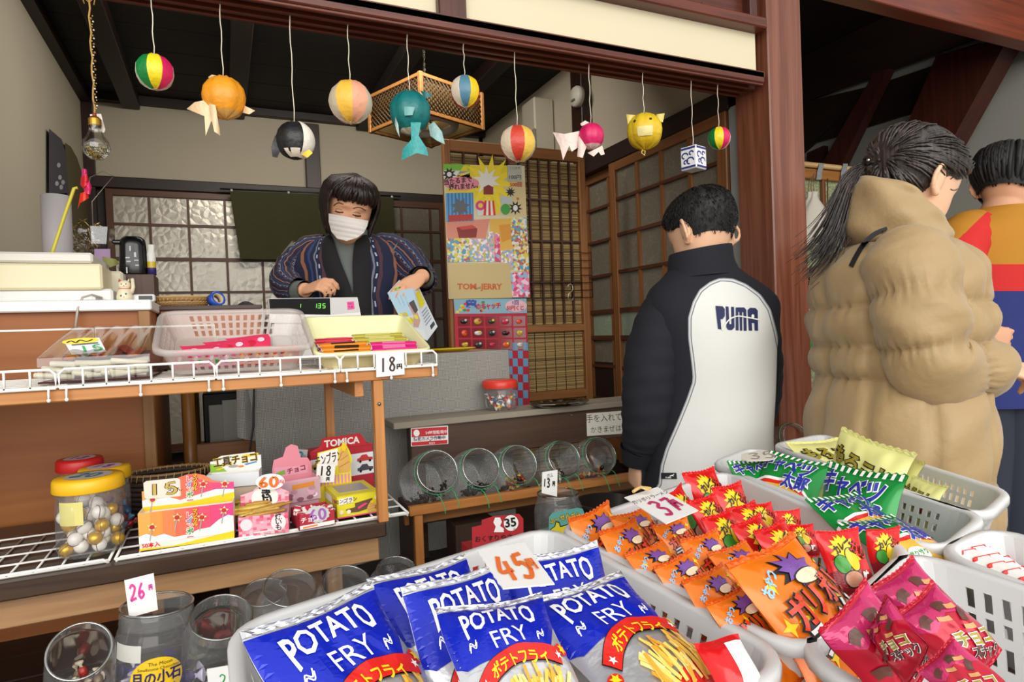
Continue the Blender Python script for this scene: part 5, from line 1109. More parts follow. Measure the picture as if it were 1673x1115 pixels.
def h_lolly(m, F_, W, h):
    n = 8
    for i in range(n):
        c = ['#f5a64a', '#f39542', '#f1824a', '#ee6c50', '#ea5a5c', '#e64c6a', '#e24378', '#dd3d84'][i]; tp = [1.45, 1.5, 1.6, 1.72, 1.8, 1.62, 1.5, 1.46, 1.44]; m.poly([(i / n, 1.0), ((i + 1) / n, 1.0), ((i + 1) / n, tp[i + 1]), (i / n, tp[i])], F_(.6), M(c, .5))
    m.poly([(0, 1.2), (.2, 1.3), (.4, 1.1), (.6, 1.2), (.8, 1.3), (1, 1.25), (1, .85), (0, .85)], F_(1.2), LW); m.poly([(0, 1.02), (.4, 1.0), (1, 1.16), (1, .9), (0, .9)], F_(1.8), YLW)
    for x, y in ((.11, 1.2), (.66, 1.48), (.9, 1.42)): lolly(m, F_, W, h, x, y, 1.0)
    for i, ch in enumerate('レインボー'): g = lambda k: (lambda u, v: F_(k)(.51 + u / W, 1.66 - .15 * i + v / h)); m.text(ch, 0, 0, .013, g(4), LW, None, .09); m.text(ch, 0, 0, .013, g(4.8), RB[i % 4], None, .02)
    for i, ch in enumerate('マジカル'): g = lambda k: (lambda u, v: F_(k)(.57 + u / W, 1.74 - .12 * i + v / h)); m.text(ch, 0, 0, .0095, g(4), M('#b3342a', .5), None, .09); m.text(ch, 0, 0, .0095, g(4.8), YLW, None, .02)
hump = [(0, 0), (1, 0), (1, 1.45), (.9, 1.46), (.76, 1.55), (.68, 1.72), (.58, 1.8), (.48, 1.78), (.4, 1.66), (.36, 1.54), (.2, 1.5), (0, 1.44)]
cart('lollipop_carton', 'orange and pink carton of lollipops with white clouds and yellow stripes, marked 15', (228, 901), (383, 880), ZB, .069, .05, '#f3e6d8', a_lolly, header=(hump, '#ee7f4a', h_lolly, .9), inside='#b9863a')
upright('cream rounded card marked 15 yen stuck on the lollipop carton', (234, 787), (294, 781), (297, 811), (236, 816), onZ(300, 890, ZB).y + .038, lambda m, fn: (m.hand('15', .12, -.82, .62, .13, fn(1), M('#2a2118', .5), None, .62), m.hand('15', .12, -.82, .62, .085, fn(3), M('#c9a94a', .5), None, .62), m.text('えん', .82, -.62, .24, fn(1), INK)), mat=M('#e3dccc', .6), outline=[(.08, 0), (.92, 0), (1, .1), (1, .92), (.94, 1), (.05, 1), (0, .9), (0, .1)], maxe=None)
# roasted sweet potato carton
rnd = random.Random(31)
def gingham(m, F_, x0, x1, y0, y1, n, k0=1):
    for i in range(n):
        for j in range(max(1, int(n * .5))):
            if rnd.random() < .55: w_ = (x1 - x0) / n; hh = (y1 - y0) / max(1, int(n * .5)); m.poly([(x0 + i * w_, y0 + j * hh), (x0 + (i + 1) * w_, y0 + j * hh), (x0 + (i + 1) * w_, y0 + (j + 1) * hh), (x0 + i * w_, y0 + (j + 1) * hh)], F_(k0), M(rnd.choice(['#e0506e', '#f08aa0', '#e86a84', '#f7c0cc']), .5))
def a_imo(m, F_, W, h):
    gingham(m, F_, 0, 1, 0, 1, 14); m.poly(ell(.16, .6, .12, .3, 16), F_(2), M('#f7dde0', .5)); m.poly(ell(.8, .55, .15, .42, 16), F_(2), M('#f7e6e6', .5))
    for i, ch in enumerate('焼いも'): g = lambda k: (lambda u, v: F_(k)(.8 + u / W, .82 - .27 * i + v / h)); m.text(ch, 0, 0, .013, g(3), BLK, None, .02)
    m.poly([(.3, .12), (.7, .16), (.7, .22), (.3, .18)], F_(2), LW)
def h_imo(m, F_, W, h):
    gingham(m, F_, 0, 1, 1.05, 1.75, 12); m.poly(ell(.5, 1.55, .28, .6, 20), F_(2), LW)
    for i, ch in enumerate('焼きいも'): g = lambda k: (lambda u, v: F_(k)(.5 + .02 * i + u / W, 2.02 - .28 * i + v / h)); m.text(ch, 0, 0, .021, g(3), BLK, None, .05, rot=-.1)
cart('sweet_potato_carton', 'pink checked carton of baked sweet potato sweets marked 60 in orange', (390, 879), (472, 869), ZB, .038, .06, '#f3a9b8', a_imo, header=([(0, 0), (1, 0), (1, 1.75), (.85, 1.95), (.7, 2.3), (.4, 2.3), (.25, 1.95), (0, 1.8)], '#f3b6c2', h_imo, .95), inside='#8a5a2a')
for k in range(9):
    a = onZ(392 + (k % 3) * 22, 846 - 3 * (k // 3), ZB + .034) + Vector((.012 * (k % 2), .02 + .008 * (k // 3), .004 + .006 * (k // 3))); m = MB(); dx = Vector((.032, -.002 + .003 * (k % 3), .002 * (k % 2)))
    m.loft([[a + dx * (x * 2 - 1) + Vector((0, r_ * cos(q * .785), r_ * .6 * sin(q * .785))) for q in range(8)] for x, r_ in ((-.1, .004), (0, .006), (.08, .004), (.15, .0075), (.5, .0085), (.85, .0075), (.92, .004), (1, .006), (1.1, .003))], M(('#c9a23a', '#d8b95a', '#b98a3a')[k % 3], .4, .15, var=.3, vs=120), True, True)
    wobj('wrapped_sweet', m, None, 'long gold wrapped sweet lying in the pink checked carton', 'sweet', 'gold sweets in the pink checked carton')
upright('white oval card marked 60 yen in orange on the pink checked carton', (417, 776), (465, 773), (465, 800), (418, 801), onZ(430, 875, ZB).y + .042, lambda m, fn: (m.hand('60', .12, -.82, .62, .12, fn(1), M('#e8701c', .5), None, .52), m.hand('円', .76, -.68, .36, .05, fn(2), M('#e07a7a', .5), None, .8, .8)), outline=ell(.5, .5, .5, .5, 26))
# tool chocolate header, pink carton, red cartons
def a_tool(m, F_, W, h): m.poly([(0, 0), (1, 0), (1, 1), (0, 1)], F_(1), M('#dfe5e8', .5))
def h_tool(m, F_, W, h):
    m.poly([(0, .9), (.32, .9), (.2, 1.35), (.12, 1.5), (0, 1.55)], F_(1), M('#8cc63a', .5)); m.poly([(.62, 2.05), (.95, 2.12), (.95, 1.95), (.8, 1.86), (.66, 1.92)], F_(1), YLW); m.poly([(.18, 1.84), (.42, 1.92), (.42, 2.02), (.18, 1.94)], F_(1), M('#2f86c8', .5)); g = lambda k: (lambda u, v: F_(k)(.5 + u / W, 1.68 + v / h))
    m.text('工具チョコ', 0, 0, .021, g(2), M('#e8c63a', .5), None, .07, .85, rot=.08); m.text('工具チョコ', 0, 0, .021, g(3), M('#3a2212', .5), None, .025, .85, rot=.08)
    m.poly([(.1, 1.1), (.22, 1.22), (.28, 1.16), (.16, 1.04)], F_(2), YLW); m.poly([(.66, 1.35), (.9, 1.5), (.92, 1.42), (.7, 1.26)], F_(2), M('#3a8ac8', .5)); m.poly(ell(.45, 1.25, .1, .1, 14), F_(2), SIL); m.poly(ell(.6, 1.2, .06, .08, 12), F_(2.4), M('#e8882a', .5))
t, Mx, W = cart('tool_chocolate_carton', 'white and green chocolate carton with brown lettering behind the pink checked one', (338, 800), (424, 792), .80, .028, .05, '#eef0ee', a_tool, header=([(0, 0), (1, 0), (1, 1.95), (.88, 1.98), (.88, 2.2), (.22, 2.1), (.16, 2.0), (.14, 1.75), (0, 1.72)], '#eef2f0', h_tool, .9), inside='#caa75a')
m = MB(); a = Mx.translation; m.T = Mx; m.box((W / 2, -(a.z - ZB) / 2, -.03), (W - .01, a.z - ZB - .001, .05), M('#c9b8a0', .7), .001); m.T = Matrix.Identity(4); wobj('stock_box', m, None, 'plain cardboard box raising the white and green chocolate carton', 'box')
def a_pink(m, F_, W, h):
    m.poly([(0, 0), (1, 0), (1, .9), (0, .9)], F_(1), M('#c9a3ad', .5)); m.poly([(.3, .58), (.85, .62), (.85, .82), (.3, .78)], F_(2), M('#d98a2a', .5))
    for k in range(14): m.poly(ell(rnd.uniform(.05, .95), rnd.uniform(.08, .55), .09, .1, 10), F_(2 + .1 * k), M(rnd.choice(['#b98a98', '#e8dfe2', '#8a5a68', '#d9a9b8']), .4))
def h_pink(m, F_, W, h):
    m.poly([(.05, 1.0), (.9, 1.0), (.9, 1.35), (.05, 1.45)], F_(1), M('#e9a0b4', .5)); m.poly([(.08, 1.2), (.3, 1.3), (.32, 1.1), (.1, 1.05)], F_(2), M('#7fb04a', .5))
    g = lambda k: (lambda u, v: F_(k)(.6 + u / W, 1.22 + v / h)); m.text('チョコ', 0, 0, .014, g(2), M('#8a1a2a', .5), None, .03, 1, rot=.1)
t, Mx, W = cart('pink_chocolate_carton', 'pink carton of clear wrapped chocolates with a scalloped header behind the red one', (458, 826), (524, 814), ZB + .03, .048, .06, '#dba7b4', a_pink, header=([(0, 0), (1, 0), (1, 1.4), (.9, 1.7), (.72, 1.75), (.66, 2.3), (.5, 2.42), (.36, 2.3), (.28, 1.9), (.05, 1.8), (0, 1.4)], '#e8909f', h_pink, .95), inside='#a07a86')
m = MB(); m.T = Mx; m.box((W / 2, -.016, -.03), (W - .004, .029, .055), M('#b98a94', .7), .001); m.T = Matrix.Identity(4); wobj('stock_box', m, None, 'flat mauve box lying under the pink carton of clear wrapped chocolates', 'box')
upright('grey card marked 30 yen in teal behind the pink carton', (472, 734), (503, 735), (501, 755), (471, 752), 1.53, lambda m, fn: (m.hand('30', .1, -.85, .66, .13, fn(1), TEA, None, .5), m.hand('円', .75, -.65, .3, .05, fn(2), M('#8fb0ae', .5), None, .8, .8)), mat=M('#b3b4ae', .7))
def a_r60(m, F_, W, h): m.poly([(.02, .05), (.98, .05), (.98, .3), (.02, .3)], F_(1), WHT); g = lambda k: (lambda u, v: F_(k)(.3 + u / W, .62 + v / h)); m.text('チョコ', 0, 0, .012, g(2), WHT, None, .02); m.poly([(.1, .1), (.5, .14), (.5, .24), (.1, .2)], F_(2), OG)
t, Mx, W = cart('red_carton', 'low red carton of small white sweets with a purple 60 yen card', (489, 868), (548, 857), ZB, .03, .075, '#b8273a', a_r60, inside='#a32030')
for k in range(10): candy(('#efe6e2', '#c9304a', 'brick'), Mx @ Vector((.008 + (k % 4) * (W - .016) / 3, .026 + .004 * (k // 5), -.014 - .018 * (k // 4))), Euler((rnd.uniform(-.4, .4), rnd.uniform(-.3, .3), rnd.uniform(0, 3))), 'small white wrapped sweet in the low red carton', 'white sweets in the low red carton')
upright('pale scalloped card marked 60 in purple leaning on the low red carton', (497, 829), (538, 824), (541, 852), (500, 858), onZ(520, 862, ZB).y - .002, lambda m, fn: m.hand('60', .16, -.8, .6, .1, fn(1), PUI, None, .55), mat=M('#c9c9c4', .6), outline=[(.5 + .5 * (1 + .05 * cos(14 * a)) * cos(a) * .95, .5 + .5 * (1 + .05 * cos(14 * a)) * sin(a) * .95) for a in [k * 2 * pi / 56 for k in range(56)]], maxe=None)
def a_tom(m, F_, W, h):
    m.poly([(0, .4), (1, .4), (1, .85), (0, .85)], F_(1), M('#e9e9ec', .5)); CARC = ['#c8a03a', '#3a6ac8', '#c83a3a', '#4a4a52']
    for k, (x, y) in enumerate(((.14, .72), (.14, .52), (.86, .72), (.86, .52))): m.poly([(x - .13, y - .04), (x + .13, y - .04), (x + .13, y + .02), (x + .06, y + .03), (x + .03, y + .09), (x - .05, y + .09), (x - .09, y + .03), (x - .13, y + .02)], F_(2), M(CARC[k], .35)); [m.poly(ell(x + d, y - .045, .022, .03, 8), F_(3), BLK) for d in (-.08, .08)]
def h_tom(m, F_, W, h): m.poly([(.2, 1.02), (.8, 1.02), (.8, 1.25), (.2, 1.25)], F_(1), M('#c81a2c', .45)); g = lambda k: (lambda u, v: F_(k)(.5 + u / W, 1.13 + v / h)); m.text('TOMICA', 0, 0, .022, g(2), WHT, None, .035)
cart('toy_car_carton', 'red and white toy car carton behind the yellow one, lettered on its header', (510, 822), (612, 803), ZB, .115, .06, '#b81f30', a_tom, header=([(0, 0), (1, 0), (1, 1.02), (.9, 1.04), (.86, 1.16), (.8, 1.26), (.2, 1.26), (.16, 1.1), (.02, 1.02)], '#c32033', h_tom, .04), open_=False)
YB2 = M('#e8da2a', .45)
def cone(m, F_, W, h, x, y, s):
    asp = W / h; m.poly([(x + a * s, y + b * s * asp) for a, b in [(-.1, -.1), (.1, -.1), (.12, -.02), (.1, .04), (.06, .1), (.02, .16), (-.03, .14), (-.08, .08), (-.12, .0)]], F_(3), M('#e0ae5a', .5))
    for k in range(3): m.stroke([(x - (.1 - .02 * k) * s, y + (-.05 + .06 * k) * s * asp), (x, y + (-.03 + .06 * k) * s * asp), (x + (.1 - .02 * k) * s, y + (-.01 + .06 * k) * s * asp)], .014 * s, F_(3.6), M('#b9803a', .5))
    m.poly([(x + a, y + b * asp) for a, b in ell(.01 * s, .13 * s, .05 * s, .04 * s, 12)], F_(4), YLW)
def a_mont(m, F_, W, h):
    m.poly([(0, .0), (1, .0), (1, .06), (0, .06)], F_(1), PK); m.poly([(.05, .62), (.38, .66), (.38, .92), (.05, .9)], F_(2), LW); g = lambda k: (lambda u, v: F_(k)(.215 + u / W, .78 + v / h)); m.text('モンブラン', 0, 0, .0095, g(3), M('#4a2a1a', .5), None, .02, rot=.03); g2 = lambda u, v: F_(3)(.24 + u / W, .69 + v / h); m.text('チョコ', 0, 0, .006, g2, M('#4a2a1a', .5))
    m.poly([(.2, .38), (.42, .42), (.42, .6), (.84, .72), (.84, .5), (.7, .25), (.5, .18), (.25, .2)], F_(1.6), M('#6a4a3a', .4)); m.poly([(.5, .3), (.72, .5), (.66, .55), (.48, .4)], F_(2.4), PK); cone(m, F_, W, h, .82, .3, 1.); m.poly(ell(.93, .28, .05, .1, 12), F_(3), PK)
    for x, y in ((.1, .28), (.27, .26), (.94, .72)): m.poly(ell(x, y, .05, .1, 12), F_(2), M('#f3ecc8', .5))
def h_mont(m, F0, W, h):
    F_ = lambda k=0: (lambda u, v: F0(k)(-.18 + .86 * u, 1 + (v - 1) * 1.85))
    m.poly([(.1, 1.42), (.62, 1.5), (.64, 1.95), (.1, 1.88)], F_(1), LW); g = lambda k: (lambda u, v: F_(k)(.36 + u / W, 1.7 + v / h)); m.text('モンブラン', 0, 0, .014, g(3), M('#3a221a', .5), None, .02, rot=.06); cone(m, F_, W, h, .8, 1.6, 1.5)
    for i in range(10): m.poly([(i / 10, 1.02), (i / 10 + .05, 1.02), (i / 10 + .05, 1.26), (i / 10, 1.26)], F_(1), M('#e58ac0', .5))
    m.poly(ell(.42, 1.34, .1, .13, 16), F_(2), WHT); m.poly([(.34, 1.27), (.38, 1.25), (.38, 1.43), (.34, 1.41)], F_(3), M('#2a4aa8', .5)); m.poly([(.46, 1.25), (.5, 1.27), (.5, 1.41), (.46, 1.43)], F_(3), RDD)
def s_mont(m, F_, d, h): m.poly([(.1, .5), (.7, .55), (.7, .88), (.1, .84)], F_(2), LW); m.poly(ell(.75, .3, .18, .2, 12), F_(2), M('#e0ae5a', .5)); m.poly(ell(.88, .75, .08, .09, 10), F_(2), PK)
t, Mx, W = cart('chestnut_cake_carton', 'yellow chestnut cake chocolate carton at the right end of the bench, marked 18', (551, 849), (620, 837), ZB, .046, .12, YB2, a_mont, header=([(-.18, 0), (.68, 0)] + [(-.18 + .86 * x, 1 + (v - 1) * 1.85) for x, v in ((1, 1.5), (1.06, 1.6), (.98, 1.85), (.88, 2.05), (.72, 2.0), (.66, 1.98), (.06, 1.9), (.04, 1.45), (0, 1.4))], YB2, h_mont, .97), open_=False, side=s_mont)
m = MB(); m.T = Mx; m.box((W * .5, .0472, -.06), (W * .7, .001, .07), M('#9a9c9e', .3), 0); m.T = Matrix.Identity(4); wobj('clear_window', m, t)
upright('white card marked 18 yen in black standing by the yellow carton', (518, 758), (548, 759), (546, 788), (516, 790), Mx.translation.y + .09, lambda m, fn: (m.hand('18', .14, -.62, .5, .085, fn(1), INK, None, .66), m.hand('円', .55, -.92, .28, .05, fn(2), INK, None, .85, .8)), mat=M('#e9e7e3', .6))
# jars with lids at the left end of the bench
def lidded(label, px, py, rp, z0, lid_top, lid_col, sticker, num, sq=.8, Y=1.42, ncol=PUI):
    c = onY(px, py, Y); D = (c - EYE).dot(_f); Rl_ = rp * D / F; H = onY(px, lid_top, Y - Rl_ * .3).z - z0; Mx = Matrix.Translation((c.x, Y, z0)); t = jar(label, Mx, Rl_ * .93, H - .012, Rl_ * .88, sq=sq)
    m = MB(); m.lathe([(.001, H + .002), (Rl_ * .95, H + .002), (Rl_, H - .002), (Rl_ * 1.02, H - .02), (Rl_ * .99, H - .022)], M(lid_col, .4), 40); m.v = [v for v in m.v]; o = obj('lid', m, t)
    m = MB(); m.poly(ell(0, 0, Rl_ * .68, Rl_ * .68, 30), lambda u, v: (u, v, H + .003), M(sticker, .5)); m.hand(num, -Rl_ * .45, -Rl_ * .28, Rl_ * .6, Rl_ * .12, lambda u, v: (u * .91 + v * .41, -u * .41 + v * .91, H + .0036), ncol, None, .66); obj('lid_sticker', m, o); return t, Mx, Rl_, H
lidded('jar with a red lid at the back, left end of the low bench', 131, 768, 33, ZB, 752, '#c92222', '#d9c9cf', '13', Y=1.60)
t, Mx, Rj, H = lidded('jar with a yellow lid behind the chocolate ball jar, purple sweets inside', 171, 770, 37, ZB, 766, '#e9b616', '#d9c6d2', '18', Y=1.52)
rnd = random.Random(12); fill(Mx, Rj, [('#8a1f4a', '#b84a72', 'twist'), ('#5a2a86', '#7d4aa8', 'twist'), ('#b8242f', '#d85a5a', 'twist'), ('#2f6a9a', '#6aa0c8', 'twist')], 34, 'shiny purple or red wrapped sweet in the second yellow lidded jar', 'purple and red sweets in the second yellow lidded jar', rnd, .014, rr=.85, s=1.2)
t, Mx, Rj, H = lidded('front jar with a yellow lid holding white and gold foil balls', 145, 790, 50, ZB, 782, '#f0b91a', '#b9b4ac', '20', Y=1.395, ncol=TEA)
m = MB(); m.sheet(lambda u, v: (lambda a: (cos(a) * Rj * .95, sin(a) * Rj * .95, H * .45 + H * .3 * v))(-2.4 + .8 * u), 8, 4, M('#d9cf7a', .5)); obj('label', m, t)
n = 0; z = .014
while n < 46:
    for k in range(11):
        if n >= 46: break
        a = k * 2.399 + z * 70; r_ = Rj * .78 * math.sqrt((k + .6) / 11); gold = (n * 7) % 10 in (0, 3, 6); P = Mx @ Vector((r_ * cos(a), r_ * sin(a), z + .004 * (k % 3)))
        candy(('#d7a91c', '#8a6a10', 'ball') if gold else ('#e3dfda', '#7a2a2a', 'ball'), P, rot_r(rnd), 'gold foil ball in the front yellow lidded jar' if gold else 'white baseball patterned foil ball in the front yellow lidded jar', 'gold balls in the front jar' if gold else 'white balls in the front jar', name='chocolate_ball', s=1.0); n += 1
    z += .0185
# dark wicker basket
c = onZ(275, 815, ZB + .02); Yw = 1.6; c = onY(275, 800, Yw); Rw = 60 * (c - EYE).dot(_f) / F; zt_ = onY(275, 764, Yw + Rw * .5).z; hw = zt_ - ZB - .001
t = thing('wicker_basket', 'dark brown round wicker basket with a light bound rim behind the lollipop carton', 'basket', loc=(c.x, Yw, ZB + .001)); WK = M('#35271d', .7, var=.3, vs=80); m = MB(); n = 48
for r_ in range(9):
    z = .003 + hw * r_ / 9; q = Rw * (.86 + .14 * r_ / 9); m.tube([(q * cos(2 * pi * k / n) * (1 + (.02 if (k + r_) % 2 else -.02)), q * .62 * sin(2 * pi * k / n) * (1 + (.02 if (k + r_) % 2 else -.02)), z) for k in range(n)], hw / 17, WK, 5, closed=True)
m.lathe([(.001, .002), (Rw * .86, .002), (Rw * .86, .004), (.001, .004)], WK, n, sy=.62); obj('weave', m, t)
m = MB(); m.tube([(Rw * 1.01 * cos(2 * pi * k / n), Rw * .63 * sin(2 * pi * k / n), hw) for k in range(n)], .003, M('#8a6a42', .6), 6, closed=True)
for k in range(36): a = 2 * pi * k / 36; m.tube([(Rw * (1.0 + d) * cos(a + e), Rw * (.62 + d) * sin(a + e), hw + zz_) for d, e, zz_ in ((.06, 0, -.012), (.05, .03, .003), (-.04, .05, .002), (-.04, .05, -.008))], .0012, M('#b08d5e', .6), 4)
obj('bound_rim', m, t)
# ---- upper shelf: clear lidded bags of stick sweets
zs = ZS + .008
a, b = onY(60, 640, 1.33), onY(246, 630, 1.33); t = thing('clear_tray', 'clear plastic lidded tray of white stick sweets at the left end of the shelf', 'tray', loc=((a.x + b.x) / 2, 1.47, zs)); CLR = clear('#f3f1ee', .07, .08, 1.); W = b.x - a.x
m = MB(); m.sheet(lambda u, v: (W * (u - .5), -.13 + .3 * v, .045 + .06 * v + .002 * sin(u * 30)), 24, 6, CLR); m.sheet(lambda u, v: (W * (u - .5), -.13, .045 * v), 8, 2, CLR); m.sheet(lambda u, v: (W / 2, -.13 + .3 * u, (.045 + .06 * u) * v), 4, 2, CLR); m.box((0, .02, .002), (W, .3, .003), M('#6d2a2a', .5)); obj('clear_lid', m, t)
m = MB(); m.box((0, .08, .03), (W * .9, .14, .04), M('#7a3a34', .55, var=.4, vs=30), .004); obj('maroon_packing', m, t)
m = MB()
for k in range(7): m.box((-W * .3 + W * .1 * k, .0 + .012 * (k % 2), .048 + .005 * (k % 2)), (.02, .05, .006), M(('#c9651f', '#8a2a22', '#b83a2a')[k % 3], .4), .002, Euler((.3, 0, .4 * (k % 3) - .3)))
obj('coloured_inserts', m, t)
ST = M('#d9d6bf', .5); STE = M('#efece0', .5)
for k in range(22):
    x = a.x + .02 + W * .93 * ((k * .618) % 1); yy = 1.36 + .035 * ((k * .37) % 1); zq = zs + .009 + .010 * (k // 8); an = .25 * sin(k * 2.1); L_ = .03; d = Vector((cos(an), sin(an) * .6, -.12 * cos(k))) * L_; c = Vector((min(x, b.x - .035), yy, zq + .003)); m = MB(); m.tube([c - d, c - d * .95, c + d * .95, c + d], [.003, .0052, .0052, .003], ST, 10); wobj('stick_sweet', m, None, 'pale stick sweet lying in the clear lidded tray on the shelf', 'sweet', 'pale stick sweets in the clear tray')
upright('price label with a yellow top marked 15 in green on the clear tray', (104, 557), (162, 552), (174, 575), (117, 580), 1.40, lambda m, fn: (m.poly(pp(ell(.45, .12, .52, .2, 20)), fn(1), YLW), m.stroke(pp([(.05, .16), (.2, .06), (.3, .2), (.45, .05), (.6, .18), (.8, .08)]), .06, fn(2), INK), m.stroke(pp([(.15, .34), (.9, .34)]), .1, fn(1), M('#55585c', .5)), m.hand('15', .3, -.86, .4, .08, fn(1), GRI, None, .8)), mat=M('#d9dadc', .5))
# clear tilted basket with pink and red packets
FL, FR = onY(256, 572, 1.325), onY(508, 567, 1.325); FL.z = FR.z = (FL.z + FR.z) / 2; W = FR.x - FL.x; tl = R(22); dp = .21
CBK = trans('#ded6d0', .36, .35); hB = .055
# local frame: origin at the centre of the bottom, tilted down to the street
up_ = Vector((0, -sin(tl), cos(tl))); yv = Vector((0, cos(tl), sin(tl))); o_ = (FL + FR) / 2 + yv * dp / 2 - up_ * hB
Mb = Matrix((Vector((1, 0, 0)), yv, up_)).transposed().to_4x4(); Mb.translation = o_
basket('cloudy clear basket of flat pink and red packets tilted on the shelf', [(-W / 2, -dp / 2), (W / 2, -dp / 2), (W / 2, dp / 2), (-W / 2, dp / 2)], hB, CBK, .85, .0105, ((.1, .3), (.38, .58), (.66, .86)), .03, 'clear_basket', .008, mtx=Mb)
def flat_pack(Mx, w, l, h, col, col2, label, group, name='flat_packet', arts=None):
    m = MB(); f = pk_fn(w, l, h, 3, .6); mt = M(col, .3)
    m.sheet(lambda a, b: f(2 * a - 1, 2 * b - 1), 14, 10, mt); m.sheet(lambda a, b: f(2 * a - 1, 2 * b - 1, 0, -1), 14, 10, mt, flip=True)
    for k, (x, y, r_) in enumerate(((-.5, .1, .2), (.0, -.2, .25), (.5, .15, .18))): m.poly(ell(x, y, r_, r_ * 1.5, 10), lambda u, v: f(u, v, 1.4), M(col2[k % len(col2)], .4), .3)
    o = obj(name, m, None, label, 'snack packet', group); o.matrix_world = Mx
rnd = random.Random(17)
for k in range(8):
    x = -W * .34 + W * .1 * k; side = k < 4; Mx = Mb @ Matrix.Translation((x, -dp * .40 + .0, .028)) @ Euler((R(82), 0, rnd.uniform(-.1, .1))).to_matrix().to_4x4(); flat_pack(Mx, W * .14, .036, .006, '#e05a94' if side else '#d8431f', ['#f3e6ea', '#3aa24a', '#c8243a'] if side else ['#f0b32a', '#f6e3c0', '#8a1f1a'], 'flat pink packet standing in the clear basket' if side else 'flat red and orange packet standing in the clear basket', 'pink packets in the clear basket' if side else 'red packets in the clear basket')
for k in range(3): Mx = Mb @ Matrix.Translation((-W * .22 + W * .16 * k, -dp * .2 + .02 * k, .022)) @ Euler((R(20), 0, .1 * k)).to_matrix().to_4x4(); flat_pack(Mx, W * .32, .05, .008, '#e2385f', ['#f6d0dc', '#c8243a'], 'pinkish red packet lying flat in the clear basket', 'flat packets in the clear basket')
# cream tray of thin stick packets
FL, FR = onY(520, 578, 1.325), onY(700, 572, 1.325); FL.z = FR.z = (FL.z + FR.z) / 2; W2 = FR.x - FL.x; hT = .045; tl = R(20); dp2 = .23; up_ = Vector((0, -sin(tl), cos(tl))); yv = Vector((0, cos(tl), sin(tl))); o_ = (FL + FR) / 2 + yv * dp2 / 2 - up_ * hT
Mt = Matrix((Vector((1, 0, 0)), yv, up_)).transposed().to_4x4(); Mt.translation = o_
basket('cream plastic tray of thin stick packets at the free end of the shelf', [(-W2 / 2, -dp2 / 2), (W2 / 2, -dp2 / 2), (W2 / 2, dp2 / 2), (-W2 / 2, dp2 / 2)], hT, M('#e2dfae', .45), .86, .02, (), .02, 'cream_tray', .006, mtx=Mt, cat_='tray')
def sticks(n, x0, y0, wd, ln, col, col2, w_, z0=.006):
    for k in range(n):
        m = MB(); r_ = wd / 2; mt = M(col, .35); m.loft([[Vector((s, r_ * cos(q * .785), r_ * .5 * sin(q * .785))) for q in range(8)] for s, r_ in ((-ln / 2, r_), (-ln / 2 + .004, r_ * .9), (-ln / 2 + .008, r_), (ln / 2 - .008, r_), (ln / 2 - .004, r_ * .9), (ln / 2, r_))], mt); m.box((0, 0, r_ * .5), (ln * .5, r_ * .9, .0008), M(col2, .4))
        for s_ in (-1, 1): m.box((s_ * ln / 2, 0, 0), (.004, wd, .001), WHT)
        o = obj('stick_packet', m, None, w_, 'snack packet', w_.split(' packet')[0] + ' packets in the cream tray'); o.matrix_world = Mt @ Matrix.Translation((x0 + .003 * ((k * 7) % 3 - 1), y0 + (k % 4) * wd * .85, z0 + .0075 * (k // 4) + .002 * (k % 2))) @ Euler((0, 0, .05 * sin(k * 2.2))).to_matrix().to_4x4()
sticks(16, -W2 * .22, -dp2 * .36, .016, W2 * .44, '#e8871c', '#3a2a1a', 'thin orange stick packet in the cream tray', .012); sticks(12, W2 * .24, -dp2 * .36, .018, W2 * .44, '#df1f7a', '#f08ab8', 'thin magenta stick packet in the cream tray', .014); sticks(8, -W2 * .24, -dp2 * .1, .016, W2 * .42, '#c81f3a', '#e04a62', 'thin red stick packet in the cream tray', .016); sticks(8, W2 * .16, -dp2 * .06, .016, W2 * .5, '#b3a83a', '#e2dc8a', 'thin olive stick packet in the cream tray', .02)
upright('white card marked 18 yen hanging on the front of the pine shelf', (614, 579), (660, 574.5), (661, 612), (615, 617), 1.288, lambda m, fn: (m.hand('18', .12, -.8, .6, .07, fn(1), BWN, None, .48), m.hand('円', .72, -.74, .28, .045, fn(2), BWN, None, .9, .85)))
# ---------------------------------------------------------------- people
from mathutils.bvhtree import BVHTree
SKIN = M('#d9a27e', .5, var=.05, vs=20, spec=.35); SKINL = M('#e3b492', .5, var=.04, vs=20, spec=.35)
def spline1(xs, ys):
    xs = np.array(xs); ys = np.array(ys); d = np.gradient(ys, xs)
    def f(x):
        x = min(max(x, xs[0]), xs[-1]); i = min(int(np.searchsorted(xs, x, 'right')) - 1, len(xs) - 2); h = xs[i + 1] - xs[i]; t = (x - xs[i]) / h
        return (2 * t ** 3 - 3 * t * t + 1) * ys[i] + (t ** 3 - 2 * t * t + t) * h * d[i] + (-2 * t ** 3 + 3 * t * t) * ys[i + 1] + (t ** 3 - t * t) * h * d[i + 1]
    return f
_T = [0, .05, .12, .2, .3, .42, .5, .6, .7, .8, .88, .95, 1]
_W = spline1(_T, [.016, .034, .049, .057, .064, .070, .073, .075, .0745, .069, .058, .038, .001])
_Fy = spline1(_T, [.068, .082, .087, .086, .088, .087, .086, .09, .089, .08, .064, .04, .0])
_By = spline1(_T, [-.02, -.0, .02, .042, .062, .08, .09, .098, .1, .096, .083, .055, .002])
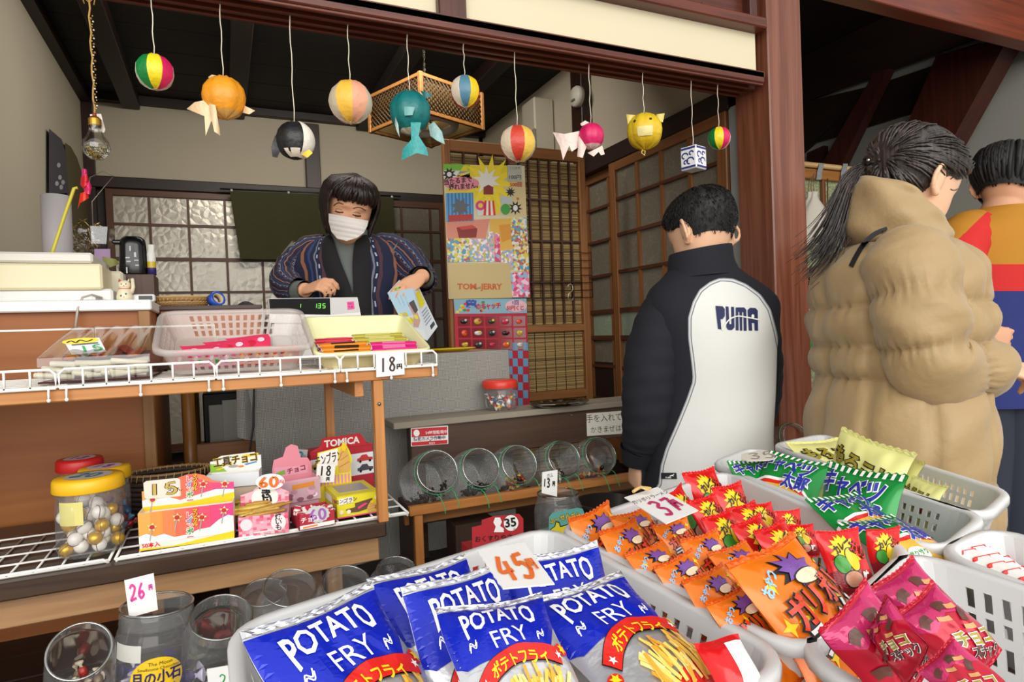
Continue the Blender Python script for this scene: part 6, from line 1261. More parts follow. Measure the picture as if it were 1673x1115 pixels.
def head_H(s=1., face=1.):
    def H(th, t, off=0.):
        """th 0 = front, positive to the person's left; t 0 chin .. 1 crown"""
        w, f, b = _W(t), -_Fy(t), _By(t); yc = (f + b) / 2; ry = (b - f) / 2; c, s_ = cos(th), sin(th); e = .9
        x = w * math.copysign(abs(s_) ** e, s_); y = yc - ry * math.copysign(abs(c) ** e, c); z = (t - .5) * .225
        if c > 0 and face:
            g = lambda x0, t0, sx, st: math.exp(-((x - x0) / sx) ** 2 - ((t - t0) / st) ** 2)
            d = .020 * g(0, .37, .011, .05) + .011 * g(0, .45, .009, .07) + .006 * g(0, .21, .02, .03) + .004 * g(0, .16, .018, .03) + .006 * g(0, .06, .02, .06)
            d += -.008 * (g(.031, .5, .015, .035) + g(-.031, .5, .015, .035)) + .003 * (g(.03, .58, .02, .03) + g(-.03, .58, .02, .03)) + .004 * (g(.04, .38, .018, .07) + g(-.04, .38, .018, .07))
            d += .0045 * (g(.031, .495, .011, .016) + g(-.031, .495, .011, .016)); y -= d * face * c
        p = Vector((x, y, z))
        if off:
            n = Vector((x / max(w, .02), (y - yc) / max(ry, .02), (t - .5) * 1.6)); p += n.normalized() * off
        return p * s
    return H
def head_piece(m, H, mat, Mx, nu=56, nv=44):
    rings = [[Mx @ H(2 * pi * j / nu, i / nv) for j in range(nu)] for i in range(nv + 1)]; m.loft(rings, mat, True, True)
def ear_piece(m, H, mat, Mx, side, s=1., out=18):
    c = H(side * R(98), .45); a = R(out)
    for k in range(2):
        rr = (.030, .017)[k]; pts = []
        for q in range(13):
            an = 2 * pi * q / 12; y = rr * .62 * cos(an); z = rr * sin(an) * (1 if sin(an) > 0 else .9)
            yy = y + .012; pts.append(Mx @ (c + Vector((side * (.004 + yy * sin(a) * 1.3), yy * cos(a), z + .0)) * s))
        if k == 0: m.tube(pts[:-1], .0052 * s, mat, 8, closed=True)
    m.ball(Mx @ (c + Vector((side * .006, .010, 0)) * s), (.006 * s, .016 * s, .026 * s), mat, 12, 8, Mx.to_euler()); m.ball(Mx @ (c + Vector((side * .006, .002, -.027)) * s), .0085 * s, mat, 10, 6)
def face_matrix(o, f, up):
    f = f.normalized(); u = (up - f * up.dot(f)).normalized(); x = u.cross(f); mm = Matrix((x, -f, u)).transposed().to_4x4(); mm.translation = o; return mm
def hand_piece(m, mat, o, fd, back, side, s=1., curl=(30, 40, 45, 55), thumb=(.5, .75, -.35), spread=6):
    """side +1: left hand. fd = finger direction, back = back of the hand"""
    y = fd.normalized(); z = (back - y * back.dot(y)).normalized(); x = y.cross(z) * side
    P = lambda a, b, c: o + (x * a + y * b + z * c) * s
    rings = []
    for b, w_, t_ in ((-.02, .024, .018), (.0, .026, .017), (.03, .036, .016), (.06, .041, .0145), (.083, .041, .0125), (.092, .036, .009)):
        rings.append([P(w_ * cos(2 * pi * k / 14) + .0, b, t_ * sin(2 * pi * k / 14) * .85) for k in range(14)])
    m.loft(rings, mat)
    for i, (bx, ln, r_) in enumerate(((.028, .070, .0088), (.0095, .078, .0091), (-.0095, .072, .0087), (-.027, .056, .0078))):
        c = curl[i] if isinstance(curl, (tuple, list)) else curl; pts = [P(bx, .078, .0)]; an = 0; px_, py_, pz_ = bx, .084, .0; sp = R(spread * (1.5 - i))
        for q, fr in enumerate((.42, .32, .26)):
            an += R(c) * (.8, 1.1, .8)[q]; L_ = ln * fr; px_ += L_ * sin(sp) * cos(an); py_ += L_ * cos(an); pz_ -= L_ * sin(an); pts.append(P(px_, py_, pz_))
        m.tube(pts, [r_ * s, r_ * s, r_ * .9 * s, r_ * .72 * s], mat, 10); m.ball(pts[-1], r_ * .74 * s, mat, 8, 6)
    tv = Vector(thumb).normalized(); b0 = Vector((.026, .018, -.006)); p1 = b0 + tv * .036; p2 = p1 + (tv + Vector((-.25, .35, -.1))).normalized() * .03; p3 = p2 + (tv + Vector((-.45, .5, -.1))).normalized() * .022
    m.tube([P(*b0), P(*p1), P(*p2), P(*p3)], [.0135 * s, .0112 * s, .0098 * s, .0075 * s], mat, 10); m.ball(P(*p3), .0076 * s, mat, 8, 6)
def remesh(mb, voxel=.004, it=4, name='body', keep=None):
    o = bpy.data.objects.new('tmp', mb.mesh('tmp')); COL.objects.link(o); md = o.modifiers.new('r', 'REMESH'); md.mode = 'VOXEL'; md.voxel_size = voxel; md.use_smooth_shade = True
    if it: sm = o.modifiers.new('s', 'SMOOTH'); sm.iterations = it; sm.factor = .5
    me = bpy.data.meshes.new_from_object(o.evaluated_get(bpy.context.evaluated_depsgraph_get())); bpy.data.objects.remove(o); me.name = name
    me.materials.clear(); me.materials.append(mb.mats[0]); me.polygons.foreach_set('use_smooth', [True] * len(me.polygons)); return me
def link_mesh(name, me, root, **k):
    """world-space mesh data under a root"""
    me.transform(root.matrix_basis.inverted()); o = bpy.data.objects.new(name, me); COL.objects.link(o); o.parent = root; return tag(o, **k)
def bvh_of(me): return BVHTree.FromPolygons([v.co.copy() for v in me.vertices], [list(p.vertices) for p in me.polygons])
def drape(bv, off=.001, dflt=2.):
    """pixel-space drawing laid on a world-space surface"""
    def fn(a, b, k=0):
        d = ray(a, -b).normalized(); h = bv.ray_cast(EYE, d)
        return (h[0] if h[0] is not None else EYE + ray(a, -b) * dflt) - d * (off + .0006 * k)
    return fn
CR = Vector((_cy, -_sy, 0)); CF = Vector((_sy, _cy, 0)); UPV = Vector((0, 0, 1))
def vring(px, py, D, rx, ry, n=28, yaw=0, lean=0, sq=1., a0=0, a1=360, dz=None):
    c = onD(px, py, D); s = D / F; out = []; ex = CR * cos(R(yaw)) + CF * sin(R(yaw)); ey = CF * cos(R(yaw)) - CR * sin(R(yaw)); k_ = n if a1 - a0 >= 360 else n - 1
    for k in range(n):
        a = R(a0 + (a1 - a0) * k / k_); ca, sa = cos(a), sin(a); ca = math.copysign(abs(ca) ** sq, ca); sa = math.copysign(abs(sa) ** sq, sa)
        out.append(c + ex * rx * s * ca + ey * ry * s * sa + UPV * (lean * ca * s + (dz(a) if dz else 0)))
    return out
def smooth_rings(rings, n=3):
    out = []
    for i in range(len(rings) - 1):
        a, b, c, d = rings[max(i - 1, 0)], rings[i], rings[i + 1], rings[min(i + 2, len(rings) - 1)]
        for k in range(n):
            t = k / n; out.append([.5 * (2 * q + (r_ - p) * t + (2 * p - 5 * q + 4 * r_ - s) * t * t + (3 * q - p - 3 * r_ + s) * t ** 3) for p, q, r_, s in zip(a, b, c, d)])
    return out + [rings[-1]]
def limb(pts, n=20, sub=4, fold=0., seed=0, flat=1., quilt=None):
    """pts: (px, py, D, radius px) -> rings"""
    q = cat([tuple(p) for p in pts], sub); P = [onD(a, b, d) for a, b, d, _ in q]; rings = []; x = None; rnd = random.Random(seed); ph = [rnd.uniform(0, 6) for _ in range(4)]
    for i, p in enumerate(P):
        t = (P[min(i + 1, len(P) - 1)] - P[max(i - 1, 0)]).normalized()
        x = (CR - t * CR.dot(t)).normalized() if x is None else (x - t * x.dot(t)).normalized(); y = t.cross(x); r_ = q[i][3] * q[i][2] / F
        if quilt: r_ *= quilt(i / (len(P) - 1))
        rings.append([p + (x * cos(2 * pi * k / n) + y * sin(2 * pi * k / n) * flat) * r_ * (1 + fold * (sin(3 * 2 * pi * k / n + ph[0] + i * .9) * .5 + sin(2 * 2 * pi * k / n - i * 1.7 + ph[1]))) for k in range(n)])
    return rings
def locks(m, H, Mx, spec, mat, rnd, off=.010, r0=.0055, hang_t=.22, n=9, sides=5):
    for th0, t0, th1, t1, drop in spec:
        pts = []
        for i in range(n):
            s = i / (n - 1); e = s ** .8; th = th0 + (th1 - th0) * e; t = t0 + (t1 - t0) * s; o = off * (.5 + 1. * sin(pi * min(1, s * 1.1)) ** .6) + rnd.uniform(-.001, .001)
            if t >= hang_t: p = Mx @ H(th, t, o)
            else: p = Mx @ H(th, hang_t, o) + Vector((0, 0, -(hang_t - t) * .225)) * 1.
            pts.append(p)
        if drop: pts.append(pts[-1] + Vector((0, 0, -drop)))
        k = len(pts); m.tube(pts, [r0 * (.55 + .6 * sin(pi * (.12 + .8 * i / k))) * (1 if i < k - 1 else .25) for i in range(k)], mat, sides, flat=.6)
def hair_mat(h1, h2):
    m, nt, p = _new('hair'); N = nt.nodes; L = nt.links; tc = N.new('ShaderNodeTexCoord'); mp = N.new('ShaderNodeMapping'); mp.inputs['Scale'].default_value = (160, 160, 14)
    n = N.new('ShaderNodeTexNoise'); n.inputs['Scale'].default_value = 1.; n.inputs['Detail'].default_value = 3; L.new(tc.outputs['Object'], mp.inputs[0]); L.new(mp.outputs[0], n.inputs['Vector'])
    cr = N.new('ShaderNodeValToRGB'); cr.color_ramp.elements[0].position = .35; cr.color_ramp.elements[1].position = .7; cr.color_ramp.elements[0].color = lin(h1); cr.color_ramp.elements[1].color = lin(h2); L.new(n.outputs['Fac'], cr.inputs[0]); L.new(cr.outputs[0], p.inputs['Base Color'])
    p.inputs['Roughness'].default_value = .42; p.inputs['Specular IOR Level'].default_value = .5; b = N.new('ShaderNodeBump'); b.inputs['Strength'].default_value = .5; b.inputs['Distance'].default_value = .003; L.new(n.outputs['Fac'], b.inputs['Height']); L.new(b.outputs[0], p.inputs['Normal']); return m
# ---- shopkeeper
DW = 2.12
hc = onD(570, 342, DW); toE = (EYE - hc); toE.z = 0; toE.normalize()
fw = (toE + CR * .22 + UPV * -.36).normalized(); upw = (UPV + CR * .17).normalized()
HW = face_matrix(hc, fw, upw); Hf = head_H(.98)
t = thing('person', 'shopkeeper with a brown bob and white mask in a striped navy jacket, behind the till', 'person', loc=onD(570, 700, DW + .03))
m = MB(); head_piece(m, Hf, SKIN, HW); ear_piece(m, Hf, SKIN, HW, 1); ear_piece(m, Hf, SKIN, HW, -1)
m.loft([vring(570, y, D, rx, ry) for y, D, rx, ry in ((352, DW + .03, 24, 24), (385, DW + .035, 25, 25), (400, DW + .05, 38, 30), (415, DW + .06, 78, 38), (440, DW + .06, 88, 46), (500, DW + .06, 78, 46), (560, DW + .06, 72, 44), (640, DW + .06, 82, 52), (700, DW + .06, 84, 56))], SKIN)
LA = [(500, 412, DW + .05, 24), (476, 440, DW + .05, 22), (464, 466, DW + .02, 19), (480, 476, DW - .06, 15), (500, 474, DW - .14, 12)]; RA = [(640, 412, DW + .05, 24), (668, 432, DW + .06, 22), (688, 452, DW + .04, 18), (694, 456, DW - .04, 14), (689, 451, DW - .13, 12)]
for q in (LA, RA): m.loft(limb(q), SKIN)
for px in (548, 600): m.loft(limb([(px, 690, DW + .06, 42), (px, 770, DW + .06, 34), (px, 846, DW + .06, 22)]), SKIN)
P1 = onD(499, 474, DW - .14); hand_piece(m, SKIN, P1, CR * .85 + UPV * .2 + CF * -.5, UPV * .75 - CF * .6 + CR * -.1, -1, .84, (42, 50, 52, 55), (.45, .85, -.45))
P2 = onD(688, 452, DW - .13); hand_piece(m, SKIN, P2, CR * -.5 - UPV * .45 - CF * .65, CR * .1 + UPV * .6 - CF * .5, 1, .84, (22, 26, 30, 38), (.7, .6, -.5))
meW = remesh(m, .0036, 3); bvW = bvh_of(meW)
link_mesh('body', meW, t)
dr = drape(bvW, .0012, DW)
fk = lambda k: (lambda a, b: dr(a, b, k))
m = MB()
for pts in ([(547.5, 344.6), (551, 346.4), (556, 347.2), (561, 346.8)], [(576, 350.6), (581, 352.6), (586, 353.3), (590, 353)], [(548, 342), (553, 341.4), (559, 343.4)], [(577, 347.4), (583, 347), (589, 349.8)]): m.stroke(pp(pts), 1.9 if len(pts) > 3 else .5, fk(1), M('#1d1210', .5), 1)
wobj('eyelashes', m, t)
m = MB()
for pts in ([(545, 336.5), (550, 332.5), (555, 331.8), (561, 334)], [(577, 341), (583, 339), (590, 339.8), (597, 344)]): m.stroke(pp(pts), 1.4, fk(1), M('#4a2f24', .6), 1)
wobj('eyebrows', m, t)
# mask with pleats standing off the face
mk = M('#e9e2dc', .75); mo = [(537, 349), (552, 351.5), (570, 355), (588, 358.5), (602, 361), (600, 370), (594, 381), (583, 389), (566, 394), (551, 390), (541, 378), (537, 362)]
d2 = drape(bvW, .004, DW)
def mf(a, b):
    x, y = a, -b; q = (x - 569) / 37; yy = y - (x - 569) * .18
    return onD(x, y, DW - .062 - .056 * math.sqrt(max(0, 1 - q * q)) + .0007 * max(0, yy - 368) - .0018 * abs(sin(yy * .42)))
m = MB(); m.poly(pp(mo), mf, mk, 3); o = wobj('face_mask', m, t); [setattr(p_, 'use_smooth', True) for p_ in o.data.polygons]
m = MB()
for side, a in ((-1, (538, 350)), (1, (601, 361))):
    ea = HW @ Hf(side * R(-95) * -1 * -1, .42, .006); m.tube([d2(a[0], -a[1]), (d2(a[0], -a[1]) + ea) / 2 + (ea - HW.translation).normalized() * .004, ea], .0012, mk, 5)
wobj('ear_loop', m, t)
HB_ = hair_mat('#140c09', '#33201a'); rnd = random.Random(4)
m = MB()
def shell(m, H, Mx, mat, inside, off, nu=72, nv=40):
    vs = []; ok = []; fs = []
    for i in range(nv + 1):
        for j in range(nu): th = (2 * pi * j / nu + pi) % (2 * pi) - pi; tt = i / nv; vs.append(Mx @ H(th, tt, off)); ok.append(inside(th, tt))
    for i in range(nv):
        for j in range(nu):
            q = (i * nu + j, i * nu + (j + 1) % nu, (i + 1) * nu + (j + 1) % nu, (i + 1) * nu + j)
            if all(ok[k] for k in q): fs.append(q)
    m.add(vs, fs, mat, True)
shell(m, head_H(.98, 0), HW, HB_, lambda th, tt: tt > .74 or (abs(th) > R(72) and tt > .24), .009)
sp = []
for k in range(190):
    th = rnd.uniform(R(48), R(312)); th = (th + pi) % (2 * pi) - pi; s_ = 1 if th > 0 else -1
    if abs(th) < R(64): continue
    sp.append((th * .9 + rnd.uniform(-.1, .1), rnd.uniform(.93, 1), th * (.97 if abs(th) < R(80) else 1), rnd.uniform(.08, .2), 0))
for k in range(70):
    th = rnd.uniform(-R(66), R(66)); sp.append((th * .5 + rnd.uniform(-.2, .2), rnd.uniform(.93, 1), th, rnd.uniform(.62, .72) - .05 * (abs(th) / R(66)) ** 2, 0))
for k in range(36):
    s_ = rnd.choice((-1, 1)); th = s_ * rnd.uniform(R(66), R(86)); sp.append((th * .7, rnd.uniform(.92, .99), th, rnd.uniform(.12, .3), 0))
locks(m, head_H(.98, 0), HW, sp, HB_, rnd, .014, .0075, .3)
wobj('hair', m, t)
# grey sweater with a roll neck
m = MB(); GS = M('#6c726d', .9, var=.06, vs=40, bump=.3, bs=300)
m.loft(smooth_rings([vring(570, 378, DW + .02, 29, 27, lean=-3), vring(571, 392, DW + .025, 32, 30, lean=-3), vring(571, 402, DW + .035, 44, 34), vring(571, 418, DW + .05, 84, 46), vring(571, 450, DW + .05, 94, 56), vring(571, 500, DW + .05, 86, 56), vring(571, 560, DW + .05, 82, 54), vring(571, 690, DW + .05, 90, 62)]), GS, False, False)
m.loft(smooth_rings([vring(570, 376, DW + .02, 26, 25, lean=-3), vring(571, 374, DW + .02, 30, 29, lean=-3), vring(571, 380, DW + .02, 33, 31, lean=-3), vring(571, 389, DW + .024, 33, 31, lean=-3)]), GS, False, False)
for q in (LA, RA): m.loft(limb([(a, b, d, r_ + 3.5) for a, b, d, r_ in q]), GS, False, False)
wobj('sweater', m, t)
m = MB(); m.loft([vring(573, y, DW + .06, r_, r_ * .66) for y, r_ in ((640, 92), (690, 100), (770, 104), (850, 106))], M('#2a2c33', .9), False, False); wobj('skirt', m, t)
# striped jacket
def stripes():
    m, nt, p = _new('kasuri_stripes'); N = nt.nodes; L = nt.links; at = N.new('ShaderNodeAttribute'); at.attribute_name = 'st'
    sx = N.new('ShaderNodeSeparateXYZ'); L.new(at.outputs['Vector'], sx.inputs[0]); nz = N.new('ShaderNodeTexNoise'); nz.inputs['Scale'].default_value = 5; L.new(at.outputs['Vector'], nz.inputs['Vector'])
    def mth(op, a, b=None):
        q = N.new('ShaderNodeMath'); q.operation = op
        for i, v in enumerate((a, b)):
            if v is None: continue
            if isinstance(v, (int, float)): q.inputs[i].default_value = v
            else: L.new(v, q.inputs[i])
        return q.outputs[0]
    u = mth('ADD', mth('MULTIPLY', sx.outputs[0], 9), mth('MULTIPLY', nz.outputs['Fac'], .5)); fr = mth('FRACT', u)
    cr = N.new('ShaderNodeValToRGB'); cr.color_ramp.interpolation = 'CONSTANT'; e = cr.color_ramp.elements; base = '#141a38'
    stops = [(0, base), (.14, '#8a5a3e'), (.24, base), (.36, '#2c3a6a'), (.44, base), (.55, '#6f7484'), (.6, base), (.72, '#4a2f38'), (.82, base)]
    e[0].position = 0; e[0].color = lin(base); e[1].position = .14; e[1].color = lin('#8a5a3e')
    for ps, c in stops[2:]: q = e.new(ps); q.color = lin(c)
    L.new(fr, cr.inputs[0])
    # ikat dashes
    d = mth('MULTIPLY', mth('GREATER_THAN', mth('FRACT', mth('ADD', mth('MULTIPLY', sx.outputs[1], 16), mth('MULTIPLY', mth('FLOOR', u), .37))), .62), mth('MULTIPLY', mth('GREATER_THAN', fr, .645), mth('LESS_THAN', fr, .685)))
    mx = N.new('ShaderNodeMix'); mx.data_type = 'RGBA'; L.new(d, mx.inputs[0]); L.new(cr.outputs[0], mx.inputs[6]); mx.inputs[7].default_value = lin('#a9b4c4'); L.new(mx.outputs[2], p.inputs['Base Color']); p.inputs['Roughness'].default_value = .85
    return m
KS = stripes(); BKL = M('#121113', .85)
def fold_ring(rg, amp, i, seed):
    c = sum(rg, Vector()) / len(rg); return [p + (p - c).normalized() * amp * (sin(k * .9 + i * .5 + seed) + .6 * sin(k * 1.9 - i * .8)) for k, p in enumerate(rg)]
body = [(572, 384, DW + .05, 36, 24, 545, 598), (572, 392, DW + .055, 58, 36, 549, 599), (572, 408, DW + .06, 88, 52, 555, 600), (572, 440, DW + .06, 100, 64, 566, 601), (572, 486, DW + .06, 96, 66, 582, 602), (572, 540, DW + .06, 98, 68, 586, 603), (572, 600, DW + .06, 104, 72, 588, 604), (572, 690, DW + .06, 112, 76, 590, 606)]
ac = lambda x: math.degrees(math.acos(max(-1, min(1, x))))
rg = smooth_rings([vring(a, b, d, rx, ry, 60, a0=-ac((xr - a) / rx), a1=360 - ac((xl - a) / rx)) for a, b, d, rx, ry, xl, xr in body], 4)
m = MB(); rg = [fold_ring(q, .0018, i, 1) for i, q in enumerate(rg)]; m.loft(rg, KS, False, False, st='auto', open_ring=True)
SL = [(536, 400, DW + .05, 18), (510, 412, DW + .05, 28), (485, 440, DW + .04, 33), (471, 461, DW + .0, 29), (478, 472, DW - .07, 23), (488, 475, DW - .1, 20)]
SR = [(610, 398, DW + .05, 18), (634, 408, DW + .06, 28), (662, 428, DW + .05, 32), (683, 452, DW + .0, 28), (689, 458, DW - .05, 25), (688, 456, DW - .085, 22)]
for q, sd in ((SL, 1), (SR, 2)): m.loft(limb(q, 40, 6, .03, sd), KS, False, False, st='auto')
wobj('jacket', m, t)
m = MB()
for k, s_ in ((0, 1), (-1, -1)):
    edge = [q[k] for q in rg]; nx = [q[k + (3 if k == 0 else -3)] for q in rg]
    m.sheet(lambda u, v: (lambda i, fr: (lambda a, b: a + (b - a) * (u * 1.0 - .35) + (a - (rg[i][30])).normalized() * (.007 * sin(pi * u) + .003))(edge[i] + (edge[min(i + 1, len(edge) - 1)] - edge[i]) * fr, nx[i] + (nx[min(i + 1, len(nx) - 1)] - nx[i]) * fr))(min(int(v * (len(edge) - 1)), len(edge) - 1), v * (len(edge) - 1) % 1), 8, 40, BKL)
wobj('collar_band', m, t)
m = MB(); m.box(onD(620, 533, DW - .06), (.012, .008, .03), M('#c9a572', .6), .002); m.loft([vring(620, 522, DW - .055, 9, 4, 12), vring(620, 535, DW - .055, 10, 4, 12)], M('#1a1716', .5)); wobj('pouch', m, t)
# paper bag in her hand
D0 = DW - .15
PT = [onD(633, 479, D0 - .035), onD(674, 471, D0 - .05), onD(682, 464, D0 - .005), onD(652, 458, D0 + .02)]; PB = [onD(664, 541, D0 - .05), onD(698, 557, D0 - .06), onD(715, 534, D0 - .02), onD(684, 524, D0)]
BG = M('#c9cfd2', .6)
tb = thing('paper_bag', 'printed paper bag with yellow flowers held by the shopkeeper', 'bag', loc=sum(PB, Vector()) / 4)
m = MB()
for i in range(4):
    a, b, c, d = PT[i], PT[(i + 1) % 4], PB[(i + 1) % 4], PB[i]; g = quad(a, b, c, d); f0 = lambda u, v, g=g: g(0)(u, v)
    m.sheet(lambda u, v: f0(u, v), 6, 8, BG)
m.add(PB, [(0, 1, 2, 3)], BG)
gf = quad(PT[0], PT[1], PB[1], PB[0]); ff = lambda k: (lambda u, v: gf(k)(u, -v))
m.poly(pp([(0, 0), (1, 0), (1, .35), (.6, .55), (0, .6)]), ff(1), M('#a9c6d6', .6), .25); m.poly(pp([(0, .85), (1, .8), (1, 1), (0, 1)]), ff(1), M('#d5d7d6', .6), .3)
rnd = random.Random(8)
for k in range(16): m.poly(pp(ell(rnd.uniform(.1, .8), rnd.uniform(.5, .8), .1, .05, 8)), ff(2 + k * .1), M(('#d6c92c', '#c4b424', '#e2d85a')[k % 3], .6))
m.poly(pp([(.62, .3), (.9, .32), (.95, .62), (.75, .78), (.5, .8), (.7, .55)]), ff(1.6), M('#b99484', .6), .3); m.poly(pp([(.68, .28), (.92, .22), (.98, .42), (.8, .5)]), ff(2), M('#4a4140', .6), .3)
for k in range(3): m.text('みどりと菜の花', .3 + .16 * k, -.2 - .02 * k, .035, ff(2.4), M('#7b8a94', .6), rot=-1.5)
gs = quad(PT[1], PT[2], PB[2], PB[1]); fs_ = lambda k: (lambda u, v: gs(k)(u, -v))
for k in range(6): m.poly(pp(ell(.5, .15 + .05 * k, .4, .03, 8)), fs_(1 + .2 * k), M('#d6c92c', .6))
for k in range(5): m.poly(pp([(.2, .5 + .06 * k), (.85, .5 + .06 * k), (.85, .53 + .06 * k), (.2, .53 + .06 * k)]), fs_(1), M('#8d95a0', .6))
m.poly(pp([(.5, .84), (.9, .84), (.9, .92), (.5, .92)]), fs_(1), M('#3a3a3c', .6))
wobj('paper', m, tb)
m = MB()
for k in range(7): p = (PT[0] * .4 + PT[1] * .2 + PT[2] * .1 + PT[3] * .3) + CR * (.006 * (k % 3 - 1)) - UPV * .008 + CF * .008 * (k // 3 - 1); m.ball(p, (.012, .012, .01), M(('#6aa53a', '#86b84e', '#4b8230')[k % 3], .5), 8, 6)
wobj('green_sweets', m, tb)
# ---- boy seen from behind
def px_poly_sd(pts):
    P = np.array(pts, float); Q = np.roll(P, -1, 0)
    def sd(x, y):
        p = np.array([x, y]); e = Q - P; w_ = p - P; tt = np.clip((w_ * e).sum(1) / (e * e).sum(1), 0, 1); d = np.sqrt((((w_ - e * tt[:, None])) ** 2).sum(1).min())
        c = (P[:, 1] > y) != (Q[:, 1] > y); xi = P[:, 0] + (y - P[:, 1]) / np.where(Q[:, 1] == P[:, 1], 1e-9, Q[:, 1] - P[:, 1]) * (Q[:, 0] - P[:, 0])
        return d if (c & (x < xi)).sum() % 2 else -d
    return sd
def to_px(p): v = p - EYE; z = v.dot(_f); return 836.5 + F * v.dot(_r) / z, 557.5 - F * v.dot(_u) / z
def sd_mat(stops, rough=.85):
    """cloth whose colour changes across a seam; 'st'.x holds the signed distance to the seam"""
    m, nt, p = _new('panelled_cloth'); N = nt.nodes; L = nt.links; at = N.new('ShaderNodeAttribute'); at.attribute_name = 'st'; sx = N.new('ShaderNodeSeparateXYZ'); L.new(at.outputs['Vector'], sx.inputs[0])
    mp = N.new('ShaderNodeMapRange'); mp.inputs['From Min'].default_value = -40; mp.inputs['From Max'].default_value = 40; L.new(sx.outputs[0], mp.inputs[0])
    cr = N.new('ShaderNodeValToRGB'); cr.color_ramp.interpolation = 'CONSTANT'; e = cr.color_ramp.elements
    for i, (d, c) in enumerate(stops):
        q = e[i] if i < 2 else e.new(.5); q.position = (d + 40) / 80; q.color = lin(c)
    L.new(mp.outputs[0], cr.inputs[0]); L.new(cr.outputs[0], p.inputs['Base Color']); p.inputs['Roughness'].default_value = rough
    tc = N.new('ShaderNodeTexCoord'); n2 = N.new('ShaderNodeTexNoise'); n2.inputs['Scale'].default_value = 900; L.new(tc.outputs['Object'], n2.inputs['Vector']); b = N.new('ShaderNodeBump'); b.inputs['Strength'].default_value = .25; b.inputs['Distance'].default_value = .002
    L.new(n2.outputs['Fac'], b.inputs['Height']); L.new(b.outputs[0], p.inputs['Normal']); return m
DB = 1.6
hb = onD(1146, 382, DB - .0); fb = (CF * .86 + CR * -.42 + UPV * -.42).normalized(); HBm = face_matrix(hb, fb, (UPV + CR * .02).normalized()); Hb = head_H(.92)
tb_ = thing('person', 'child with short black hair in a navy and white fleece jacket, seen from behind', 'person', loc=Vector((hb.x, hb.y, 0)))
m = MB(); SK2 = SKINL
head_piece(m, Hb, SK2, HBm); ear_piece(m, Hb, SK2, HBm, 1, .95, 30); ear_piece(m, Hb, SK2, HBm, -1, .95, 30)
m.loft([vring(1148, 410, DB - .0, 31, 31), vring(1146, 440, DB - .0, 34, 32), vring(1150, 470, DB, 60, 40), vring(1155, 500, DB, 88, 50), vring(1160, 560, DB, 84, 55), vring(1163, 640, DB, 76, 52), vring(1162, 720, DB, 76, 54), vring(1160, 790, DB, 84, 60)], SK2)
BA = [(1092, 506, DB, 32), (1066, 580, DB - .01, 27), (1056, 660, DB - .01, 24), (1048, 720, DB + .02, 19), (1040, 752, DB + .03, 14)]; BR_ = [(1222, 512, DB + .02, 28), (1238, 572, DB + .06, 25), (1242, 632, DB + .13, 23), (1241, 674, DB + .21, 17), (1240, 690, DB + .28, 13)]
for q in (BA, BR_): m.loft(limb(q), SK2)
hp = onD(1039, 754, DB + .03); hand_piece(m, SK2, hp, UPV * -1 + CF * .25 + CR * -.05, CR * -.9 - CF * .3, 1, .78, (45, 50, 55, 60), (.5, .8, -.5))
hp2 = onD(1240, 690, DB + .28); hand_piece(m, SK2, hp2, CF * .9 + UPV * .1, UPV * .9, -1, .78, 30)
for dx in (-36, 36):
    c = onD(1162 + dx, 780, DB); m.loft([[Vector((c.x + r_ * cos(k * .449), c.y + r_ * sin(k * .449), z)) for k in range(14)] for r_, z in ((.065, .76), (.068, .66), (.055, .48), (.05, .36), (.042, .2), (.034, .09), (.036, .04))], SK2)
meB = remesh(m, .004, 3); link_mesh('body', meB, tb_)
# hair: close cropped at the nape
HBB = hair_mat('#0b0a0a', '#1c1917'); HBB.node_tree.nodes['Principled BSDF'].inputs['Roughness'].default_value = .62; m = MB()
def nape(th):
    a = abs(th); return .78 if a < R(40) else (.78 - (a - R(40)) / R(38) * .2 if a < R(78) else (.58 if a < R(86) else (.58 - (a - R(86)) / R(30) * .21 if a < R(116) else .37 - (a - R(116)) / R(64) * .03)))
Hb0 = head_H(.92, 0); nu, nv = 90, 50; vs = []; fs = []; rnd = random.Random(6)
for i in range(nv + 1):
    for j in range(nu):
        th = (2 * pi * j / nu + pi) % (2 * pi) - pi; t0 = nape(th); tt = t0 + (1 - t0) * i / nv; o = .0008 + .011 * min(1, (i / nv) * 2.2) + rnd.uniform(-.0006, .0006); vs.append(HBm @ Hb0(th, tt, o))
for i in range(nv):
    for j in range(nu): fs.append((i * nu + j, i * nu + (j + 1) % nu, (i + 1) * nu + (j + 1) % nu, (i + 1) * nu + j))
m.add(vs, fs, HBB, True)
for k in range(1500):
    th = rnd.uniform(-pi, pi); t0 = nape(th); q = rnd.random(); tt = t0 - .01 + (1 - t0) * q * .98; o = .001 + .011 * min(1, q * 3.2); a = HBm @ Hb0(th, tt, o); b = HBm @ Hb0(th + rnd.uniform(-.08, .08), max(.05, tt - .03 - .05 * q), o + .0025 + .002 * min(1, q * 3)); mid = (a + b) / 2 + (a - hb).normalized() * .002
    m.tube([a, mid, b], [.0011, .001, .0003], HBB, 3, caps=False)
wobj('hair', m, tb_)
NV = '#12131d'; PAN = [(1164, 466), (1178, 461), (1196, 462), (1216, 470), (1238, 486), (1253, 508), (1262, 540), (1270, 580), (1272, 660), (1268, 820), (1060, 820), (1082, 795), (1086, 762), (1094, 735), (1112, 694), (1128, 655), (1139, 622), (1136, 590), (1131, 552), (1131, 520), (1138, 496), (1148, 478)]
JM = sd_mat([(-40, NV), (-7, '#8b8f98'), (-5.5, '#cfcec9'), (-3, '#7d818a'), (-1.2, '#dcdcd7')]); NAV = M(NV, .85, var=.08, vs=30, bump=.2, bs=700)
sdf = px_poly_sd(PAN); m = MB()
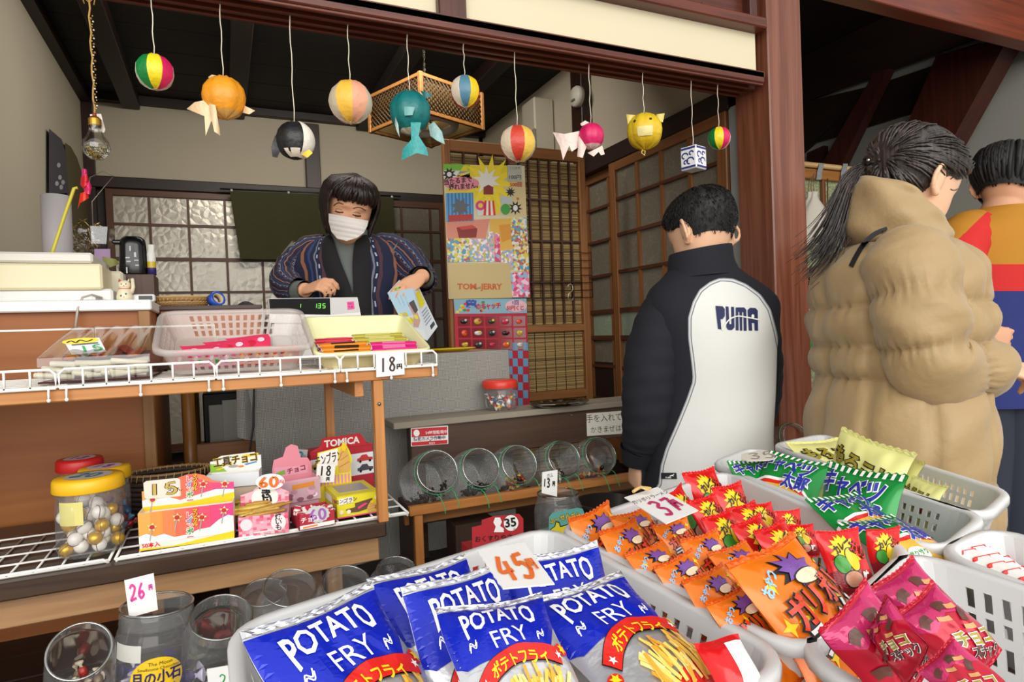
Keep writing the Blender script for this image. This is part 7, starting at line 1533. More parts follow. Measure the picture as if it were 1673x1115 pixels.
JR = [(1147, 436, DB + .0, 50, 40), (1150, 452, DB, 66, 46), (1154, 472, DB, 92, 56), (1160, 496, DB, 108, 66), (1163, 530, DB, 108, 70), (1165, 580, DB, 101, 68), (1168, 640, DB, 94, 64), (1166, 700, DB, 92, 64), (1160, 750, DB, 96, 68), (1156, 790, DB, 100, 72), (1154, 812, DB, 98, 72)]
rg = smooth_rings([vring(a, b, d, rx, ry, 72, sq=.9) for a, b, d, rx, ry in JR], 6)
cen = lambda q: sum(q, Vector()) / len(q); rg2 = []
for i, q in enumerate(rg):
    c = cen(q); s_ = i / len(rg); rg2.append([p + (p - c).normalized() * (.004 * sin(k * .42 + 6 * s_) * s_ + .0035 * sin(k * .21 - 9 * s_ + 1) + .003 * s_ * sin(22 * s_ + k * .3)) for k, p in enumerate(q)])
st = []
for q in rg2:
    c = cen(q)
    for p in q: x, y = to_px(p); back = (c - p).dot(CF) > -.07; st.append((max(-39, min(39, sdf(x, y))) if back else -30, 0, 0))
m.loft(rg2, JM, False, False, st=st)
m.loft(limb([(1112, 478, DB, 30), (1092, 508, DB - .005, 42), (1070, 570, DB - .01, 46), (1062, 632, DB - .01, 45), (1056, 690, DB, 40), (1047, 728, DB + .02, 31), (1042, 742, DB + .025, 25)], 40, 8, .025, 3), NAV, False, False)
m.loft(limb([(1206, 482, DB + .01, 26), (1226, 510, DB + .02, 38), (1238, 570, DB + .06, 37), (1243, 630, DB + .13, 33), (1242, 672, DB + .21, 26), (1240, 688, DB + .25, 20)], 30, 8, .025, 4), NAV, False, False)
jb = BVHTree.FromPolygons([Vector(v) for v in m.v], m.f)
wobj('jacket', m, tb_)
m = MB(); m.loft(smooth_rings([vring(1146, 410, DB, 44, 40, lean=5), vring(1144, 408, DB, 50, 45, lean=7), vring(1144, 420, DB, 52, 46, lean=8), vring(1145, 436, DB, 54, 47, lean=8), vring(1148, 452, DB, 62, 48, lean=3)], 4), NAV, False, False); wobj('stand_collar', m, tb_)
m = MB(); m.loft(limb([(1045, 734, DB + .02, 32), (1042, 748, DB + .026, 27), (1041, 757, DB + .03, 24)], 28, 4), M('#14161f', .9, bump=.4, bs=900), False, False); wobj('cuff', m, tb_)
d1 = drape(jb, .0015, DB); fk = lambda k: (lambda a, b: d1(a, b, k))
m = MB(); LOGO = M('#1b2350', .7)
# word mark: four heavy block letters crossed by a pale swoosh
def blk(pts): m.poly(pp([(1169 + 69 * x, 500 + 38 * (y + .1 * x)) for x, y in pts]), fk(1), LOGO, 5)
blk([(0, 0), (.17, .0), (.22, .12), (.22, .42), (.17, .55), (.12, .56), (.14, 1), (.06, .98)]); blk([(.24, 0), (.31, 0), (.33, .75), (.38, .75), (.37, 0), (.44, 0), (.45, .88), (.39, 1), (.3, 1), (.26, .9)])
blk([(.48, .02), (.68, 0), (.73, .1), (.74, 1), (.67, 1), (.66, .2), (.63, .2), (.635, 1), (.58, 1), (.565, .2), (.54, .2), (.55, 1), (.48, 1)]); blk([(.76, .1), (.82, 0), (.95, 0), (1, .1), (1.01, .97), (.93, .97), (.92, .65), (.86, .65), (.87, .98), (.79, .98)])
m.poly(pp(ell(1169 + 69 * .885, 500 + 38 * .45, 2.4, 3.6, 10)), fk(2), M('#e9e6da', .8))
m.stroke(pp([(1180, 540), (1190, 524), (1204, 517), (1222, 519), (1242, 523)]), 2., fk(3), M('#e9e6da', .8), 5); wobj('word_mark', m, tb_)
m = MB(); m.poly(pp([(1080, 773), (1105, 773), (1106, 783), (1080, 783)]), fk(2), M('#15161c', .6), 5); m.text('PUMA', 1092, -781, 3.6, fk(3), WHT, None, .02); m.poly(pp([(1093, 778.5), (1096, 776.8), (1099, 776.3), (1101, 774.6), (1101.6, 775.8), (1099.8, 777.4), (1101, 779), (1099, 778.2), (1097, 778.4), (1094.6, 779.4)]), fk(3), WHT); wobj('hem_label', m, tb_)
m = MB()
for dx in (-38, 38):
    c = onD(1166 + dx * .8, 780, DB) + CF * .015; m.loft([[Vector((c.x + r_ * cos(k * .314), c.y + r_ * sin(k * .314), z)) for k in range(20)] for r_, z in ((.062, .78), (.075, .66), (.072, .48), (.068, .3), (.062, .12), (.06, .07))], M('#15161b', .9), False, False)
wobj('trousers', m, tb_)
m = MB()
for dx in (-38, 38): c = onD(1160 + dx, 780, DB); m.ball(Vector((c.x, c.y + .03, .045)) + CF * .03, (.05, .12, .045), M('#2a2a2e', .6), 14, 8, Euler((0, 0, -.42)))
wobj('shoes', m, tb_)
m = MB(); a, b = onD(1048, 765, DB + .02), onD(1054, 800, DB + .03); m.box((a + b) / 2, (.028, .012, .075), M('#101113', .4), .005, Euler((0, R(8), -.5))); wobj('wallet', m, None, 'small black wallet held low in the hand of the child in the fleece', 'wallet')
# ---- girl in the beige padded coat
DG = 1.36
hg = onD(1489, 302, DG); fg = (CR * .83 + CF * .36 - UPV * .46).normalized(); HG = face_matrix(hg, fg, (UPV + CR * .25).normalized()); Hg = head_H(1.0)
tg = thing('person', 'person with a long ponytail in a beige padded coat, head bowed beside the table', 'person', loc=Vector((hg.x, hg.y, 0)))
m = MB(); SK3 = SKINL; head_piece(m, Hg, SK3, HG); ear_piece(m, Hg, SK3, HG, 1, 1., 14); ear_piece(m, Hg, SK3, HG, -1, 1., 14)
m.loft([vring(1490, 330, DG, 44, 44), vring(1478, 380, DG, 48, 46), vring(1470, 410, DG, 60, 80), vring(1468, 450, DG, 84, 110), vring(1468, 560, DG, 80, 100), vring(1466, 650, DG, 76, 96), vring(1462, 760, DG, 86, 104)], SK3)
GA = [(1476, 444, DG - .12, 36), (1498, 530, DG - .16, 33), (1516, 598, DG - .17, 31), (1570, 612, DG - .15, 26), (1618, 596, DG - .1, 21)]; GA2 = [(1488, 440, DG + .13, 38), (1510, 530, DG + .16, 34), (1524, 600, DG + .14, 31), (1580, 612, DG + .1, 26), (1626, 596, DG + .05, 21)]
for q in (GA, GA2): m.loft(limb(q), SK3)
for q, s_ in ((onD(1618, 596, DG - .1), -1), (onD(1626, 596, DG + .05), 1)): hand_piece(m, SK3, q, CR * .85 + UPV * -.25, UPV * .8 - CF * .3 * -s_, s_, .92, 35)
for dd in (-.08, .08):
    c = onD(1464, 780, DG) + CF * dd; m.loft([[Vector((c.x + r_ * cos(k * .449), c.y + r_ * sin(k * .449), z)) for k in range(14)] for r_, z in ((.075, .80), (.078, .68), (.062, .48), (.055, .36), (.046, .2), (.038, .09), (.04, .04))], SK3)
meG = remesh(m, .004, 3); bvG = bvh_of(meG); link_mesh('body', meG, tg)
dg = drape(bvG, .001, DG); fk = lambda k: (lambda a, b: dg(a, b, k)); m = MB()
m.stroke(pp([(1553, 309), (1557, 311), (1562, 310.5), (1566, 308)]), 1.6, fk(1), M('#1d1210', .5), 1.5); wobj('eyelashes', m, tg)
m = MB(); m.stroke(pp([(1553, 293), (1560, 288), (1568, 286)]), 1.8, fk(1), M('#3b2a22', .6), 1.5); wobj('eyebrow', m, tg)
lp = HG @ Hg(R(10), .185, .001)
m = MB()
for t_, q in ((.205, .0035), (.175, .004)):
    pts = [HG @ Hg(R(a), t_ - .006 * abs(a) / 18, .0015) for a in (-17, -10, -4, 0, 4, 10, 17)]; m.tube(pts, [.0008, q * .8, q, q * .9, q, q * .8, .0008], M('#b5544f', .45), 8)
wobj('lips', m, tg)
# hair drawn back to a tie, long blown tail
HG_ = hair_mat('#1d1613', '#4a3f39'); rnd = random.Random(9); m = MB(); Hg0 = head_H(1.0, 0)
tie = onD(1424, 272, DG + .01)
def gline(th): a = abs(th); return .8 if a < R(25) else (.8 - (a - R(25)) / R(45) * .22 if a < R(70) else (.58 - (a - R(70)) / R(15) * .02 if a < R(85) else (.56 - (a - R(85)) / R(35) * .26 if a < R(120) else .30)))
nu, nv = 96, 40; vs = []; fs = []
for i in range(nv + 1):
    for j in range(nu): th = (2 * pi * j / nu + pi) % (2 * pi) - pi; t0 = gline(th); tt = t0 + (1 - t0) * i / nv; vs.append(HG @ Hg0(th, tt, .002 + .010 * min(1, i / nv * 3)))
for i in range(nv):
    for j in range(nu): fs.append((i * nu + j, i * nu + (j + 1) % nu, (i + 1) * nu + (j + 1) % nu, (i + 1) * nu + j))
m.add(vs, fs, HG_, True)
inv = HG.inverted(); tl = inv @ tie
for k in range(260):
    th = rnd.uniform(-pi, pi); t0 = gline(th) + rnd.uniform(0, .04) if rnd.random() < .5 else rnd.uniform(gline(th), .98); pts = []
    a = Hg0(th, min(t0, 1), .004)
    s1 = R(180); tt1 = .52
    for q in range(7):
        s = q / 6; dth = (s1 if th > 0 else -s1) - th; thq = th + dth * s; tq = t0 + (tt1 - t0) * s; p = Hg0(thq, min(tq, .99), .004 + .011 * sin(pi * min(1, s * 1.2 + .12)) + rnd.uniform(0, .002))
        e = max(0, (s - .55) / .45) ** 1.6; pts.append(HG @ (p * (1 - e) + (tl + Vector((rnd.uniform(-.008, .008), 0, rnd.uniform(-.008, .008)))) * e))
    m.tube(pts, [.0012, .0032, .0038, .0038, .0036, .0034, .003], HG_, 4, flat=.5)
for k in range(14):
    th = rnd.uniform(R(-80), R(80)); a = HG @ Hg0(th, .93, .012); b = HG @ Hg0(th * 1.5, .8, .022); c = HG @ Hg0(th * 2, .68, .013); m.tube([a, b, c], [.0004, .0006, .0003], HG_, 3)
wobj('hair', m, tg)
m = MB(); path = [(1424, 272), (1402, 282), (1386, 306), (1376, 340), (1364, 376), (1348, 404), (1330, 424), (1312, 438)]
for k in range(230):
    ox, oy, od = rnd.gauss(0, 1), rnd.gauss(0, 1), rnd.gauss(0, 1); L_ = rnd.uniform(.55, 1.03); pts = []; n = 10
    for q in range(n):
        s = q / (n - 1) * L_; i = min(int(s * 7), 6); fr = s * 7 - i; x = path[i][0] + (path[i + 1][0] - path[i][0]) * fr; y = path[i][1] + (path[i + 1][1] - path[i][1]) * fr; sp_ = 3 + 13 * min(1, s * 1.6) + 6 * max(0, s - .6)
        if i == 6 and fr > 1: pass
        pts.append(onD(x + ox * sp_ * .75 + (-6 * s * s * abs(oy)), y + oy * sp_ * .8 + 10 * s * s * (oy > 0) , DG + .01 + od * .012 * min(1, s * 2)))
    m.tube(pts, [.0026 * (1 - .75 * (q / (n - 1)) ** 2) for q in range(n)], HG_, 4, flat=.6)
wobj('ponytail', m, tg)
m = MB(); ax = (onD(1400, 280, DG + .01) - tie).normalized(); p0 = tie - ax * .004; m.tube([p0 - ax * .008, p0 + ax * .014], .018, M('#16181c', .7), 16); wobj('hair_tie', m, tg)
for px, py in ((1419, 262), (1431, 260)): m = MB(); m.ball(onD(px, py, DG - .008), .0042, M('#c8cace', .15, 1), 10, 8); wobj('silver_bead', m, tg)
# the coat
CO = M('#a4895f', .55, var=.05, vs=14, bump=.55, bs=38, sheen=.2)
def pucker(rings, seams, amp, gather=.004, n_g=26):
    """quilting: tight at the seams, puffed between, small gathers along each seam"""
    out = []; N_ = len(rings)
    for i, q in enumerate(rings):
        s = i / (N_ - 1); d = min(abs(s - x) for x in seams); nb = sorted(seams + [0, 1]); lo = max([x for x in nb if x <= s], default=0); hi = min([x for x in nb if x >= s], default=1); w_ = max(hi - lo, 1e-6)
        b = sin(pi * min(1, max(0, (s - lo) / w_))) ** .55 if hi > lo else 0; c = sum(q, Vector()) / len(q); g = math.exp(-(d / .018) ** 2)
        out.append([p + (p - c).normalized() * (amp * b - .3 * amp + gather * (g * .5 + math.exp(-(d / .05) ** 2) * .7) * sin(k * 2 * pi / len(q) * n_g + i * .25) + .004 * sin(k * .35 + i * .4) * b) for k, p in enumerate(q)])
    return out
CRg = [(1466, 396, 66, 70), (1458, 414, 82, 112), (1456, 450, 104, 142), (1458, 500, 112, 150), (1460, 556, 108, 146), (1462, 612, 106, 140), (1460, 660, 110, 146), (1458, 720, 114, 152), (1456, 780, 118, 156), (1454, 850, 122, 160)]
rg = smooth_rings([vring(a, b, DG, rx, ry, 110, sq=.95) for a, b, rx, ry in CRg], 9)
m = MB(); rg = pucker(rg, [.335, .455, .555, .87], .02, .005, 44)
# vertical panel seams
def vseam(rings, cols, amp):
    n = len(rings[0])
    for q in rings:
        c = sum(q, Vector()) / n
        for k in range(n):
            d = min(min(abs(k - cc), n - abs(k - cc)) for cc in cols); q[k] = q[k] + (c - q[k]).normalized() * amp * math.exp(-(d / 1.1) ** 2)
    return rings
m.loft(vseam(rg, [78, 66, 92, 55, 5, 20, 40], .011), CO, False, False)
sl = limb([(1462, 404, DG - .10, 44), (1480, 430, DG - .13, 58), (1494, 470, DG - .16, 60), (1500, 510, DG - .17, 60), (1507, 556, DG - .175, 58), (1518, 590, DG - .17, 54), (1556, 604, DG - .15, 48), (1600, 600, DG - .12, 42), (1622, 594, DG - .10, 34)], 64, 8, .012, 2)
m.loft(pucker(sl, [.29, .52, .80], .018, .005, 26), CO, False, False)
sl2 = limb([(1466, 404, DG + .10, 44), (1484, 440, DG + .14, 56), (1506, 520, DG + .17, 58), (1526, 592, DG + .15, 54), (1580, 604, DG + .1, 44), (1626, 594, DG + .05, 34)], 48, 8, .012, 3); m.loft(pucker(sl2, [.3, .55, .8], .013, .003, 26), CO, False, False)
wobj('padded_coat', m, tg)
# soft hood / collar bunched round the neck
m = MB(); hr = []
for a, b, rx, ry, ln in ((1474, 402, 70, 74, -2), (1462, 396, 72, 84, -6), (1459, 374, 74, 84, -12), (1453, 346, 66, 78, -24), (1450, 326, 53, 70, -30), (1454, 320, 43, 62, -30), (1458, 334, 40, 56, -26), (1476, 360, 44, 54, -12)): hr.append(vring(a, b, DG, rx, ry, 64, lean=ln))
hr = smooth_rings(hr, 6); hr = [[p + (p - sum(q, Vector()) / len(q)).normalized() * (.004 * sin(k * .5 + i * .35) + .003 * sin(k * .23 - i * .6)) for k, p in enumerate(q)] for i, q in enumerate(hr)]
m.loft(hr, CO, False, False); wobj('hood', m, tg)
cb = BVHTree.FromPolygons([Vector(v) for v in m.v], m.f)
m = MB(); pts = [(1452, 376, DG - .07), (1436, 380, DG - .13), (1420, 392, DG - .17), (1404, 412, DG - .185), (1392, 432, DG - .16), (1384, 452, DG - .12)]
ob = tg.children[[c.name.split('.')[0] for c in tg.children].index('padded_coat')]; bv = BVHTree.FromPolygons([tg.matrix_basis @ v.co for v in ob.data.vertices], [list(p.vertices) for p in ob.data.polygons]); dc = drape(bv, .003, DG - .1)
m.stroke(pp([(1450, 374), (1430, 382), (1412, 398), (1398, 420), (1390, 436)]), 8, lambda a, b: dc(a, b, 0), M('#141416', .7), 4); wobj('bag_strap', m, tg)
m = MB()
for dd in (-.085, .085):
    c = onD(1464, 780, DG) + CF * dd; m.loft([[Vector((c.x + r_ * cos(k * .314), c.y + r_ * sin(k * .314), z)) for k in range(20)] for r_, z in ((.10, .82), (.1, .68), (.08, .48), (.072, .3), (.066, .12), (.064, .07))], M('#23252c', .9), False, False)
wobj('trousers', m, tg)
m = MB()
for dd in (-.085, .085): c = onD(1464, 780, DG) + CF * dd; m.ball(Vector((c.x, c.y, .045)) + CR * .04, (.13, .05, .045), M('#d9d7d2', .6), 14, 8, Euler((0, 0, -.42)))
wobj('shoes', m, tg)
# ---- person at the edge in the colour blocked jacket
DE = 1.95
he = onD(1648, 300, DE); fe = (CR * .8 + CF * .5 - UPV * .4).normalized(); HE = face_matrix(he, fe, UPV); He = head_H(.98)
te = thing('person', 'person in a yellow, red and blue jacket at the right edge, beyond the girl in the padded coat', 'person', loc=Vector((he.x, he.y, 0))); te['label'] = 'person in a yellow, red and blue jacket at the right edge, beyond the padded coat'
m = MB(); head_piece(m, He, SKIN, HE); ear_piece(m, He, SKIN, HE, 1); ear_piece(m, He, SKIN, HE, -1)
m.loft([vring(1645, 320, DE, 28, 28), vring(1636, 350, DE, 34, 34), vring(1625, 372, DE, 70, 44), vring(1622, 420, DE, 76, 50), vring(1622, 560, DE, 70, 50), vring(1622, 640, DE, 74, 52)], SKIN)
EA = [(1572, 385, DE - .04, 26), (1560, 450, DE - .08, 23), (1566, 520, DE - .1, 20), (1600, 548, DE - .12, 14)]; EB = [(1672, 385, DE + .02, 26), (1690, 450, DE, 23), (1690, 520, DE - .02, 20), (1680, 550, DE - .06, 14)]
for q in (EA, EB): m.loft(limb(q), SKIN)
hand_piece(m, SKIN, onD(1600, 548, DE - .12), CR * .9 - UPV * .2, -CF, -1, .95, 30); hand_piece(m, SKIN, onD(1680, 550, DE - .06), CR * .5 - UPV * .7, CR, 1, .95, 30)
for dx in (-30, 30): c = onD(1622 + dx, 640, DE); m.loft([[Vector((c.x + r_ * cos(k * .449), c.y + r_ * sin(k * .449), z)) for k in range(14)] for r_, z in ((.08, .92), (.08, .7), (.06, .48), (.05, .3), (.04, .1), (.042, .04))], SKIN)
link_mesh('body', remesh(m, .005, 2), te)
m = MB(); shell(m, head_H(.98, 0), HE, HBB, lambda th, tt: tt > .72 or (abs(th) > R(75) and tt > .3), .012); rnd = random.Random(2)
locks(m, head_H(.98, 0), HE, [(th, rnd.uniform(.9, 1), th, rnd.uniform(.3, .4), 0) for th in [rnd.uniform(R(80), R(280)) for _ in range(70)]], HBB, rnd, .014, .007, .2); wobj('hair', m, te)
E1 = sd_mat([(-40, '#b57a1a'), (0, '#c8201c'), (26, '#1f2a6e')], .8)
m = MB(); rg = smooth_rings([vring(a, b, DE, rx, ry, 60) for a, b, rx, ry in ((1640, 340, 40, 38), (1632, 354, 62, 48), (1622, 380, 84, 62), (1620, 430, 88, 66), (1620, 520, 86, 64), (1620, 600, 88, 66), (1620, 660, 92, 68))], 6)
yel = M('#b57a1a', .8); red_ = M('#c8201c', .8); blu = M('#1f2a6e', .8)
st = [(max(-39, min(39, (to_px(p)[1] - 432) * .6)), 0, 0) for q in rg for p in q]; m.loft(rg, E1, False, False, st=st)
sl = limb([(1600, 372, DE - .02, 32), (1574, 392, DE - .04, 40), (1560, 440, DE - .08, 38), (1558, 490, DE - .1, 36), (1568, 525, DE - .11, 32), (1598, 546, DE - .12, 24)], 36, 8, .02, 5)
st = []
for q in sl:
    for p in q: x, y = to_px(p); d = y - (376 + (1581 - x) * .95); st.append((max(-39, min(39, d * (.35 + max(0, 1578 - x) * .05) if y < 505 else 12)), 0, 0))
m.loft(sl, E1, False, False, st=st)
m.loft(limb([(1655, 372, DE + .02, 32), (1680, 400, DE + .02, 38), (1692, 460, DE, 34), (1692, 520, DE - .02, 30), (1684, 545, DE - .05, 22)], 30, 6, .02, 6), blu, False, False); wobj('jacket', m, te)
m = MB()
for dx in (-30, 30): c = onD(1622 + dx, 640, DE); m.loft([[Vector((c.x + r_ * cos(k * .314), c.y + r_ * sin(k * .314), z)) for k in range(20)] for r_, z in ((.105, .95), (.1, .7), (.078, .48), (.07, .3), (.064, .1), (.062, .06))], M('#2a2f3c', .9), False, False)
wobj('trousers', m, te)
m = MB()
for dx in (-30, 30): c = onD(1622 + dx, 640, DE); m.ball(Vector((c.x, c.y, .045)) + CR * .04, (.13, .05, .045), M('#3a3532', .6), 14, 8, Euler((0, 0, -.42)))
wobj('shoes', m, te)
# ---------------------------------------------------------------- till, posters, desk things, the bay beyond
YR = 1.885; t = thing('cash_register', 'white till with a black display reading 135, in front of the shopkeeper', 'cash register', loc=(onY(515, 520, YR).x, YR + .08, 1.0392))
def face(m, pts, Y, mat, k=0): m.poly(pp(pts), lambda a, b: onY(a, -b, Y - k * .0008), mat)
def block(m, pts, Y, d, mat):
    p = [onY(x, y, Y) for x, y in pts]; q = [v + Vector((0, d, 0)) for v in p]; n = len(p); m.convex(p + q, [list(range(n)), list(range(n, 2 * n))] + [[i, (i + 1) % n, n + (i + 1) % n, n + i] for i in range(n)], mat)
RW = M('#e4e2de', .4); m = MB(); block(m, [(439, 488), (584, 486), (592, 528), (441, 528)], YR, .05, RW); wobj('display_head', m, t)
m = MB(); a, b = onY(441, 526, YR), onY(592, 526, YR); m.box(((a.x + b.x) / 2, YR + .09, (a.z + 1.0395) / 2), (b.x - a.x - .01, .17, a.z - 1.0395), RW, .006); wobj('till_body', m, t)
m = MB(); face(m, [(439.5, 488.6), (539, 487.4), (540, 514.5), (441, 513)], YR, M('#060607', .5, spec=.15), 1); face(m, [(540, 487.5), (583, 486.8), (588, 510), (541, 514)], YR, M('#c9c6c2', .4), 1); wobj('display_panel', m, t)
em, nt_, p_ = _new('green_digits'); p_.inputs['Emission Color'].default_value = lin('#7fe84a'); p_.inputs['Emission Strength'].default_value = 1.2; p_.inputs['Base Color'].default_value = lin('#2a5a1a')
SEG = {'1': 'bc', '3': 'abgcd', '5': 'afgcd'}; SP = {'a': ((0, 1), (1, 1)), 'b': ((1, 1), (1, .5)), 'c': ((1, .5), (1, 0)), 'd': ((0, 0), (1, 0)), 'f': ((0, 1), (0, .5)), 'g': ((0, .5), (1, .5))}
m = MB()
for ch, x in (('1', 513), ('3', 519.5), ('5', 527), ):
    for s_ in SEG[ch]: (x0, y0), (x1, y1) = SP[s_]; m.stroke([(x + 4 * x0 + .6 * y0, -503.5 + 7 * y0), (x + 4 * x1 + .6 * y1, -503.5 + 7 * y1)], 1.1, lambda u, v: onY(u, -v, YR - .002), em)
m.stroke([(491, -503), (491.6, -497)], .9, lambda u, v: onY(u, -v, YR - .002), em); wobj('digits', m, t)
m = MB(); face(m, [(567, 493.5), (578, 492.5), (579.5, 505), (568, 506.5)], YR, M('#e84a9a', .5), 2.5); m.text('たばこ', 573, -496.5, 3.4, lambda u, v: onY(u, -v, YR - .003), INK); m.text('ケ月', 573, -502, 4, lambda u, v: onY(u, -v, YR - .003), INK); wobj('pink_sticker', m, t)
c = onY(738, 566, 1.93); m = MB(); m.T = Matrix.Translation((c.x, 1.935, 1.0412)); m.lathe([(.001, .0), (.05, 0), (.078, .008), (.082, .010), (.079, .011), (.05, .003), (.001, .003)], M('#d9c01c', .4), 32, sy=.7); wobj('coin_tray', m, None, 'shallow yellow dish on the corner of the till table', 'tray')
# small cabinet with wicker tray, tape and papers
a, b = onY(258, 505, 1.95), onY(428, 505, 1.95); zt2 = onY(300, 500, 1.95).z
t = thing('small_cabinet', 'low pinkish wooden cabinet with a dark top behind the clear basket', 'cabinet', loc=((a.x + b.x) / 2, 2.1, 1.0495)); m = MB(); m.box(((a.x + b.x) / 2, 2.1, (zt2 + 1.0495) / 2 - .006), (b.x - a.x - .01, .29, zt2 - 1.0615), wood('#a5674a', '#bb7c5c', 0, .45), .002); wobj('case', m, t); m = MB(); m.box(((a.x + b.x) / 2, 2.1, zt2 - .006), (b.x - a.x, .31, .012), M('#4a3530', .5), .002); wobj('top', m, t)
c = onY(296, 497, 2.05); rw = 45 * (c - EYE).dot(_f) / F; n = 40; t = thing('wicker_tray', 'round shallow bamboo basket on the pinkish cabinet', 'basket', loc=(c.x, 2.08, zt2)); m = MB()
for k in range(5): q = rw * (.8 + .2 * k / 4); m.tube([(q * cos(2 * pi * i / n), q * .7 * sin(2 * pi * i / n), .003 + .006 * k) for i in range(n)], .0022, M(('#b88d52', '#8a6230')[k % 2], .6), 5, closed=True)
for i in range(n): p, q = 2 * pi * i / n, 2 * pi * (i + 1.5) / n; m.tube([(rw * .8 * cos(p), rw * .56 * sin(p), .003), (rw * 1.02 * cos(q), rw * .715 * sin(q), .028)], .0017, M('#caa066', .6), 4)
m.lathe([(.001, .002), (rw * .8, .002)], M('#8a6230', .7), n, sy=.7); obj('weave', m, t)
m = MB(); m.tube([(rw * 1.02 * cos(2 * pi * i / n), rw * .715 * sin(2 * pi * i / n), .031) for i in range(n)], .003, M('#c9a26a', .6), 6, closed=True); obj('rim', m, t)
c = onY(353, 493, 2.0); m = MB(); m.T = Matrix.Translation((c.x, 2.04, zt2 + .021)) @ Euler((R(70), 0, R(35))).to_matrix().to_4x4(); m.lathe([(.016, -.011), (.022, -.012), (.022, .012), (.016, .012), (.016, -.011)], M('#2350b8', .35), 28); m.lathe([(.0158, -.011), (.0135, -.011), (.0135, .011), (.0158, .011)], M('#c9b08a', .7), 28); wobj('tape_roll', m, None, 'roll of blue tape beside the bamboo basket', 'tape')
m = MB(); a = onY(398, 498, 2.02); m.sheet(lambda u, v: (a.x - .02 + .05 * u, 1.99 + .06 * v, zt2 + .001 + .012 * sin(pi * u) * (1 - v)), 6, 4, M('#d9d9e2', .7)); wobj('paper_scrap', m, None, 'folded white paper lying on the pinkish cabinet', 'paper')
# white desk: printer, lucky cat, black pot and other things
zd = zt + .0006; yd = 1.80
t = thing('label_printer', 'cream and white printer on the white worktop at the left', 'printer', loc=(onY(110, 480, yd).x - .05, yd + .12, zd)); xl = -.60
def pblock(name, x1, ytop, ybot, dep, col, yy=yd, bev=.005):
    a, b = onY(x1, ytop, yy), onY(x1, ybot, yy); m = MB(); m.box(((xl + a.x) / 2, yy + dep / 2, (a.z + max(b.z, zd)) / 2), (a.x - xl, dep, a.z - max(b.z, zd)), M(col, .45), bev); return wobj(name, m, t)
pblock('base', 184, 472, 495, .3, '#dcdbd8', yd + .01); pblock('cover', 166, 431, 473, .3, '#e3d8b2'); pblock('paper_stack', 151, 413, 430, .25, '#dcd8cf', yd + .03)
m = MB(); m.tube([onY(166, 487, yd), onY(150, 482, yd - .03), onY(135, 486, yd - .05), onY(127, 505, yd - .06), onY(123, 540, yd - .06)], .0028, M('#b9b0a6', .5), 6); m.box(onY(162, 488, yd), (.014, .006, .006), M('#8a8a8c', .4)); wobj('cable', m, t)
m = MB(); m.poly(pp([(116, 481), (150, 479), (150, 489), (116, 491)]), lambda u, v: onY(u, -v, yd + .0088), M('#eeeeec', .5)); wobj('label', m, t)
c = onY(202, 480, yd); s_ = (c - EYE).dot(_f) / F; m = MB(); CW = M('#ded2b4', .35); t = thing('lucky_cat', 'small white beckoning cat figurine beside the printer', 'figurine', loc=(c.x, yd + .02, zd))
m.lathe([(.001, 0), (12 * s_, 0), (12.5 * s_, 8 * s_), (10 * s_, 19 * s_), (7 * s_, 23 * s_), (.001, 25 * s_)], CW, 20); m.ball((0, 0, 27 * s_), (9.5 * s_, 8.5 * s_, 8.5 * s_), CW, 16, 10)
for q in (-1, 1): m.lathe([(.001, 0)] * 2, CW, 4) if False else m.loft([[(q * 6 * s_ + 2.6 * s_ * cos(k * 1.57), 2 * s_ * sin(k * 1.57), 33 * s_) for k in range(4)], [(q * 7 * s_ + .3 * s_ * cos(k * 1.57), .3 * s_ * sin(k * 1.57), 38 * s_) for k in range(4)]], M('#c8452a', .4) if q < 0 else CW)
m.tube([(10 * s_, -2 * s_, 14 * s_), (13 * s_, -4 * s_, 24 * s_), (12.5 * s_, -4 * s_, 34 * s_), (12 * s_, -6 * s_, 37 * s_)], [3.2 * s_, 3 * s_, 2.8 * s_, 2.6 * s_], CW, 10); obj('body', m, t)
m = MB(); m.tube([(8 * s_ * cos(k * .524), 8 * s_ * sin(k * .524), 20.5 * s_) for k in range(12)], 1.2 * s_, M('#b8242a', .4), 6, closed=True); obj('collar', m, t)
m = MB(); [m.ball((x * s_, -8.2 * s_, (28 + z) * s_), .9 * s_, INK, 6, 4) for x, z in ((-3.2, .5), (3.2, .5))]; m.ball((0, -8.8 * s_, 25.6 * s_), .8 * s_, M('#b8564a', .4), 6, 4); [m.ball((x * s_, -11.8 * s_, z * s_), (1.4 * s_, .8 * s_, 1.6 * s_), M(c_, .4), 6, 4) for x, z, c_ in ((-4, 9, '#2f6a3a'), (3, 12, '#2f6a3a'), (0, 7, '#c8452a'))]; obj('face_paint', m, t)
yk = 2.02; a, b = onY(214, 448, yk), onY(251, 492, yk); m = MB(); m.box(((a.x + b.x) / 2 - .05, yk + .06, (a.z + zd) / 2), (b.x - a.x + .11, .12, a.z - zd), wood('#3b2618', '#54382a', 2, .5), .002); wobj('wooden_block', m, None, 'dark wooden box on the white worktop under the black water pot', 'box'); zk = a.z + .0005
c = onY(212, 440, yk + .05); s_ = (c - EYE).dot(_f) / F; t = thing('water_pot', 'black upright hot water pot standing on the dark wooden box', 'pot', loc=(c.x + .01, yk + .055, zk)); BKP = M('#0c0c0e', .2); m = MB(); Hk = 61 * s_
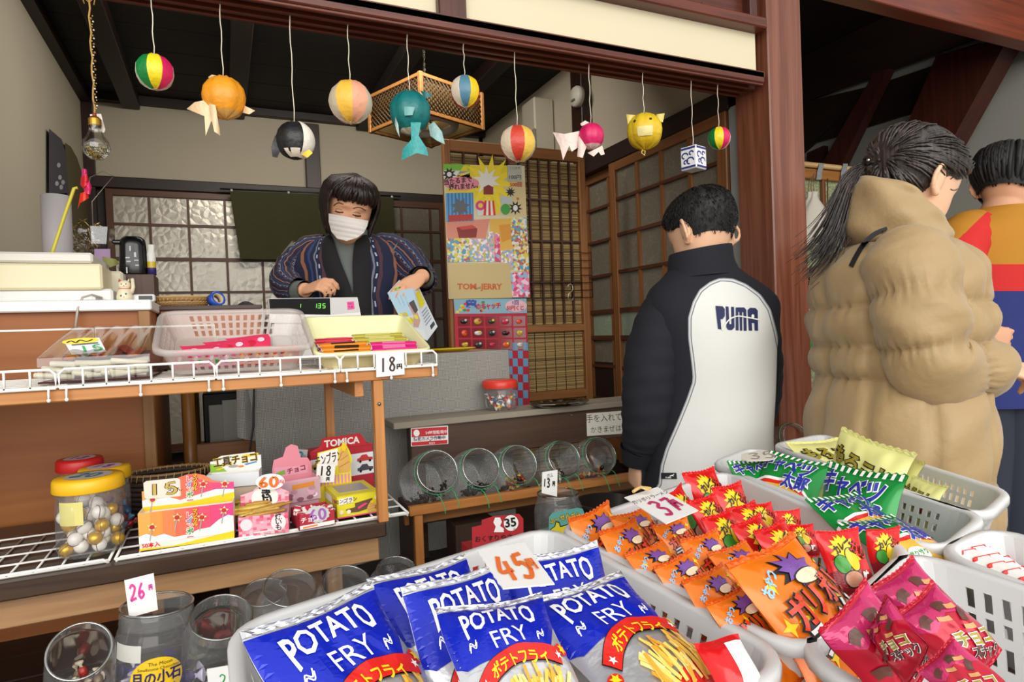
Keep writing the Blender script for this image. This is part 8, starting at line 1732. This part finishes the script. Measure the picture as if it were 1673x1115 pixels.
m.loft([[Vector((r_ * math.copysign(abs(cos(k * .2618)) ** .7, cos(k * .2618)) + dx, r_ * .95 * math.copysign(abs(sin(k * .2618)) ** .7, sin(k * .2618)), z)) for k in range(24)] for r_, z, dx in ((20 * s_, 0, 0), (21 * s_, 3 * s_, 0), (20 * s_, 25 * s_, 0), (19 * s_, 48 * s_, 0), (18 * s_, 58 * s_, 0), (13 * s_, 63 * s_, 0))], BKP); wobj_ = obj('pot_body', m, t)
m = MB(); m.box((-20 * s_, -.002, 54 * s_), (18 * s_, 16 * s_, 7 * s_), BKP, .004); obj('spout', m, t)
m = MB(); [m.poly(pp([(x, -y), (x + w_, -y), (x + w_, -y + h_), (x, -y + h_)]), lambda u, v: (u * s_, -20.6 * s_, v * s_), M('#b9b9bb', .4)) for x, y, w_, h_ in ((-3, 46, 2, 8), (3, 36, 3, 8), (-9, 28, 6, 2), (-8, 22, 6, 2), (-9, 12, 2, 10), (3, 24, 6, 2), (4, 16, 5, 2))]; obj('markings', m, t)
c = onY(239, 440, yk + .02); m = MB(); m.T = Matrix.Translation((c.x + .012, yk + .04, zk)); r_ = 6.5 * s_; m.lathe([(.001, 0), (r_, 0), (r_, 12 * s_)], M('#3a2a6a', .4), 16); m.lathe([(r_, 12 * s_), (r_, 22 * s_)], M('#c9b02a', .4), 16); m.lathe([(r_, 22 * s_), (r_, 36 * s_), (r_ * .8, 38 * s_), (r_ * .8, 50 * s_), (.001, 50 * s_)], M('#d9d6d0', .4), 16); wobj('spray_can', m, None, 'slim white spray can with a purple and yellow label beside the black pot', 'can')
a, b = onY(172, 443, 1.95), onY(201, 458, 1.95); m = MB(); m.box(((a.x + b.x) / 2, 1.98, (a.z + zd) / 2), (b.x - a.x, .06, a.z - zd), M('#d6cfb8', .45), .006); wobj('speaker_box', m, None, 'small cream box behind the beckoning cat', 'box')
a, b = onY(214, 482, yd), onY(252, 495, yd); m = MB(); m.box(((a.x + b.x) / 2, yd + .04, zd + .009), (b.x - a.x, .03, .018), M('#dcdcdc', .4), .003); m.box(((a.x + b.x) / 2 + .004, yd + .0245, zd + .009), (.03, .002, .01), M('#111318', .3)); wobj('card_reader', m, None, 'small white gadget with a dark screen at the end of the worktop', 'gadget')
yk2 = 2.14; a = onY(150, 437, yk2); m = MB(); m.box(((xl + a.x) / 2 + .015, yk2 + .05, (zd + a.z) / 2), (a.x - xl + .03, .08, a.z - zd), M('#4a3a2e', .6), .002); wobj('shelf_box', m, None, 'dark box at the back of the worktop under the gold tinsel', 'box'); z2 = a.z + .0005
def thin(name, label, cat_, pts, Y, col, bend=0): m = MB(); q = pp(pts); x0 = min(p[0] for p in pts); x1 = max(p[0] for p in pts); fn = lambda d: (lambda a, b: onY(a, -b, Y + d + bend * ((a - x0) / (x1 - x0) * 2 - 1) ** 2)); mt = M(col, .6); m.poly(q, fn(0), mt, 6); m.poly(q, fn(.0015), mt, 6); return wobj(name, m, None, label, cat_)
thin('purple_card', 'pale purple card standing behind the cream printer', 'card', [(154, 407), (180, 407), (181, 436), (154, 436)], 2.12, '#a98ab0'); thin('folded_leaflet', 'yellowish green folded leaflet beside the black pot', 'leaflet', [(167, 419), (190, 424), (195, 432), (180, 437), (172, 436)], 2.1, '#8f9152', .01)
m = MB(); rnd = random.Random(40); c0 = onY(138, 392, 2.2)
for k in range(60): p = c0 + Vector((rnd.uniform(-.035, .035), rnd.uniform(-.02, .02), rnd.uniform(-.04, .045))); d = Vector((rnd.uniform(-1, 1), rnd.uniform(-1, 1), rnd.uniform(-1, 1))).normalized() * .022; m.tube([p - d, p + Vector((0, 0, .006)), p + d], .0016, M(('#a58a4a', '#cbb27a', '#7a6232')[k % 3], .3, .7), 4)
m.tube([c0 - Vector((0, 0, .03)), Vector((c0.x, c0.y, z2))], .004, M('#4a4a34', .6), 6); wobj('gold_tinsel', m, None, 'bundle of gold tinsel ribbon standing at the back of the worktop', 'decoration', kind=None)
m = MB(); c0 = onY(152, 400, 2.18); m.loft([[Vector((c0.x + r_ * cos(k * .785), c0.y + r_ * .5 * sin(k * .785), z)) for k in range(8)] for r_, z in ((.02, z2), (.03, z2 + .03), (.05, c0.z), (.058, c0.z + .05))], clear('#f2f2f4', .1, .12, 1.4), False, False, smooth=False); wobj('cellophane_cone', m, None, 'clear cellophane wrapper behind the gold tinsel', 'wrapper')
t = thing('pinwheel', 'red and pink pinwheel flower on a yellow stick', 'pinwheel', loc=onY(93, 400, 1.9)); m = MB()
for pts, col in (([(134, 275), (142, 277), (143, 290), (133, 294)], '#e82a78'), ([(132, 290), (142, 284), (146, 298), (136, 308), (131, 302)], '#d81a2a'), ([(136, 306), (146, 296), (150, 306), (147, 318), (138, 316)], '#e02a68'), ([(131, 316), (144, 312), (145, 324), (131, 332), (127, 342)], '#e8341c')): cut(m, pts, onY(138, 305, 1.9).y / ray(138, 305).y, M(col, .4), .012, 4)
wobj('petals', m, t); m = MB(); m.tube([onY(127, 307, 1.9), onY(121, 308, 1.9), onY(108, 345, 1.9), onY(88, 405, 1.9), onY(84, 418, 1.9)], .0042, M('#cfc23a', .4), 8); wobj('stick', m, t)
m = MB(); m.tube([onY(143, 320, 1.93), onY(147, 290, 2.1), onY(168, 280, 2.3), onY(185, 288, 2.5), onY(150, 330, 2.2), onY(152, 370, 2.19), onY(140, 395, 2.19)], .0012, M('#8a8478', .4, .6), 5); wobj('thin_wire', m, None, 'thin bent wire stem rising from the gold tinsel', 'wire')
# left wall: poster roll and olive hanging
def onwall(name, label, cat_, pts, X, col, art=None):
    m = MB(); fn = lambda k=0: (lambda a, b: onX(a, -b, X + k * .0008)); m.poly(pp(pts), fn(0), M(col, .8)); m.poly(pp(pts), fn(-3), M(col, .8))
    if art: art(m, fn)
    wobj(name, m, None, label, cat_)
onwall('olive_hanging', 'olive cloth hanging on the left wall beside the grey poster', 'hanging', [(106, 233), (116, 240), (126, 258), (132, 276), (148, 345), (150, 384), (112, 380)], -.618, '#5a5234')
onwall('wall_poster', 'grey picture poster on the left wall near the worktop', 'poster', [(80, 210), (101, 228), (108, 252), (112, 316), (80, 316)], -.616, '#4b4650', lambda m, fn: [m.poly(pp(ell(x, y, 3, 4, 10)), fn(1), M('#b9b4bb', .7)) for x, y in ((98, 290), (103, 298), (93, 300), (100, 306), (96, 270))])
c = onY(101, 360, 1.98); m = MB(); m.tube([(c.x - .02, 2.02, zd + .07), (c.x - .02, 2.03, onY(101, 318, 2.0).z)], .034, M('#aaa5a6', .6), 20); m.box((c.x - .02, 2.02, zd + .035), (.06, .06, .07), M('#6f6a66', .5), .004); wobj('paper_roll', m, None, 'thick grey paper roll standing on the worktop below the grey poster', 'paper roll')
# ---- prize posters pinned on the bamboo screen
YP = 2.317; FP = lambda k=0: (lambda a, b: onY(a, -b, YP - .0007 * k)); rnd = random.Random(77)
def confetti(h1, h2, h3, h4, scale=110):
    m, nt, p = _new('printed_sweets'); N = nt.nodes; L = nt.links; tc = N.new('ShaderNodeTexCoord'); v = N.new('ShaderNodeTexVoronoi'); v.inputs['Scale'].default_value = scale; L.new(tc.outputs['Object'], v.inputs['Vector']); sp_ = N.new('ShaderNodeSeparateColor'); L.new(v.outputs['Color'], sp_.inputs[0])
    cr = N.new('ShaderNodeValToRGB'); cr.color_ramp.interpolation = 'CONSTANT'; e = cr.color_ramp.elements; e[0].position = 0; e[0].color = lin(h1); e[1].position = .3; e[1].color = lin(h2); q = e.new(.55); q.color = lin(h3); q = e.new(.8); q.color = lin(h4); L.new(sp_.outputs[0], cr.inputs[0]); L.new(cr.outputs[0], p.inputs['Base Color']); p.inputs['Roughness'].default_value = .3; return m
CF1 = confetti('#d9c83a', '#5a9ab8', '#e2ddd0', '#b85a5a'); CF2 = confetti('#d9a8c0', '#7fb0c8', '#efe8e8', '#c8b84a'); CF3 = confetti('#d83a6a', '#f0d0da', '#e87aa0', '#8fb8d8', 70); CF4 = confetti('#1a1618', '#c9c4c0', '#c82a3a', '#3a3236', 90)
t = thing('prize_poster', 'tall comic style prize poster with clipped sweets, marked 100 yen, on the screen', 'poster', loc=onY(795, 490, YP)); m = MB(); WH2 = M('#e6e2d8', .5)
m.poly(pp([(724, 269), (857, 271), (866, 486), (733, 489)]), FP(0), M('#d8cfae', .5)); m.poly(pp([(724, 269), (857, 271), (866, 486), (733, 489)]), FP(-3), M('#cfc6a6', .5)); Fp = lambda k: FP(k)
m.poly(pp([(724, 268), (768, 269), (768, 279), (724, 278)]), Fp(1), M('#7ab83a', .5)); m.poly(pp(ell(733, 284, 6, 6, 10)), Fp(3), BLK); m.poly(pp([(724, 279), (768, 280), (768, 292), (725, 291)]), Fp(1), WH2); m.poly(pp(star(734, 285, 12, 6, 9)), Fp(2), BLK); m.poly(pp(ell(734, 285, 4, 4, 10)), Fp(4), WH2)
m.poly(pp([(758, 270), (840, 271), (834, 300), (822, 350), (790, 352), (770, 316), (728, 314)]), Fp(1), M('#e8cf2a', .5)); m.poly(pp(star(800, 298, 46, 22, 12, .1)), Fp(2), M('#f2d726', .5)); m.poly(pp(star(795, 296, 24, 12, 10, .3)), Fp(2.6), WH2)
m.poly(pp([(815, 352), (820, 290), (858, 296), (860, 355)]), Fp(1.4), M('#d9c490', .5)); m.poly(pp(star(834, 314, 9, 4, 9)), Fp(3), BLK); m.poly(pp(star(842, 340, 12, 6, 9)), Fp(3), BLK); m.poly(pp(ell(842, 340, 4, 5, 10)), Fp(4), WH2); m.poly(pp(star(846, 325, 3.5, 1.6, 5)), Fp(3), M('#b8742a', .5))
m.poly(pp([(790, 306), (798, 302), (806, 306), (806, 318), (790, 318)]), Fp(4), M('#8a2a1c', .5))
for k in range(5): m.poly(pp([(796 + k * 3 - 4, 328), (799 + k * 3 - 4, 328), (800 + k * 4 - 6, 352), (796 + k * 4 - 6, 352)]), Fp(4), RDD if k % 2 == 0 else WH2)
m.poly(pp(ell(754, 300, 29, 11, 24)), Fp(3), M('#e88a9a', .5)); m.text('当たるまで', 748, -296, 10.5, Fp(4), BLK, None, .03, .9, rot=.12); m.text('帰れません。', 760, -305, 10.5, Fp(4), BLK, None, .03, .85, rot=.08)
for k in range(8): m.poly(pp([(728 + k * 5.8, 316), (731 + k * 5.8, 316), (732 + k * 5.8, 362), (729 + k * 5.8, 362)]), Fp(3.6), M('#5a9ac8', .4))
m.poly(pp([(728, 316), (773, 315), (774, 361), (730, 363)]), Fp(3), M('#2f72a8', .4)); m.poly(pp(star(752, 338, 16, 9, 7)), Fp(5), M('#5f6266', .5)); m.poly(pp([(732, 352), (772, 350), (772, 360), (734, 362)]), Fp(5), M('#b8342a', .5))
m.poly(pp(ell(785, 336, 8, 8, 16)), Fp(4), M('#d82a7a', .4)); m.poly(pp(ell(785, 336, 4, 4, 12)), Fp(5), M('#e8c43a', .4)); m.poly(pp([(779, 342), (791, 342), (789, 352), (781, 352)]), Fp(3.5), M('#d9d6cf', .4)); m.poly(pp(ell(826, 342, 8, 9, 16)), Fp(4), M('#3f9a3a', .35)); m.poly(pp([(818, 322), (836, 322), (836, 333), (818, 333)]), Fp(3.5), M('#b8c4c0', .4))
m.poly(pp([(729, 362), (800, 358), (794, 390), (730, 390)]), Fp(2), M('#d98a72', .5)); m.poly(pp([(746, 372), (772, 368), (780, 374), (778, 388), (750, 390)]), Fp(3), M('#8a2a22', .5)); m.poly(pp([(748, 371), (771, 368), (778, 373), (755, 376)]), Fp(4), M('#c8443a', .5)); m.poly(pp([(800, 358), (836, 357), (838, 412), (802, 412)]), Fp(2), M('#e0b04a', .5)); m.poly(pp([(815, 368), (834, 366), (836, 390), (820, 396)]), Fp(3), M('#d9942e', .5))
m.text('500回', 843, -302, 8, Fp(4), M('#b83a22', .5), None, .03)
wobj('poster_board', m, t)
for pts, mt, nm in (([(730, 390), (767, 389), (768, 428), (732, 429)], CF1, 'sticker_bag'), ([(767, 391), (796, 390), (797, 427), (768, 428)], CF2, 'sticker_bag'), ([(834, 356), (860, 356), (862, 398), (836, 400)], CF1, 'sticker_bag'), ([(838, 400), (863, 399), (865, 444), (840, 443)], CF1, 'sticker_bag'), ([(797, 380), (806, 378), (808, 428), (798, 429)], CF2, 'candy_stick'), ([(808, 382), (816, 380), (818, 428), (809, 428)], CF3, 'candy_stick'), ([(818, 410), (838, 408), (839, 440), (820, 442)], CF2, 'sticker_bag'), ([(833, 446), (864, 444), (866, 485), (836, 486)], CF3, 'picture_card')):
    m = MB(); q = pp(pts); m.poly(q, FP(5), mt); m.poly(q, FP(2), mt)
    for i in range(4): a, b = q[i], q[(i + 1) % 4]; m.add([FP(5)(*a), FP(5)(*b), FP(2)(*b), FP(2)(*a)], [(0, 1, 2, 3)], mt)
    wobj(nm, m, t)
m = MB(); m.poly(pp([(732, 430), (833, 430), (837, 487), (735, 489)]), FP(6), M('#c9b27c', .4)); m.poly(pp([(732, 430), (833, 430), (837, 487), (735, 489)]), FP(3), M('#c9b27c', .4)); TJ = M('#c8622a', .5); m.text('TOM', 763, -469, 13, FP(7), TJ, None, .04, 1.1); m.text('and', 781, -471, 6, FP(7), M('#5a4a3a', .5), None, .01, 1, rot=.2); m.text('JERRY', 803, -469, 13, FP(7), TJ, None, .04, 1.0); wobj('cream_bag', m, t)
m = MB(); m.poly(pp([(829, 270), (852, 270), (853, 296), (830, 297)]), FP(8), M('#b9b6a6', .6)); m.text('くじびき', 841, -275, 4.5, FP(9), INK); m.text('100円', 841, -290, 8.5, FP(9), INK, None, .01); wobj('price_slip', m, t)
t = thing('prize_board', 'prize board of small bagged toys with a pink 50 yen bubble', 'poster', loc=onY(805, 660, YP)); m = MB(); RDP = M('#b81f34', .5)
o_ = [(741, 489), (860, 488), (864, 600), (866, 668), (832, 668), (828, 600), (745, 598)]; m.poly(pp(o_), FP(0), RDP); m.poly(pp(o_), FP(-3), RDP); m.poly(pp([(741, 489), (860, 488), (861, 512), (743, 513)]), FP(1), M('#8ab4c4', .5)); m.text('夢', 770, -500, 17, FP(3), M('#3a4aa8', .5), None, .05); m.text('のキャッチ', 798, -501, 11, FP(3), M('#c82a3a', .5), None, .05, .75, rot=.05); m.poly(pp(ell(843, 500, 18, 10, 20)), FP(4), M('#e8b8c0', .5)); m.text('1回', 842, -495, 8, FP(5), M('#2a3a8a', .5), None, .02); m.text('50円くじ', 842, -504, 8.5, FP(5), M('#b81f2a', .5), None, .03, .85)
for k in range(12): m.poly(pp(ell(rnd.uniform(745, 828), rnd.uniform(490, 511), 3, 2.5, 8)), FP(2), M(('#e8a03a', '#d83a4a', '#e8d23a', '#4a8a3a')[k % 4], .5))
for i in range(4):
    for j in range(8):
        if (i + j) % 2: m.poly(pp([(829 + i * 8.5, 560 + j * 13), (837 + i * 8.5, 560 + j * 13), (837.5 + i * 8.5, 573 + j * 13), (829.5 + i * 8.5, 573 + j * 13)]), FP(1.5), M('#6a9ec0', .5))
wobj('board', m, t)
for r_ in range(3):
    for k in range(5):
        x = 748 + k * 22.5 + r_ * .8; y = 517 + r_ * 19; m = MB(); q = pp([(x, y), (x + 20, y - .3), (x + 20.4, y + 16), (x + .4, y + 16.5)]); m.poly(q, FP(4), clear('#e8e8ea', .18, .15, 1.4)); cc = onY(x + 10, y + 8.5, YP - .003); m.ball(cc, (.014 + .003 * (k % 2), .004, .009 + .003 * ((k + r_) % 2)), M(('#1c181a', '#d9d4cf', '#c82a4a', '#c9a23a', '#2a2428', '#e0562a', '#3a3236')[(k * 3 + r_ * 5) % 7], .35), 10, 6); m.ball(cc + Vector((.006, -.003, .004)), (.006, .003, .005), M(('#c9c4c0', '#b82a3a', '#e8d23a')[(k + r_) % 3], .35), 8, 5); wobj('bagged_toy', m, t)
# ---- the bay right of the pillar
YC = 2.3; FC = lambda k=0: (lambda a, b: onY(a, -b, YC - .0008 * k))
def leafpaper():
    m, nt, p = _new('green_patterned_paper'); N = nt.nodes; L = nt.links; tc = N.new('ShaderNodeTexCoord'); v = N.new('ShaderNodeTexVoronoi'); v.feature = 'DISTANCE_TO_EDGE'; v.inputs['Scale'].default_value = 55; L.new(tc.outputs['Object'], v.inputs['Vector']); cr = N.new('ShaderNodeValToRGB'); cr.color_ramp.elements[0].color = lin('#5d6b45'); cr.color_ramp.elements[1].color = lin('#a3a983'); cr.color_ramp.elements[1].position = .12; L.new(v.outputs['Distance'], cr.inputs[0]); L.new(cr.outputs[0], p.inputs['Base Color']); p.inputs['Roughness'].default_value = .8; return m
LP = leafpaper(); HW_ = wood('#8f5a2a', '#ad7338', 0, .5); HWZ = wood('#6e4222', '#85532c', 2, .5)
x0, x1 = onY(1296, 400, YC).x, onY(1760, 400, YC).x; zt_ = onY(1340, 276, YC).z; t = thing('paper_screen', 'wooden lattice screen backed with green patterned paper, beyond the pillar', 'screen', loc=((x0 + x1) / 2, YC, 0)); m = MB(); m.box(((x0 + x1) / 2, YC + .012, zt_ / 2), (x1 - x0, .006, zt_ - .02), LP); wobj('green_paper', m, t)
m = MB(); zr_ = onY(1340, 287, YC).z; m.box(((x0 + x1) / 2, YC - .005, zr_), (x1 - x0, .03, .05), HW_, .003); zr2 = onY(1340, 645, YC).z; m.box(((x0 + x1) / 2, YC - .005, zr2), (x1 - x0, .03, .04), HW_, .003); m.box(((x0 + x1) / 2, YC - .005, .04), (x1 - x0, .03, .08), HW_, .003)
n = 12
for k in range(n + 1): x = x0 + (x1 - x0) * k / n; m.box((x, YC - .002, (zr2 + zr_) / 2), (.022, .022, zr_ - zr2), HWZ, .002)
for x in (x0, x1): m.box((x, YC - .002, zt_ / 2), (.04, .034, zt_), HWZ, .002)
wobj('lattice_frame', m, t); m = MB(); m.tube([(x0, YC - .01, zt_ + .012), (x1, YC - .01, zt_ + .006)], .014, wood('#b98f52', '#d6b078', 0, .5), 12); wobj('bamboo_pole', m, t)
for k, px in enumerate((1335, 1374)): m = MB(); m.sheet(lambda u, v: (lambda c: c + Vector((0, -.03 - .002 * sin(v * 9), 0)))(onY(px - 5 + 8 * u - 5 * v, 270 + 26 * v, YC)), 3, 8, M('#8e9294', .7, var=.3, vs=90)); wobj('grey_ribbon', m, t)
# cloth bag, dried seed heads, notice
m = MB(); c = onY(1327, 360, YC - .06); D = (c - EYE).dot(_f); s_ = D / F; rg = [vring(1328, y, D, rx, ry, 28) for y, rx, ry in ((314, 9, 5), (322, 8, 5), (330, 12, 8), (348, 22, 12), (375, 26, 14), (395, 24, 12), (402, 12, 6))]; rg = [[p + Vector((sin(k * 1.1 + i) * .005, 0, 0)) for k, p in enumerate(q)] for i, q in enumerate(rg)]; t = thing('cloth_bag', 'white gathered cloth bag hanging on the green screen by the pillar', 'bag', loc=rg[-1][0]); m.loft(smooth_rings(rg, 3), M('#cfc8b8', .85), True, True); wobj('cloth', m, t)
m = MB(); [m.tube([onD(1322 + k * 4, 318, D), onD(1321 + k * 4, 300, D), onD(1330, 284, D + .03)], .0022, M('#8a6a4a', .7), 5) for k in range(3)]; wobj('drawstring', m, t)
t = thing('dried_seed_heads', 'bunch of brown dried seed heads hanging above the green lettered notice', 'dried plant', loc=onY(1340, 470, YC - .05)); m = MB(); rnd = random.Random(5)
for k in range(150):
    p = onY(rnd.uniform(1322, 1356), rnd.uniform(436, 472), YC - .05 + rnd.uniform(-.03, .02)); d = Vector((rnd.uniform(-1, 1), rnd.uniform(-1, 1), rnd.uniform(-1.2, .5))).normalized() * .02; m.tube([p, p + d * .5 + Vector((0, 0, .003)), p + d], [.003, .004, .001], M(('#4a2f1c', '#6b4526', '#38251a', '#8a5c30')[k % 4], .7), 5)
wobj('seed_heads', m, t); m = MB(); m.tube([onY(1338, 440, YC - .05), onY(1354, 420, YC - .05), onY(1352, 292, YC - .04)], .003, M('#5a3a22', .7), 6); wobj('stem', m, t)
def a_line(m, fn):
    GRD = M('#1f8a3f', .5); m.text('友だち', 1338, -485, 15, fn(1), GRD, None, .03, .82); m.text('募集中', 1338, -500, 15, fn(1), GRD, None, .03, .82); m.poly(pp([(1321, 552), (1364, 551), (1366, 568), (1321, 570)]), fn(1), GRD); m.text('お得な情報を配信', 1341, -561, 3.6, fn(2), WHT)
    for q in (0, 1): m.poly(pp(star(1337 + 4 * q, 520 - 3 * q, 5, 2.4, 4, .3 + q)), fn(1), M('#4a9a3a', .5))
    m.stroke([(1338 + 11 * cos(a), -(531 + 11 * sin(a))) for a in [k * .45 for k in range(15)]], .6, fn(1), M('#8a8a88', .5)); m.text('はんど雑貨', 1338, -532, 5.2, fn(1), M('#6a6a68', .5)); m.text('YOUR CABLE', 1335, -548, 3.6, fn(1), M('#9a9a98', .5))
sign('white notice with green lettering on the lattice screen between pillar and padded coat', YC - .045, [(1320, 474), (1359, 474), (1362, 520), (1367, 569), (1320, 571)], '#dfe0db', a_line, 'notice')
sign('cream printed cloth with red patterns on the screen behind the bowed head', YC - .03, [(1548, 292), (1660, 280), (1660, 380), (1548, 360)], '#d8cfc0', lambda m, fn: [m.stroke([(x + 6 * cos(a), -(y + 5 * sin(a))) for a in [k * .6 for k in range(11)]], 1.6, fn(1), M('#b8564e', .6)) for x, y in ((1568, 335), (1578, 312), (1600, 330), (1620, 310), (1585, 348), (1640, 340))], 'printed_cloth', 'cloth')
# ---- give every group root at the world origin a base of its own
bpy.context.view_layer.update()
for o in list(sc.objects):
    if o.type == 'EMPTY' and o.parent is None and o.location.length < 1e-6:
        lo = [1e9] * 3; hi = [-1e9] * 3
        for ch in o.children:
            for c in ch.bound_box:
                p = ch.matrix_basis @ Vector(c)
                for i in range(3): lo[i] = min(lo[i], p[i]); hi[i] = max(hi[i], p[i])
        if hi[0] < lo[0]: continue
        b = Vector(((lo[0] + hi[0]) / 2, (lo[1] + hi[1]) / 2, lo[2])); o.location = b
        for ch in o.children: ch.location = ch.location - b
